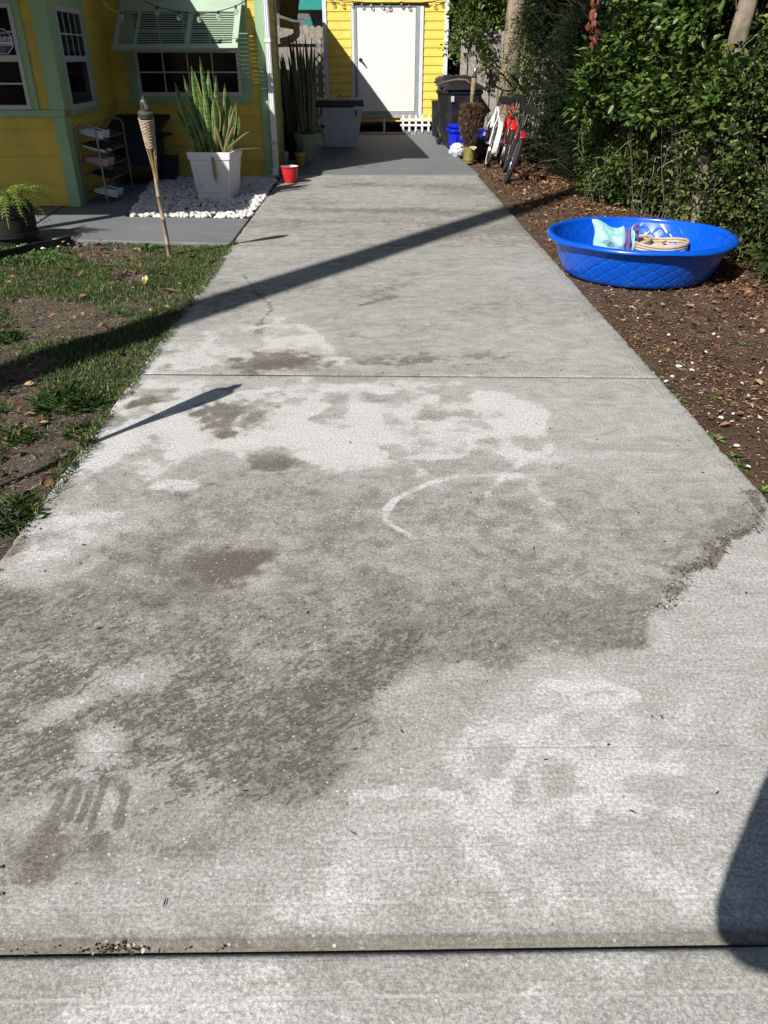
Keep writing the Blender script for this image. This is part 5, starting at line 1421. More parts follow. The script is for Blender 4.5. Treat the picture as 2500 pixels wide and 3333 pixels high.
tA = ((1.632, 16.311)[0] - .02, 16.05, 0)
trash('black wheeled trash bin behind the blue recycling bins', tA, rad(14), .70, .74, 1.0, .10)
trash('black wheeled trash bin farther back with its flat lid in view', (1.60, 17.00, 0), rad(6), .62, .62, 1.13, .0)
wbk = (*(1.370, 18.161), 0)
wb = thing('waste_basket', 'small narrow black wastebasket beside the shed corner', 'waste basket', (wbk[0], wbk[1], 0))
zw = 0.662
MB().loft([[(wbk[0] + a * k_, wbk[1] + b * k_, z) for a, b in ((-.11, -.11), (.11, -.11), (.11, .11), (-.11, .11))] for k_, z in ((.8, 0.006), (1.02, zw), (.93, zw), (.74, .03))]).build('body', BINK, wb, bevel=.01)
MB().loft([[(wbk[0] + a * k_, wbk[1] + b * k_, z) for a, b in ((-.11, -.11), (.11, -.11), (.11, .11), (-.11, .11))] for k_, z in ((1.05, zw - .03), (1.06, zw + .004), (.95, zw + .005))]).build('rim', BINK, wb)
br_ = MB().tube([(1.156, 15.850, 1.007), (1.308, 15.900, 1.054), (1.451, 15.950, 1.082), (1.589, 15.950, 1.101), (1.724, 15.900, 1.088), (1.793, 15.850, 1.036)], [.010, .014, .017, .017, .014, .008], 7).build('palm_stalk', M('brown_stalk', (0.16, 0.10, 0.065), .8, .3, 20), None, smooth=True)
tag(br_, 'brown dried palm stalk lying across the trash bin lids', 'stalk')

# ---- blue recycling bins ------------------------------------------------------
RB = M('blue_bin_plastic', (0.005, 0.02, 0.62), 0.4, 0.06, 5)


def recycle(label, c, yaw, z=0.0, W=.50, D=.38, Hh=.34):
    t = thing('recycling_bin', label, 'recycling bin', (c[0], c[1], z), (0, 0, yaw), 'blue recycling bins', local=True)
    def rc_(hx, hy, z, r=.04): return [(-hx + r, -hy, z), (hx - r, -hy, z), (hx, -hy + r, z), (hx, hy - r, z), (hx - r, hy, z), (-hx + r, hy, z), (-hx, hy - r, z), (-hx, -hy + r, z)]
    MB().loft([rc_(W * .41, D * .40, .004), rc_(W * .48, D * .48, Hh - .02), rc_(W * .455, D * .455, Hh - .02), rc_(W * .39, D * .38, .03)]).build('body', RB, t, bevel=.006)
    MB().loft([rc_(W * .482, D * .482, Hh - .05), rc_(W * .53, D * .53, Hh - .04), rc_(W * .535, D * .535, Hh), rc_(W * .46, D * .46, Hh), rc_(W * .46, D * .46, Hh - .03)]).build('rim', RB, t, bevel=.006)
    for k in range(5):
        x_ = -W * .34 + k * W * .17; MB().obox((x_, -D * .447, Hh * .45), (.012, 0, 0), (0, .006, 0), (0, -D * .033, Hh * .36)).build('rib', RB, t, bevel=.003)
    return t


ra_ = (1.532, 15.682)
recycle('blue recycling bin on the mulch beside the patio edge', (ra_[0] + .10, ra_[1] - .35), rad(12))
recycle('blue recycling bin nested on top of the front one', (ra_[0] + .115, ra_[1] - .34), rad(12), .075)
recycle('blue recycling bin standing behind the white bicycle', (2.02, 15.3), rad(-14))

# ---- bamboo pot with dry brush, bags ------------------------------------------
bp = Vector((*(1.546, 13.354), 0)) + Vector((0, .09, 0)); zbp = 0.227
pot = thing('bamboo_pot', 'olive bamboo section used as a pot at the patio edge', 'pot', bp)
MB().lathe([(0, -.01), (.088, -.01), (.088, .03), (.092, .035), (.090, .05), (.092, zbp), (.082, zbp), (.080, .08), (0, .08)], 22, bp).build('body', M('olive_bamboo', (0.20, 0.16, 0.05), .5, .25, 14, dirt=(.10, .08, .03), dscale=10), pot, smooth=True)
for a_ in (-1.2, 2.6):
    mb = MB(); P = [Vector((bp.x + (.092 + .05 * s) * math.cos(a_ + d), bp.y - .03 + (.092 + .05 * s) * math.sin(a_ + d), zbp + .012 - .05 * s * (1 - abs(d) * 1.4))) for d in (-.5, -.25, 0, .25, .5) for s in (0, 1)]
    mb.add(P, [(0, 2, 3, 1), (2, 4, 5, 3), (4, 6, 7, 5), (6, 8, 9, 7)]); o_ = mb.build('torn_husk', M('pale_husk', (0.48, 0.38, 0.22), .8), pot); o_.modifiers.new('t', 'SOLIDIFY').thickness = .006
n_ = 2600
a_ = rng.random(n_) * 6.283; r_ = np.sqrt(rng.random(n_)) * .075
base = np.stack([bp.x + r_ * np.cos(a_), bp.y + r_ * np.sin(a_), np.full(n_, zbp - .08)], 1)
hgt = rng.random(n_) ** .6 * .58; sprd = 1 + 1.35 * np.sin(np.clip(hgt / .60, 0, 1) * 2.6)
P = np.stack([bp.x + r_ * np.cos(a_) * sprd, bp.y + r_ * np.sin(a_) * sprd, zbp - .02 + hgt], 1)
D = np.stack([np.cos(a_) * .45 + rng.normal(size=n_) * .35, np.sin(a_) * .45 + rng.normal(size=n_) * .35, .9 + 0 * a_], 1)
V1, F1 = leaves(P, D, rnd_dirs(n_), rng.uniform(.05, .11, n_), rng.uniform(.004, .008, n_))
dry = thing('dried_plant', 'bushy dried brown plant standing in the bamboo pot', 'plant', (bp.x, bp.y, zbp - .08))
o_ = np_mesh('dry_foliage', V1, F1, island_mat('dry_brush', [(0, (.06, .035, .02)), (.5, (.13, .08, .045)), (1, (.22, .15, .09))]), dry); o_['kind'] = 'stuff'
mb = MB()
for k in range(14):
    a = k * .45; mb.tube([(bp.x + .02 * math.cos(a), bp.y + .02 * math.sin(a), zbp - .08), (bp.x + .09 * math.cos(a), bp.y + .09 * math.sin(a), zbp + .2), (bp.x + .07 * math.cos(a), bp.y + .07 * math.sin(a), zbp + .45)], [.005, .004, .002], 4)
mb.build('stems', M('dry_stem', (.10, .06, .035), .9), dry)


def crumple(label, c, r, mat, name, sc=(1, 1, .8), seed=1, cat='bag'):
    n, m = 30, 18; V = []
    for j in range(m + 1):
        a = math.pi * (.01 + .98 * j / m)
        for i in range(n):
            t = 2 * math.pi * i / n; d = Vector((math.sin(a) * math.cos(t), math.sin(a) * math.sin(t), -math.cos(a)))
            k = 1 + .22 * mnoise.noise(d * 2.2 + Vector((seed, 0, 0))) + .16 * abs(mnoise.noise(d * 5 + Vector((0, seed, 0))))
            V.append((c[0] + r * sc[0] * k * d.x, c[1] + r * sc[1] * k * d.y, max(-.005, c[2] + r * sc[2] * k * d.z)))
    rings = [V[j * n:(j + 1) * n] for j in range(m + 1)]
    return tag(MB().loft(rings).build(name, mat, None), label, cat)


PLB = NT('clear_film'); PLB.set(Base_Color=(0.62, 0.63, 0.68), Roughness=.18, Specular_IOR_Level=.7); PLB.bump(PLB.noise(PLB.pos(), 45, 4), .8, .02); PLB = PLB.m
pbg = (1.439, 14.130)
crumple('crumpled clear plastic bag at the edge of the grey patio', (pbg[0], pbg[1] + .12, .09), .13, PLB, 'plastic_bag', (1.05, .9, .85), 3)
kb = (1.783, 13.771)
crumple('black garbage bag slumped behind the bamboo pot', (kb[0] + .02, kb[1] + .25, .13), .20, M('black_film', (.014, .014, .015), .35, .2, 8, .6, 30), 'garbage_bag', (.9, .9, .9), 8)

# ---- bicycles -----------------------------------------------------------------
TYRE = M('black_tyre', (.02, .02, .021), .75, .2, 20, .4, 120); TYREW = M('cream_tyre_wall', (.62, .58, .44), .7); CHR = M('chrome', (.62, .62, .62), .18, .05, 9, metal=1.0); SADL = M('black_saddle', (.014, .014, .015), .38)


def bicycle(label, loc, lean, head, fcol, ffen, wall=False, sadh=.93, arc=(20, 200)):
    t = thing('bicycle', label, 'bicycle', loc, (0, lean, head), 'bicycles leaning by the fence', local=True)
    FR = M('frame_' + fcol[0], fcol[1], .3, .05, 6, spec=.5, coat=.4); FE = M('frame_' + ffen[0], ffen[1], .3, .05, 6, coat=.4)
    R = .325; WB = 1.08
    for y in (0, WB):
        w = MB().torus((0, y, R), R - .025, .026, 'x', 48, 10).build('wheel', TYRE, t, smooth=True)
        if wall:
            for s_ in (-1, 1): MB().torus((s_ * .019, y, R), R - .032, .012, 'x', 48, 6, .5).build('tyre_wall', TYREW, w, smooth=True)
        mb = MB().torus((0, y, R), R - .058, .010, 'x', 48, 6, 1.2); mb.build('rim', CHR, w, smooth=True)
        mb = MB()
        for k in range(24):
            a = 2 * math.pi * k / 24; s_ = .028 if k % 2 else -.028
            mb.tube([(s_, y + .02 * math.cos(a + .5), R + .02 * math.sin(a + .5)), (0, y + (R - .06) * math.cos(a), R + (R - .06) * math.sin(a))], .0012, 3, False)
        mb.tube([(-.05, y, R), (.05, y, R)], .016, 8); mb.build('spokes', CHR, w)
        if True:
            mb = MB(); a0, a1 = (rad(arc[0]), rad(arc[1])) if y == 0 else (rad(-10), rad(150))
            rings = []
            for k in range(22):
                a = a0 + (a1 - a0) * k / 21; cy, cz = math.cos(a), math.sin(a)
                rings.append([(dx, y + (R + .016 - dd) * cy, R + (R + .016 - dd) * cz) for dx, dd in ((-.036, .026), (-.032, .006), (0, 0), (.032, .006), (.036, .026))])
            mb.loft(rings, closed=False); o_ = mb.build('fender', FE, t, smooth=True); o_.modifiers.new('t', 'SOLIDIFY').thickness = .003
    bbp, st, hd0, hd1 = (0, .46, .29), (0, .30, .72), (0, .94, .66), (0, .91, .80)
    mb = MB()
    mb.tube([bbp, st], .017, 8); mb.tube([(0, .32, .66), (0, .5, .74), (0, .75, .80), hd1], .019, 8); mb.tube([bbp, (0, .62, .42), (0, .8, .56), hd0], .021, 8); mb.tube([hd0, hd1], .022, 8)
    for s_ in (-1, 1):
        mb.tube([(s_ * .02, .45, .30), (s_ * .055, .28, .30), (s_ * .058, 0, R)], .011, 7); mb.tube([(s_ * .015, .315, .68), (s_ * .05, .18, .55), (s_ * .058, 0, R)], .010, 7)
        mb.tube([(s_ * .03, .95, .62), (s_ * .052, 1.0, .50), (s_ * .052, WB, R)], .013, 7)
    mb.build('frame', FR, t, smooth=True)
    mb = MB().tube([st, (0, .26, sadh - .05)], .013, 8); mb.build('seat_post', CHR, t, smooth=True)
    rings = []
    for s in [i / 9 for i in range(10)]:
        y = .10 + .29 * s; w = .115 * (1 - s) ** .7 * (0.6 + .4 * math.sin(math.pi * min(1, s * 2 + .3) / 1.6)) + .02; h = .035 + .018 * (1 - s)
        rings.append([(w * math.cos(a), y, sadh - .01 + h * math.sin(a) * (1 if math.sin(a) > 0 else 1.1)) for a in [2 * math.pi * i / 14 for i in range(14)]])
    MB().loft(rings).build('saddle', SADL, t, smooth=True)
    mb = MB()
    for s_ in (-1, 1): mb.tube([(s_ * .07, .13, sadh - .045), (s_ * .065, .15, sadh - .10), (s_ * .03, .2, sadh - .06)], .012, 6)
    mb.build('saddle_springs', CHR, t, smooth=True)
    if True:
        MB().tube([hd1, (0, .89, .95), (0, .87, 1.05)], .016, 8).build('stem', CHR, t, smooth=True)
        mb = MB().tube([(-.37, .56, 1.20), (-.36, .66, 1.21), (-.28, .78, 1.18), (-.11, .87, 1.07), (0, .88, 1.05), (.11, .87, 1.07), (.28, .78, 1.18), (.36, .66, 1.21), (.37, .56, 1.20)], .0145, 8)
        hb_ = mb.build('handlebar', M('black_bar', (.03, .03, .03), .35, metal=.5), t, smooth=True)
        for s_ in (-1, 1): MB().tube([(s_ * .37, .55, 1.20), (s_ * .362, .66, 1.211)], .021, 8).build('grip', SADL, hb_, smooth=True)
    mb = MB().torus((.05, .46, .29), .09, .006, 'x', 26, 6, .6); mb.tube([(.065, .46, .29), (.075, .40, .14)], .01, 6); mb.tube([(-.06, .46, .29), (-.075, .52, .44)], .01, 6); mb.tube([(-.07, .46, .29), (.07, .46, .29)], .018, 8)
    mb.build('crank', CHR, t, smooth=True)
    MB().obox((.12, .40, .135), (.045, 0, 0), (0, .03, 0), (0, 0, .01)).build('pedal', SADL, t); MB().obox((-.12, .52, .445), (.045, 0, 0), (0, .03, 0), (0, 0, .01)).build('pedal', SADL, t)
    MB().obox((.05, .23, .31), (.008, 0, 0), (0, .23, .018), (0, -.002, .035)).build('chain_guard', FE, t, bevel=.01)
    return t


CW = ('cream_white', (.72, .72, .70)); CR = ('bright_red', (.62, .018, .02)); CK = ('black', (.02, .02, .022)); CS = ('silver', (.45, .45, .46)); CDR = ('dark_red', (.30, .02, .025))
b1 = (1.787, 12.763); b3 = (1.811, 10.913)
bicycle('white cruiser bicycle with cream-walled tyre, leftmost of the three', (b1[0], b1[1] + .30, -.02), rad(15), rad(-2), CW, CW, True, .95)
bicycle('bright red cruiser bicycle in the middle of the three', (b1[0] + .24, b1[1] + .35, -.02), rad(13), rad(-5), CR, CR, True, .97, (40, 140))
bicycle('black bicycle with red rear fender, nearest the camera', (b3[0], b3[1] + .30, -.02), rad(16), rad(-7), CK, CDR, False, .93, (50, 128))

# ---- picket edging, stake, mat, gravel by the shed ----------------------------
PW = M('white_picket_plastic', (.76, .77, .78), .4, .03)
yk = 18.9; pf = thing('picket_edging', 'small white plastic picket edging in front of the shed', 'edging', (0.942, yk, 0))
for k in range(5):
    x = 0.685 + k * (1.247 - 0.685) / 4
    zt_ = 0.365; MB().loft([[(x - .022, y, -.02), (x + .022, y, -.02), (x + .022, y, zt_ - .03), (x, y, zt_), (x - .022, y, zt_ - .03)] for y in (yk - .008, yk + .008)]).build('picket', PW, pf)
for zz in (0.269, 0.154): MB().box(0.625, yk - .016, zz - .022, 1.287, yk - .0085, zz + .022).build('rail', PW, pf)
x = 0.273
st_ = MB().loft([[(x - .02, y, -.02), (x + .02, y, -.02), (x + .02, y, .27), (x, y, .31), (x - .02, y, .27)] for y in (yk - .008, yk + .008)]).build('picket_stake', PW, None)
tag(st_, 'single white picket stake below the shed door', 'stake')
mt = (0.233, 18.936)
mat_ = MB().loft([[(mt[0] + .62 * k_ * math.cos(a), 18.66 + .30 * k_ * math.sin(a) * (1 if math.sin(a) < 0 else .6), z) for a in [2 * math.pi * i / 40 for i in range(40)]] for k_, z in ((.98, .0045), (1, .012), (.97, .02), (.3, .022), (.02, .022))]).build('door_mat', M('coir_mat', (.17, .12, .085), .95, .3, 50, .6, 120), None)
tag(mat_, 'brown oval coir mat in front of the shed', 'mat')
n_ = 900
P = np.stack([rng.uniform(.72, 1.55, n_), rng.uniform(18.55, 19.3, n_), rng.uniform(-.02, .015, n_)], 1)
V1, F1 = leaves(P, rnd_dirs(n_), rnd_dirs(n_), rng.uniform(.03, .06, n_), rng.uniform(.012, .02, n_), .6)
gv = np_mesh('gravel', V1, F1, island_mat('grey_gravel', [(0, (.14, .13, .12)), (.5, (.30, .29, .28)), (1, (.5, .48, .46))]), None); tag(gv, 'grey gravel strip below the picket edging', 'gravel', kind='stuff')

# ---- string lights ------------------------------------------------------------
CORD = M('black_cord', (.014, .014, .014), .6); BULB = NT('clear_bulb'); BULB.set(Base_Color=(.9, .88, .82), Roughness=.06, Transmission_Weight=.85, IOR=1.25); BULB = BULB.m


def string(label, pts, bulbs, drop=.03, r=.030, rc=.005, cm=CORD):
    t = thing('string_light', label, 'string light', pts[0])
    MB().tube(pts, rc, 5).build('cable', cm, t, smooth=True)
    for b in bulbs:
        MB().tube([(b[0], b[1], b[2] + .01), (b[0], b[1], b[2] - drop)], .013, 8).build('socket', CORD, t, smooth=True)
        MB().sphere((b[0], b[1], b[2] - drop - r * .85), r, 12, 8, (1, 1, 1.1)).build('bulb', BULB, t, smooth=True)


sb_ = [(-2.559, 11.000, 1.971), (-2.303, 11.000, 1.922), (-2.067, 11.000, 1.898), (-1.833, 11.000, 1.923), (-1.618, 11.000, 1.978)]
string('string of clear bulbs sagging across the green shutter', [(-2.789, 11.000, 2.129), (-2.696, 11.000, 2.026)] + sb_ + [(-1.506, 11.100, 2.038), (-1.323, 11.200, 2.173)], sb_)
b0 = (-2.939, 10.800, 1.902)
string('single clear bulb hanging on a pale cord by the shutter', [(-3.111, 10.600, 2.076), (-3.061, 10.700, 1.939), (-2.969, 10.800, 1.914), b0], [b0], .012, .03, .006, M('pale_cord', (.45, .45, .42), .5))
sb2 = [(-0.817, 19.530, 2.493), (-0.616, 19.530, 2.471), (-0.402, 19.530, 2.461), (-0.187, 19.530, 2.445), (0.008, 19.530, 2.428), (0.230, 19.530, 2.439), (0.393, 19.530, 2.412), (0.653, 19.530, 2.451), (0.810, 19.530, 2.418), (1.338, 19.530, 2.462), (1.493, 19.530, 2.495)]
string('string of clear bulbs draped above the shed door', [(-1.021, 19.530, 2.590)] + sb2 + [(1.768, 19.530, 2.619)], sb2, .022, .036, .007)

# ---- pole, photographer -------------------------------------------------------
pole = thing('utility_pole', 'leaning wooden utility pole left of the frame, seen by its shadow', 'utility pole', (-5.5, -1.0, 0))
MB().tube([(-5.5 - .10 * z, -1.0, z) for z in (-.1, 4, 9, 15)], [.205, .195, .180, .165], 14).build('shaft', M('pole_wood', (.16, .12, .09), .9, .3, 14, .5, 40), pole, smooth=True)
MB().obox((-5.5 - 1.44, -1.0, 14.4), (.9, .4, 0), (-.03, .06, 0), (0, 0, .06)).build('crossarm', GW, pole)
for s_ in (-.8, .8): MB().lathe([(0, 0), (.04, 0), (.05, .06), (.02, .12), (0, .12)], 10, (-6.94 + s_ * .9, -1 + s_ * .4, 14.46)).build('insulator', BLACK, pole, smooth=True)


def photographer():
    t = thing('person', 'person in dark clothes holding up a phone behind the camera', 'person', (0.0, -.45, 0))
    J = {'pel': (0, -.47, .92, .135), 'spi': (0, -.46, 1.12, .125), 'che': (0, -.45, 1.30, .14), 'nek': (0, -.43, 1.45, .058), 'hea': (0, -.40, 1.56, .080), 'top': (0, -.40, 1.66, .075),
         'ls': (-.185, -.44, 1.375, .062), 'le': (-.195, -.245, 1.20, .062), 'lw': (-.07, -.06, 1.36, .050), 'lh': (-.055, -.030, 1.44, .030),
         'rs': (.185, -.44, 1.375, .062), 're': (.195, -.245, 1.20, .062), 'rw': (.07, -.06, 1.36, .050), 'rh': (.055, -.030, 1.44, .030),
         'lhip': (-.095, -.47, .86, .095), 'lk': (-.11, -.44, .48, .062), 'la': (-.12, -.48, .09, .042), 'lt': (-.13, -.32, .04, .035),
         'rhip': (.095, -.47, .86, .095), 'rk': (.11, -.44, .48, .062), 'ra': (.12, -.48, .09, .042), 'rt': (.13, -.32, .04, .035)}
    E = [('pel', 'spi'), ('spi', 'che'), ('che', 'nek'), ('nek', 'hea'), ('hea', 'top'), ('che', 'ls'), ('ls', 'le'), ('le', 'lw'), ('lw', 'lh'), ('che', 'rs'), ('rs', 're'), ('re', 'rw'), ('rw', 'rh'),
         ('pel', 'lhip'), ('lhip', 'lk'), ('lk', 'la'), ('la', 'lt'), ('pel', 'rhip'), ('rhip', 'rk'), ('rk', 'ra'), ('ra', 'rt')]
    # fingers behind the phone
    for s_, h in ((-1, 'lh'), (1, 'rh')):
        for k in range(4):
            n0 = f'{h}f{k}a'; n1 = f'{h}f{k}b'
            J[n0] = (s_ * .047, -.024 - .004 * k, 1.470 - .020 * k + .02, .0095); J[n1] = (s_ * .022, -.036 - .010 * k, 1.468 - .018 * k + .015, .0085)
            E += [(h, n0), (n0, n1)]
        J[h + 't'] = (s_ * .030, -.050, 1.415, .010); E.append((h, h + 't'))
    names = list(J); org = Vector((0, -.45, 0))
    me = bpy.data.meshes.new('body'); me.from_pydata([Vector(J[k][:3]) - org for k in names], [(names.index(a), names.index(b)) for a, b in E], [])
    o = bpy.data.objects.new('body', me); COL.objects.link(o); o.parent = t
    sk = o.modifiers.new('skin', 'SKIN')
    for i, k in enumerate(names):
        r = J[k][3]; me.skin_vertices[0].data[i].radius = (r, r)
    me.skin_vertices[0].data[0].use_root = True
    sub = o.modifiers.new('sub', 'SUBSURF'); sub.levels = 1; sub.render_levels = 2
    me.materials.append(M('dark_clothes', (.03, .035, .05), .85)); WO[o] = org
    MB().sphere((0, -.415, 1.62), .105, 14, 10, (.86, 1, 1.05)).build('hair', M('brown_hair', (.05, .03, .02), .6), t, smooth=True)
    ph_ = thing('phone', 'phone held up in both hands at the camera position', 'phone', (0, -.02, 1.47), (rad(-30.7), 0, 0), local=True)
    MB().box(-.036, -.010, -.075, .036, -.001, .075).build('case', BLACK, ph_, bevel=.006)


photographer()

# ================================================================== VEGETATION
MULCH = island_mat('mulch_chips', [(0, (.040, .025, .017)), (.35, (.12, .066, .040)), (.66, (.22, .118, .064)), (.9, (.36, .22, .13)), (1, (.56, .44, .31))], .9)
LITTER = island_mat('dead_leaves', [(0, (.05, .028, .018)), (.4, (.16, .070, .035)), (.7, (.28, .15, .075)), (1, (.45, .33, .21))], .75)
GRASS = leaf_mat('grass_blades', [(0, (.040, .080, .022)), (.45, (.085, .155, .042)), (.78, (.160, .220, .064)), (.88, (.28, .26, .12)), (1, (.42, .36, .21))], .6, .25, .3)
STRAW = island_mat('dry_straw', [(0, (.16, .12, .07)), (1, (.42, .35, .24))], .9)


def gz(x, y):
    return -0.030 + 0.022 * (fbm(x, y, 3.1, 4) - 0.5) + 0.02 * (fbm(x, y, 0.9, 2, 5) - 0.5)


def scatter(n, x0, x1, y0, y1, dens):
    x = rng.uniform(x0, x1, n); y = rng.uniform(y0, y1, n); k = rng.random(n) < dens(x, y)
    return x[k], y[k]


def flat(x, y, L, W, name, mat, label, cat, up=.35, zo=.004, fold=.2, curl=.1):
    n = len(x); z = gz(x, y) + zo + rng.random(n) * .012
    a = rng.random(n) * 6.283
    D = np.stack([np.cos(a), np.sin(a), rng.normal(size=n) * up], 1); N = np.stack([rng.normal(size=n) * up, rng.normal(size=n) * up, np.ones(n)], 1)
    V, F = leaves(np.stack([x, y, z], 1), D, N, rng.uniform(*L, n), rng.uniform(*W, n), fold, curl)
    o = np_mesh(name, V, F, mat, None); tag(o, label, cat, kind='stuff'); return o


# mulch strip to the right ---------------------------------------------------------
hedge_front = [(2.35, 13.8), (2.45, 11.5), (2.56, 9.92), (2.85, 8.86), (3.02, 7.6), (3.12, 6.2), (3.25, 4.8), (3.3, 2.0)]
def hfx(y):
    hy = np.array([p[1] for p in hedge_front][::-1]); hx = np.array([p[0] for p in hedge_front][::-1]); return np.interp(y, hy, hx)


x, y = scatter(105000, 1.53, 3.6, 1.8, 14.5, lambda x, y: (.42 + .75 * sstep(.4, .62, fbm(x, y, 1.3, 3, 9))) * (x < hfx(y) + .35) * (.45 + .55 * sstep(1.55, 2.0, x)) * np.where(y > 12.3, (x > 1.62) * .8, 1))
flat(x, y, (.008, .038), (.0018, .006), 'mulch', MULCH, 'brown wood mulch and bark chips right of the driveway', 'mulch', .22)
x, y = scatter(13000, 1.6, 3.7, 2.0, 14.0, lambda x, y: (.10 + .9 * sstep(-1.0, -.05, x - hfx(y))) * (.3 + .9 * fbm(x, y, 1.7, 3, 2)))
flat(x, y, (.03, .075), (.008, .020), 'leaf_litter', LITTER, 'dry fallen leaves drifted along the foot of the hedge', 'leaf litter', .3, .012, .3, .25)
x, y = scatter(1500, 1.2, 1.7, 15.2, 18.3, lambda x, y: (x > 1.56 - (y - 12) * .035) * 1.0)
flat(x, y, (.03, .07), (.006, .014), 'leaf_litter', LITTER, 'brown leaves on the strip between patio and trash bins', 'leaf litter', .3, .05)

# left lawn -----------------------------------------------------------------------
bare = [[(-2.666, 5.548), (-2.411, 5.627), (-1.882, 5.338), (-1.601, 5.007), (-1.589, 4.681), (-1.961, 4.507), (-2.214, 4.454)], [(-2.041, 4.036), (-1.842, 4.130), (-1.600, 3.593), (-1.515, 3.162), (-1.479, 2.861), (-1.533, 2.807)], [(-2.873, 7.333), (-2.227, 7.324), (-1.990, 6.937), (-2.371, 6.706), (-2.733, 7.009)], [(-2.226, 6.482), (-1.846, 6.370), (-1.676, 5.790), (-1.977, 5.884)]]
sparse = [(-1.811, 3.480), (-1.491, 3.632), (-1.240, 3.669), (-1.255, 3.257), (-1.261, 2.418), (-1.289, 2.216)]
lush = [[(-1.285, 7.244), (-1.694, 7.184), (-1.722, 6.584), (-1.437, 5.531), (-1.534, 5.220), (-1.528, 4.806), (-1.579, 4.334), (-1.825, 4.130), (-1.633, 3.478), (-1.412, 3.437), (-1.320, 3.473), (-1.267, 3.711), (-1.277, 4.122), (-1.275, 4.802), (-1.277, 5.611)], [(-2.970, 6.283), (-2.553, 6.486), (-1.889, 6.070), (-1.744, 5.535), (-2.199, 5.460), (-2.700, 5.631)]]


def lawn_dens(x, y):
    d = .20 + .55 * sstep(.42, .60, fbm(x, y, 2.2, 4, 33))
    for p in lush: d = d + .55 * (1 - sstep(-.08, .10, polysd(x, y, p)))
    for p in bare: d = d * (1 - .93 * (1 - sstep(-.10, .06, polysd(x, y, p) + .1 * (fbm(x, y, 6, 3, 3) - .5))))
    d = d * (1 - .70 * (1 - sstep(-.15, .05, polysd(x, y, sparse))))
    d = d * sstep(.40, .55, fbm(x, y, 9, 3, 71) + .25 * d)
    d = d * (x < -1.285 + .10 * fbm(x, y, 6, 3, 1)) * (y < 7.30 - .045 * (x + 1.3) + .03)
    return np.clip(d, 0, 1.3) / 1.3


x, y = scatter(470000, -4.2, -1.22, 1.9, 7.55, lawn_dens)
n = len(x); a = rng.random(n) * 6.283
D = np.stack([np.cos(a) * .75, np.sin(a) * .75, rng.uniform(.25, 1.1, n)], 1)
Lb = rng.uniform(.014, .042, n) * (.8 + .5 * fbm(x, y, 2.5, 2, 12))
V, F = leaves(np.stack([x, y, np.maximum(gz(x, y) - .002, np.where(x > -1.28, .001, -1))], 1), D, rnd_dirs(n), Lb, rng.uniform(.0010, .0020, n), .2, .35)
tag(np_mesh('grass', V, F, GRASS, None), 'patchy short green lawn left of the driveway', 'grass', kind='stuff')
x, y = scatter(42000, -4.2, -1.25, 1.9, 7.4, lambda x, y: .5 + .5 * fbm(x, y, 3, 3, 8))
flat(x, y, (.010, .040), (.0008, .0022), 'dry_straw', STRAW, 'dry straw bits scattered over the bare lawn soil', 'straw', .2, .002)
x, y = scatter(2600, -4.2, -1.3, 1.9, 7.4, lambda x, y: .05 + .9 * sum((1 - sstep(-.05, .08, polysd(x, y, p))) for p in bare[1:]).clip(0, 1) + .06)
flat(x, y, (.03, .085), (.008, .020), 'leaf_litter', LITTER, 'curled brown dead leaves on the bare lawn patches', 'leaf litter', .4, .01, .4, .3)


def tuft(label, c, n, L, W, spread, name='grass_tuft', mat=None, cat='grass', up=1.0, group=None):
    a = rng.random(n) * 6.283; r = np.sqrt(rng.random(n)) * spread
    x = c[0] + r * np.cos(a); y = c[1] + r * np.sin(a)
    D = np.stack([np.cos(a) * .35 + rng.normal(size=n) * .55, np.sin(a) * .35 + rng.normal(size=n) * .55, rng.uniform(.3, 1.3, n) * up], 1)
    V, F = leaves(np.stack([x, y, gz(x, y)], 1), D, np.stack([D[:, 0], D[:, 1], np.ones(n) * 2], 1), rng.uniform(*L, n), rng.uniform(*W, n), .25, .45)
    o = np_mesh(name, V, F, mat or TUFT, None); tag(o, label, cat, group); return o


TUFT = leaf_mat('lush_grass', [(0, (.03, .075, .015)), (.5, (.07, .15, .03)), (1, (.16, .24, .06))], .5, .3, .35)
WEED = leaf_mat('weed_leaf', [(0, (.035, .085, .02)), (.5, (.09, .17, .04)), (1, (.20, .27, .07))], .5, .3, .35)
tuft('bright grass tuft at the left frame edge beside the concrete', (-1.359, 2.497), 170, (.04, .085), (.0012, .0024), .12)
tuft('long grass clump beside the leaf pile', (-1.531, 3.592), 200, (.04, .11), (.0012, .0024), .17)
tuft('small grass tuft curling over the driveway edge', (-1.338, 3.252), 90, (.03, .07), (.0012, .002), .07)
tuft('weedy grass tuft on the bare soil above the torch shadow', (-1.611, 3.196), 90, (.03, .07), (.002, .004), .07, mat=WEED)
tuft('pale grass tuft at the left edge below the fern', (-2.268, 4.629), 120, (.04, .09), (.0015, .003), .10)
tuft('low green weed with tiny flowers at the walkway edge', (-1.998, 7.189), 110, (.03, .07), (.006, .012), .07, 'weed', WEED, 'weed')
gc_pts = [(-3.269, 7.207), (-3.048, 7.203), (-3.039, 6.832), (-2.868, 7.011), (-3.087, 6.659), (-2.829, 6.656), (-2.716, 6.769)]
for i, c in enumerate(gc_pts):
    tuft('leafy green groundcover clump along the black edging', c, 190, (.025, .055), (.008, .016), .15, 'groundcover', WEED, 'groundcover', .8, 'groundcover clumps by the edging')
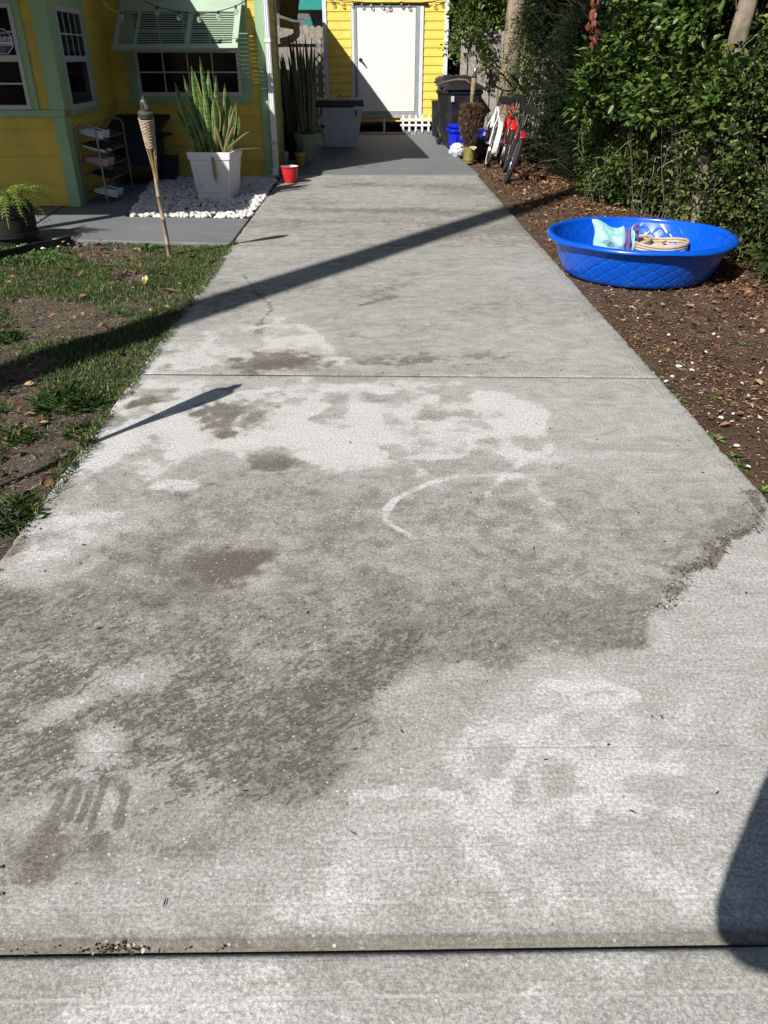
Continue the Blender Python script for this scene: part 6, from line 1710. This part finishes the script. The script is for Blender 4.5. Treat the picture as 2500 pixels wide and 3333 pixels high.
for i, (c, la) in enumerate((((1.530, 3.609), 'small green weed at the driveway edge near the joint'), ((1.721, 3.648), 'small weed in the mulch right of the middle joint'), ((1.544, 2.954), 'broad-leaved weed beside the driveway edge'), ((1.551, 2.875), 'second broad-leaved weed close below the first'), ((1.538, 2.647), 'lowest broad-leaved weed at the right frame edge'), ((2.216, 4.448), 'tiny weed among white chips on the mulch'), ((1.560, 8.001), 'small bright weed at the driveway edge left of the pool'), ((1.592, 12.401), 'yellow-green sprout by the patio corner'), ((1.541, 3.135), 'pair of seedlings in the bare mulch'))):
    tuft(la, c, 13, (.02, .045), (.006, .010), .022, 'weed', WEED, 'weed', .7)
# white chips on the mulch
chips = [(2178,1083), (2219,1110), (2232,1160), (2212,1180), (2190,1213), (2170,1230), (2256,1170), (2325,1080), (2340,1090), (2418,1235), (2440,1275), (2400,1440), (2438,1505), (2478,1347), (2350,1350), (2268,955), (2128,1202), (2255,1192), (2480,1200), (2300,1135), (2150,1165), (2390,1335), (2077,1030), (2440,1345)]
chip_xy = [(1.824, 4.614), (1.847, 4.454), (1.774, 4.181), (1.704, 4.080), (1.613, 3.923), (1.554, 3.845), (1.798, 4.129), (2.110, 4.628), (2.115, 4.568), (1.949, 3.817), (1.912, 3.645), (1.605, 3.054), (1.575, 2.860), (1.848, 3.365), (1.656, 3.357), (2.327, 5.519), (1.527, 3.976), (1.757, 4.021), (2.120, 3.977), (1.943, 4.312), (1.623, 4.157), (1.737, 3.411), (1.736, 4.959), (1.796, 3.373)]
for i, c in enumerate(chip_xy):
    s = random.uniform(.006, .013); z = float(gz(np.array([c[0]]), np.array([c[1]]))[0])
    o = share('white_stone', protos[i % 7], (c[0], c[1], z + .012), (random.uniform(-.4, .4), random.uniform(-.4, .4), random.uniform(0, 6)), (s * 1.2, s, s))
    tag(o, 'small white stone lying loose on the brown mulch strip', 'stone', 'white stones on the mulch')
x, y = scatter(420, 1.55, 3.1, 2.4, 6.0, lambda x, y: .25 + .75 * (fbm(x, y, 2, 3, 6) > .5))
flat(x, y, (.006, .014), (.003, .005), 'chip_crumbs', island_mat('pale_crumbs', [(0, (.4, .37, .32)), (1, (.75, .73, .68))]), 'pale stone crumbs strewn in the mulch', 'crumbs', .3, .008)
# a few single items on the lawn
cl = (-1.465, 5.656)
V, F = leaves(np.array([[cl[0] - .07, cl[1], -.005], [cl[0] - .05, cl[1] + .02, -.005]]), np.array([[1, .1, .25], [1, -.3, .1]]), np.array([[0, .3, 1], [0, -.4, 1.]]), np.array([.14, .1]), np.array([.02, .014]), .5, .4)
tag(np_mesh('curled_leaf', V, F, M('tan_leaf', (.40, .29, .15), .7), None), 'large curled tan leaf lying on the lawn', 'leaf')
yl = (-1.729, 5.926)
V, F = leaves(np.array([[yl[0], yl[1], -.005]] * 3), np.array([[.3, 0, 1], [-.4, .2, .8], [.1, -.5, .7]]), np.array([[0, -1, .1]] * 3), np.array([.05, .04, .04]), np.array([.018, .014, .014]), .4, .2)
tag(np_mesh('yellow_petal', V, F, M('pale_yellow_petal', (.62, .58, .22), .6), None), 'pale yellow fallen blossom on the lawn', 'blossom')
# black lawn edging
eg = [(-3.173, 6.775), (-3.077, 6.928), (-2.969, 7.138), (-2.850, 7.266), (-2.792, 7.440)]
mb = MB(); rings = []
for p in eg: rings.append([(p[0], p[1] - .012, -.06), (p[0], p[1] + .012, -.06), (p[0], p[1] + .012, .045), (p[0], p[1] - .012, .045)])
mb.loft(rings); ed_ = mb.build('lawn_edging', M('black_rubber', (.015, .015, .016), .7), None); tag(ed_, 'black rubber lawn edging below the fern', 'edging')
for i in range(22):
    c = (random.uniform(-3.6, -2.75), 0); yy = random.uniform(7.12, 7.36) + (.0 if c[0] > -3.2 else .1)
    s = random.uniform(.012, .024)
    tag(share('white_stone', protos[i % 7], (c[0], yy, -.01), (0, 0, random.uniform(0, 6)), (s, s, s)), 'small white stone behind the black lawn edging', 'stone', 'white stones behind the edging')

# ---- shrubs ---------------------------------------------------------------------
def clumps(C, nl, r, L, W, outward, updir=.4, jitter=.6):
    """C (k,3) clump centres -> leaves radiating from each"""
    k = len(C); n = k * nl
    c = np.repeat(C, nl, 0); d = rnd_dirs(n)
    P = c + d * (rng.random((n, 1)) ** .5) * r * np.array([1, 1, .8])
    D = d * jitter + np.array(outward) + np.array([0, 0, updir]) + rng.normal(size=(n, 3)) * .35
    N = np.array([0, 0, .8]) + np.array(outward) * .5 + rng.normal(size=(n, 3)) * .55
    return leaves(P, D, N, rng.uniform(*L, n), rng.uniform(*W, n), .3, .18)


BIG = leaf_mat('glossy_broad_leaf', [(0, (.014, .040, .010)), (.35, (.040, .092, .018)), (.70, (.110, .180, .030)), (.9, (.20, .26, .055)), (1, (.33, .33, .08))], .40, .30, .4)
MED = leaf_mat('mixed_hedge_leaf', [(0, (.020, .040, .012)), (.4, (.075, .115, .028)), (.75, (.155, .195, .050)), (1, (.32, .33, .11))], .40, .28, .4)
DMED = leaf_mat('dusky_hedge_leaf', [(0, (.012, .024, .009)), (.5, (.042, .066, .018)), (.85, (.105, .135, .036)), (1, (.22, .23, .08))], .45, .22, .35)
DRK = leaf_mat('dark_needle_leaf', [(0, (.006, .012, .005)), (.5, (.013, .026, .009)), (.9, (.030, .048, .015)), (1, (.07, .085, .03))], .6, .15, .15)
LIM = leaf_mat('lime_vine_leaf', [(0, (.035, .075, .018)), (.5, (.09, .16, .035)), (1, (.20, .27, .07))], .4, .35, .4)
SHD = leaf_mat('painted_shade_leaf', [(0, (.004, .008, .003)), (.6, (.010, .020, .007)), (1, (.022, .036, .012))], .6, .1, .2)  # deep shade painted into the leaf colour as near-black green
TWIG = M('grey_twig', (.13, .11, .085), .9, .35, 20); BARK = M('grey_brown_bark', (.20, .165, .125), .95, .4, 10, .9, 26, dirt=(.07, .055, .04), dscale=6)


def shrub(name, label, cat, base, parts, twigs=None, group=None):
    t = thing(name, label, cat, base, group=group)
    for nm, (V, F), mat in parts:
        o = np_mesh(nm, V, F, mat, t); o['kind'] = 'stuff'
    if twigs: twigs.build('stems', TWIG, t, smooth=True)['kind'] = 'stuff'
    return t


def surf(y0, y1, z0, z1, n, bul=.45, depth=.5, seed=0, dx=0.0):
    y = rng.uniform(y0, y1, n); z = z0 + (z1 - z0) * rng.random(n)
    b = (fbm(y, z, 1.3, 3, seed) - .5) * 2 * bul
    x = hfx(y) + dx + .10 - b * (.4 + .5 * z / 2.2) + rng.exponential(depth * .4, n) - .10 * np.sin(np.clip(z / 2.4, 0, 1) * 3.1)
    return np.stack([x, y, z], 1)


# broad-leaved shrub, 300 leading leaves as parts
def hollow(C, seed, lo=.40, hi=.50, f=1.5):
    m = sstep(lo, hi, fbm(C[:, 1] * 1.0, C[:, 2] * 1.2, f, 3, seed)); return C[rng.random(len(C)) < m]


C = np.concatenate([hollow(surf(7.0, 9.25, .95, 2.7, 900, .85, .35, 4, -.26), 31, .43, .51, 2.0), surf(7.3, 9.2, 1.35, 2.2, 160, .5, .3, 6, -.36), hollow(surf(7.4, 9.7, .4, 2.4, 330, .7, .35, 5, -.12), 33, .44, .52, 2.0), hollow(surf(5.6, 7.1, 1.0, 2.6, 170, .5, .5, 14, .12), 36, .48, .58)])
def trunk_gap(C): r = C[:, 0] / C[:, 1]; return C[~((C[:, 1] < 7.8) & (C[:, 2] > 1.45) & (r > .372) & (r < .445))]


C = trunk_gap(C)
V, F = clumps(C, 26, .17, (.055, .110), (.014, .028), (-.42, -.35, 0), .15)
nl = len(V) // 6
cen = V.reshape(nl, 6, 3).mean(1); dist = np.linalg.norm(cen - np.array([0, 0, 1.47]), axis=1) - cen[:, 1] * 0.0 + np.abs(cen[:, 2] - 1.3) * .8 + (cen[:, 0] - hfx(cen[:, 1])) * 3
pick = np.argsort(dist)[:300]; keep = np.ones(nl, bool); keep[pick] = False
vv = V.reshape(nl, 6, 3)
bs = thing('broadleaf_shrub', 'glossy broad-leaved green shrub leaning over the kiddie pool', 'shrub', (3.1, 7.6, 0))
Vr = vv[keep].reshape(-1, 3); kk = np.arange(keep.sum())[:, None] * 6
Fr = np.concatenate([kk + np.array([[0, 3, 2, 1]]), kk + np.array([[0, 5, 4, 3]])], 0)
np_mesh('foliage', Vr, Fr, BIG, bs)['kind'] = 'stuff'
F1 = np.array([[0, 3, 2, 1], [0, 5, 4, 3]])
for i in pick: np_mesh('leaf', vv[i], F1, BIG, bs, org=vv[i][0])
mb = MB()
for k in range(12):
    y_ = random.uniform(6.3, 9.2); x_ = float(hfx(np.array([y_]))[0]) + random.uniform(.15, .6); p = Vector((x_, y_, -.05)); P = [p.copy()]
    for s in range(5):
        p = p + Vector((random.uniform(-.16, .05), random.uniform(-.14, .12), random.uniform(.3, .5))); P.append(p.copy())
    mb.tube(P, [.012, .010, .009, .007, .005, .003], 5)
mb.build('stems', TWIG, bs, smooth=True)['kind'] = 'stuff'

# mixed low hedge in front of it: vines, twigs, small leaves
tw = MB()
for k in range(120):
    y_ = random.uniform(5.2, 9.8); x_ = float(hfx(np.array([y_]))[0]) + random.uniform(-.05, .35); p = Vector((x_, y_, -.03)); P = [p.copy()]
    for s in range(5):
        p = p + Vector((random.uniform(-.10, .06), random.uniform(-.10, .10), random.uniform(.08, .34))); P.append(p.copy())
    tw.tube(P, [.0045, .004, .0035, .003, .002, .0015], 4)
C = np.concatenate([hollow(surf(5.0, 9.9, .05, 1.25, 1300, .55, .40, 7), 51, .42, .50, 2.2), hollow(surf(5.0, 9.9, .02, .9, 560, .45, .15, 17, -.06), 53, .45, .52, 2.4)])
C2 = trunk_gap(hollow(surf(5.0, 7.6, .6, 2.6, 520, .5, .5, 8, .10), 41, .42, .52))
C = np.concatenate([C, surf(6.5, 7.6, .05, 1.5, 150, .2, .10, 23, -.20)])
shrub('mixed_hedge', 'tangled low hedge of vines and small leaves behind the pool', 'hedge', (3.15, 7.4, 0), [('foliage', clumps(C[::2], 26, .14, (.022, .050), (.006, .013), (-.35, -.35, 0), .15), MED), ('vine_leaves', clumps(C[1::2], 20, .15, (.035, .080), (.008, .020), (-.35, -.35, 0), .1), DMED), ('sprigs', clumps(C2, 24, .17, (.03, .075), (.005, .012), (-.3, -.3, 0), .0), DMED)], tw)
C = surf(8.6, 10.1, .1, .75, 150, .25, .3, 9, -.08)
shrub('leafy_bush', 'lime green leafy bush where the pole shadow meets the hedge', 'bush', (2.75, 9.5, 0), [('foliage', clumps(C, 22, .12, (.04, .075), (.010, .018), (-.35, -.35, 0), .25), LIM)])

tw2 = MB()
for k in range(70):
    y_ = random.uniform(5.3, 9.6); x_ = float(hfx(np.array([y_]))[0]) + random.uniform(-.15, .2); z_ = random.uniform(.3, 1.9); p = Vector((x_ + .2, y_, z_)); P = [p.copy()]
    d = Vector((random.uniform(-.5, .1), random.uniform(-.6, .6), random.uniform(-.6, .5)))
    for s_ in range(6):
        d = (d + Vector((random.uniform(-.4, .3), random.uniform(-.4, .4), random.uniform(-.45, .3)))).normalized(); p = p + d * random.uniform(.06, .13); P.append(p.copy())
    tw2.tube(P, [.004, .0038, .0034, .003, .0025, .002, .0012], 4)
tv = thing('dry_vines', 'thin pale dry vines tangled over the hedge face', 'vines', (3.0, 7.5, .5))
tw2.build('vine_stems', M('pale_vine', (.30, .26, .20), .9, .3, 20), tv, smooth=True)['kind'] = 'stuff'

# dark fine-leaved evergreen
C = hollow(surf(9.7, 13.7, .02, 3.0, 1900, .65, .55, 12, .05), 61, .40, .50, 2.0)
tw = MB()
for k in range(120):
    y_ = random.uniform(9.8, 13.6); x_ = float(hfx(np.array([y_]))[0]) + random.uniform(.0, .5); z_ = random.uniform(.1, 2.2)
    tw.tube([(x_ + .3, y_ + .1, z_ - .2), (x_, y_, z_), (x_ - .25, y_ - .15, z_ + random.uniform(-.05, .25))], [.007, .005, .002], 4)
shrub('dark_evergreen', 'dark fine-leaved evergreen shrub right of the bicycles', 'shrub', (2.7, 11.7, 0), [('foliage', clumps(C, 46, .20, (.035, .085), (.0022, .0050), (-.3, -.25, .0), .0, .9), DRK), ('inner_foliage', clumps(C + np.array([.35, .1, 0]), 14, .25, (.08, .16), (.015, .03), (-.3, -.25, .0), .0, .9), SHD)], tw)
# lit sprigs by the trunk
bc = np.array((2.355, 13.900, 1.433))
C = bc + rng.normal(size=(130, 3)) * np.array([.18, .22, .34]) + np.array([.08, 0, -.1])
shrub('small_leaf_bush', 'sunlit small-leaved bush against the tree trunk', 'bush', (float(bc[0]) + .08, float(bc[1]), 0), [('foliage', clumps(C, 26, .11, (.028, .055), (.008, .014), (-.3, -.4, 0), .3), LIM if False else MED), ('stems_leaves', clumps(np.stack([bc[0] + .1 + rng.normal(size=40) * .08, bc[1] + rng.normal(size=40) * .1, rng.uniform(.1, 1.2, 40)], 1), 18, .1, (.03, .05), (.008, .013), (-.3, -.4, 0), .3), MED)])
# vine on the old fence, shrub behind it
vc = [np.array(p) for p in ((1.691, 17.150, 1.998), (1.805, 17.150, 2.047), (1.945, 17.100, 2.021), (2.079, 17.000, 1.994), (2.193, 17.000, 2.018), (2.029, 17.000, 1.872), (2.124, 17.000, 1.749), (2.115, 17.000, 1.625), (2.170, 17.000, 1.500), (2.239, 17.000, 1.349), (1.889, 17.050, 1.898), (2.099, 17.000, 1.247), (1.667, 17.150, 1.900), (1.972, 17.050, 1.775))]
C = np.concatenate([p + rng.normal(size=(6, 3)) * np.array([.06, .03, .07]) for p in vc])
shrub('creeping_vine', 'bright green vine creeping over the old plank fence', 'vine', (2.2, 17.1, 0), [('foliage', clumps(C, 9, .08, (.045, .085), (.014, .024), (-.3, -.6, 0), .1), LIM)])
C = np.stack([rng.uniform(1.75, 4.2, 420), rng.uniform(17.9, 19.6, 420), rng.uniform(1.4, 3.6, 420)], 1)
shrub('background_shrub', 'dark green shrub rising behind the old plank fence', 'shrub', (2.9, 18.7, 0), [('foliage', clumps(C, 34, .24, (.07, .12), (.018, .034), (-.35, -.35, 0), .2), BIG)])

# trees ------------------------------------------------------------------------
def tree(label, base, lean, r, crown_r, mat, bark, ncl=260, name='tree', limbs=5, cz=None):
    t = thing(name, label, 'tree', base)
    b = Vector(base); top = b + Vector(lean)
    P = [b.lerp(top, s) + Vector((.04 * math.sin(5 * s + r * 30), .04 * math.cos(4 * s), 0)) for s in [i / 9 for i in range(10)]]
    n = 14; rings = []
    for i, p in enumerate(P):
        s = i / 9; rr = r * (1.12 - .12 * min(1, s * 6)) * (1 - .30 * s)
        rings.append([p + Vector((rr * math.cos(a) * (1 + .10 * math.sin(3 * a + i) + .05 * math.sin(7 * a - 2 * i)), rr * math.sin(a) * (1 + .08 * math.cos(4 * a + i)), 0)) for a in [2 * math.pi * k / n for k in range(n)]])
    MB().loft(rings).build('trunk', bark, t, smooth=True)
    for k in range(limbs):
        a = k * 2.4; p = P[7 + k % 3]
        MB().tube([p, p + Vector((math.cos(a), math.sin(a), .7)) * crown_r * .4, p + Vector((math.cos(a), math.sin(a), .55)) * crown_r * .85], [r * .4, r * .28, r * .1], 7).build('limb', bark, t, smooth=True)
    c = np.array(top) + np.array([0, 0, crown_r * .35]); d = rnd_dirs(ncl)
    C = c + d * (rng.random((ncl, 1)) ** .4) * crown_r * np.array([1, 1, .75])
    V, F = clumps(C, 30, .38, (.10, .18), (.03, .05), (0, 0, 0), .2, .9)
    np_mesh('crown', V, F, mat, t)['kind'] = 'stuff'
    return t


tb_ = (2.299, 14.700, 0.804)
RBARK = NT('ridged_bark'); _p = RBARK.pos(); _n = RBARK.noise(RBARK.mapping(_p, (14, 14, 3)), 1.0, 7, .7)
_c = RBARK.ramp(_n, [(.3, (.07, .05, .035)), (.5, (.26, .20, .145)), (.7, (.40, .33, .25))]); RBARK.set(Base_Color=_c, Roughness=.95); RBARK.bump(_n, 1.0, .04); RBARK = RBARK.m
tree('tan ridged tree trunk standing behind the bicycles', (tb_[0] - .02, 14.7, -.05), (.06, .05, 4.6), .165, 1.7, MED, RBARK)
t2 = (3.117, 8.100, 1.568)
tree('pale grey tree trunk rising out of the hedge at the right', (2.93, 7.35, -.05), (.30, .1, 3.8), .085, 1.5, MED, BARK, 200)
# deep background trees
for k, (x_, y_, h_, cr) in enumerate(((4.9, 6.0, 2.6, 1.7), (4.8, 9.0, 2.7, 1.8), (4.4, 12.2, 2.7, 1.8), (4.9, 15.6, 2.8, 1.9), (3.4, 23.5, 2.8, 2.3), (6.6, 21, 3.0, 2.6), (1.2, 26.0, 3.0, 2.2), (-3, 33, 3.5, 3.5), (3.5, 33, 3.5, 3.6), (9, 29, 3.5, 4), (-9, 31, 3.5, 4))):
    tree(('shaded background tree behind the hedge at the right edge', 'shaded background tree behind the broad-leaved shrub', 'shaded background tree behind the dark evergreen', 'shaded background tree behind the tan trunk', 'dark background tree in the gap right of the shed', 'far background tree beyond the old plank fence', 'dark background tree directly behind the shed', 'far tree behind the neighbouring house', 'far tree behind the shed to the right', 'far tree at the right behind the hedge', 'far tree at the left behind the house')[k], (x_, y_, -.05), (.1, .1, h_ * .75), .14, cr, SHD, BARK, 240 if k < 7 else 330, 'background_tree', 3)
# understorey that closes the hedge
C = np.stack([rng.uniform(3.6, 4.5, 700), rng.uniform(4.2, 17.0, 700), rng.uniform(0, 2.8, 700)], 1)
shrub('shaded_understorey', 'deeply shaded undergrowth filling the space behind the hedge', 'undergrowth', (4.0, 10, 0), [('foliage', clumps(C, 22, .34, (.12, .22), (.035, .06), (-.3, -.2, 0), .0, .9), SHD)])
C = np.stack([rng.uniform(1.9, 4.6, 260), rng.uniform(20.5, 22.5, 260), rng.uniform(0, 3.2, 260)], 1)
shrub('shaded_bush', 'nearly black shaded bush in the gap beside the shed', 'bush', (3.0, 21.5, 0), [('foliage', clumps(C, 26, .34, (.12, .2), (.035, .06), (-.2, -.3, 0), .0, .9), SHD)])

# ferns ------------------------------------------------------------------------
FERN = leaf_mat('fern_leaflet', [(0, (.09, .15, .025)), (.5, (.20, .29, .05)), (1, (.38, .42, .10))], .45, .35, .4)
FERND = leaf_mat('dusky_fern', [(0, (.035, .065, .018)), (.5, (.075, .12, .03)), (1, (.15, .18, .05))], .5, .3, .35)


def frond(parent, base, az, L, rise, droop, mat, wl=.05):
    n = 20; P = []
    for i in range(n):
        s = i / (n - 1); r = L * (s * .85); P.append(np.array([base[0] + r * math.cos(az), base[1] + r * math.sin(az), base[2] + rise * L * s - droop * L * s * s * 1.0]))
    P = np.array(P); T = np.gradient(P, axis=0); T /= np.linalg.norm(T, axis=1, keepdims=True)
    S = np.cross(T, [0, 0, 1.0]); S /= np.linalg.norm(S, axis=1, keepdims=True); N = np.cross(S, T)
    PP, DD, NN, LL = [], [], [], []
    for i in range(1, n):
        s = i / (n - 1); l = wl * (math.sin(math.pi * min(1, .12 + s * .9)) ** .6) * (1 if s < .97 else .4)
        for sd in (-1, 1):
            PP.append(P[i]); DD.append(S[i] * sd + T[i] * .35 - np.array([0, 0, .12])); NN.append(N[i]); LL.append(l)
    V, F = leaves(np.array(PP), np.array(DD), np.array(NN), np.array(LL), np.array(LL) * .16, .1, .1)
    Vr = np.concatenate([P - S * .002, P + S * .002]); idx = np.arange(n); Fr = np.stack([idx[:-1], idx[1:], n + idx[1:], n + idx[:-1]], 1) + len(V)
    return np_mesh('frond', np.concatenate([V, Vr]), np.concatenate([F, Fr]), mat, parent, org=base)


fb = Vector((*(-3.330, 7.207), 0)) + Vector((.0, .24, 0))
barrel = thing('planter_barrel', 'dark half-barrel planter holding the fern at the left edge', 'planter', fb)
MB().lathe([(0, 0), (.21, 0), (.235, .16), (.225, .33), (.205, .33), (.20, .28), (0, .28)], 28, fb).build('body', M('dark_stave_wood', (.016, .013, .011), .7, .3, 9), barrel, smooth=True)
for z_ in (.07, .24): MB().lathe([(.229 + (.006 if z_ > .2 else 0), z_ - .02), (.240, z_ - .018), (.241, z_ + .018), (.230, z_ + .02)], 28, fb).build('hoop', BLACK, barrel, smooth=True)
fn = thing('fern', 'sunlit yellow-green sword fern arching out of the dark barrel', 'fern', (fb.x, fb.y, .28))
for k in range(34):
    az = random.uniform(-2.3, 1.3) if k % 4 else random.uniform(0, 6.28)
    frond(fn, (fb.x + random.uniform(-.05, .05), fb.y + random.uniform(-.05, .05), .33), az, random.uniform(.35, .68), random.uniform(.5, 1.15), random.uniform(.7, 1.25), FERN, .05)
for (c, la, n_) in (((3.753, 8.844), 'small sword fern behind the far rim of the pool', 12), ((3.212, 8.890), 'low fern frond cluster left of the grey stem behind the pool', 9), ((3.493, 7.111), 'sword fern drooping at the right edge beside the pool', 16), ((2.986, 6.001), 'lower sword fern touching the leaf litter at the right edge', 12)):
    f = thing('fern', la, 'fern', (c[0] + .12, c[1] + .1, 0))
    for k in range(n_):
        frond(f, (c[0] + .12 + random.uniform(-.06, .06), c[1] + .1 + random.uniform(-.06, .06), .02), random.uniform(1.6, 5.2), random.uniform(.3, .55), random.uniform(.8, 1.4), random.uniform(.5, 1.0), FERND, .045)
# grey stem and red dry leaves in the hedge
st = MB().tube([(3.023, 7.750, 0.182), (2.997, 7.700, 0.435), (2.951, 7.700, 0.697), (2.968, 7.750, 0.895), (2.981, 7.850, 1.113)], [.022, .020, .017, .014, .010], 8).build('bare_stem', BARK, None, smooth=True)
tag(st, 'bare grey stem standing upright in the hedge behind the pool', 'stem')
rl = np.array((2.206, 9.000, 1.812)); n_ = 26
V, F = leaves(rl + rng.normal(size=(n_, 3)) * np.array([.03, .03, .10]), np.array([0, 0, -1]) + rng.normal(size=(n_, 3)) * .35, rnd_dirs(n_), rng.uniform(.06, .12, n_), rng.uniform(.015, .026, n_), .5, .3)
db_ = thing('dead_branch', 'hanging cluster of rust red dead leaves in the hedge', 'dead leaves', tuple(rl))
for i in range(n_): np_mesh('leaf', V[i * 6:i * 6 + 6], np.array([[0, 3, 2, 1], [0, 5, 4, 3]]), M('rust_red_leaf', (.20, .055, .03), .6, .3, 12), db_, org=V[i * 6])
MB().tube([tuple(rl + np.array([.05, .05, .25])), tuple(rl), tuple(rl - np.array([0, 0, .15]))], [.006, .004, .002], 5).build('twig', TWIG, db_)

# litter on the concrete ------------------------------------------------------------
def bits(x, y, L, W, name, mat, label):
    n = len(x); a = rng.random(n) * 6.283
    V, F = leaves(np.stack([x, y, np.full(n, .003) + rng.random(n) * .003], 1), np.stack([np.cos(a), np.sin(a), rng.normal(size=n) * .15], 1), np.stack([rng.normal(size=n) * .3, rng.normal(size=n) * .3, np.ones(n)], 1), rng.uniform(*L, n), rng.uniform(*W, n), .04, .15)
    tag(np_mesh(name, V, F, mat, None), label, 'debris', kind='stuff')


CR = island_mat('crumb_debris', [(0, (.03, .02, .014)), (.6, (.10, .065, .045)), (.85, (.22, .16, .11)), (1, (.55, .50, .42))])
dl = [(1.471, 2.610), (1.455, 2.491), (1.416, 2.380), (1.353, 2.335), (1.265, 2.282), (1.208, 2.235), (1.164, 2.163), (1.102, 2.109), (1.054, 2.091), (1.000, 2.039), (0.952, 1.973), (0.921, 1.925), (0.880, 1.871)]
seg = rng.integers(0, len(dl) - 1, 330); tt = rng.random(330); da = np.array(dl)
pp = da[seg] * (1 - tt[:, None]) + da[seg + 1] * tt[:, None] + rng.normal(size=(330, 2)) * .018
bits(pp[:, 0], pp[:, 1], (.004, .013), (.001, .0035), 'debris', CR, 'line of brown leaf crumbs along the damp stain edge')
x, y = scatter(420, -1.25, 1.5, .9, 11.8, lambda x, y: 1.0 + 0 * x)
bits(x, y, (.006, .022), (.001, .004), 'debris', CR, 'tiny twigs and crumbs scattered over the driveway')
x, y = scatter(900, -1.27, -1.15, 2.2, 7.2, lambda x, y: np.exp(-((x + 1.275) / .04) ** 2))
bits(x, y, (.008, .028), (.001, .004), 'debris', CR, 'crumbs of soil and dry grass spilled on the left driveway edge')
x, y = scatter(700, 1.40, 1.53, 2.4, 12, lambda x, y: np.exp(-((x - 1.52) / .03) ** 2))
bits(x, y, (.008, .028), (.001, .005), 'debris', CR, 'mulch crumbs spilled on the right driveway edge')
jx = np.concatenate([rng.normal(-.50, .025, 34), rng.uniform(-.75, -.3, 14)]); bits(jx, .842 + rng.normal(size=48) * .004, (.005, .013), (.0015, .004), 'debris', CR, 'brown leaf bits caught in the front joint')
# unseen trees added behind the camera to cut low sky fill
src_tree = [o for o in bpy.data.objects if o.name.startswith('background_tree')][0]
for k, (x_, y_) in enumerate(((-14, -17), (-6.5, -21), (1, -19), (8, -21), (15, -17), (-19, -8))):
    r = src_tree.copy(); COL.objects.link(r); r.location = (x_, y_, 0); r.scale = (1.9, 1.9, 1.9); r.rotation_euler = (0, 0, k * 1.3); r.name = 'sky_block_tree'
    r['label'] = ('added sky-blocking tree behind the camera, second from the left', 'added sky-blocking tree behind the camera, third from the left', 'added sky-blocking tree straight behind the camera', 'added sky-blocking tree behind the camera, second from the right', 'rightmost added sky-blocking tree behind the camera', 'leftmost added sky-blocking tree behind the camera')[k]; r['group'] = 'added sky-blocking trees behind the camera'
    for ch in src_tree.children:
        c = ch.copy(); COL.objects.link(c); c.parent = r
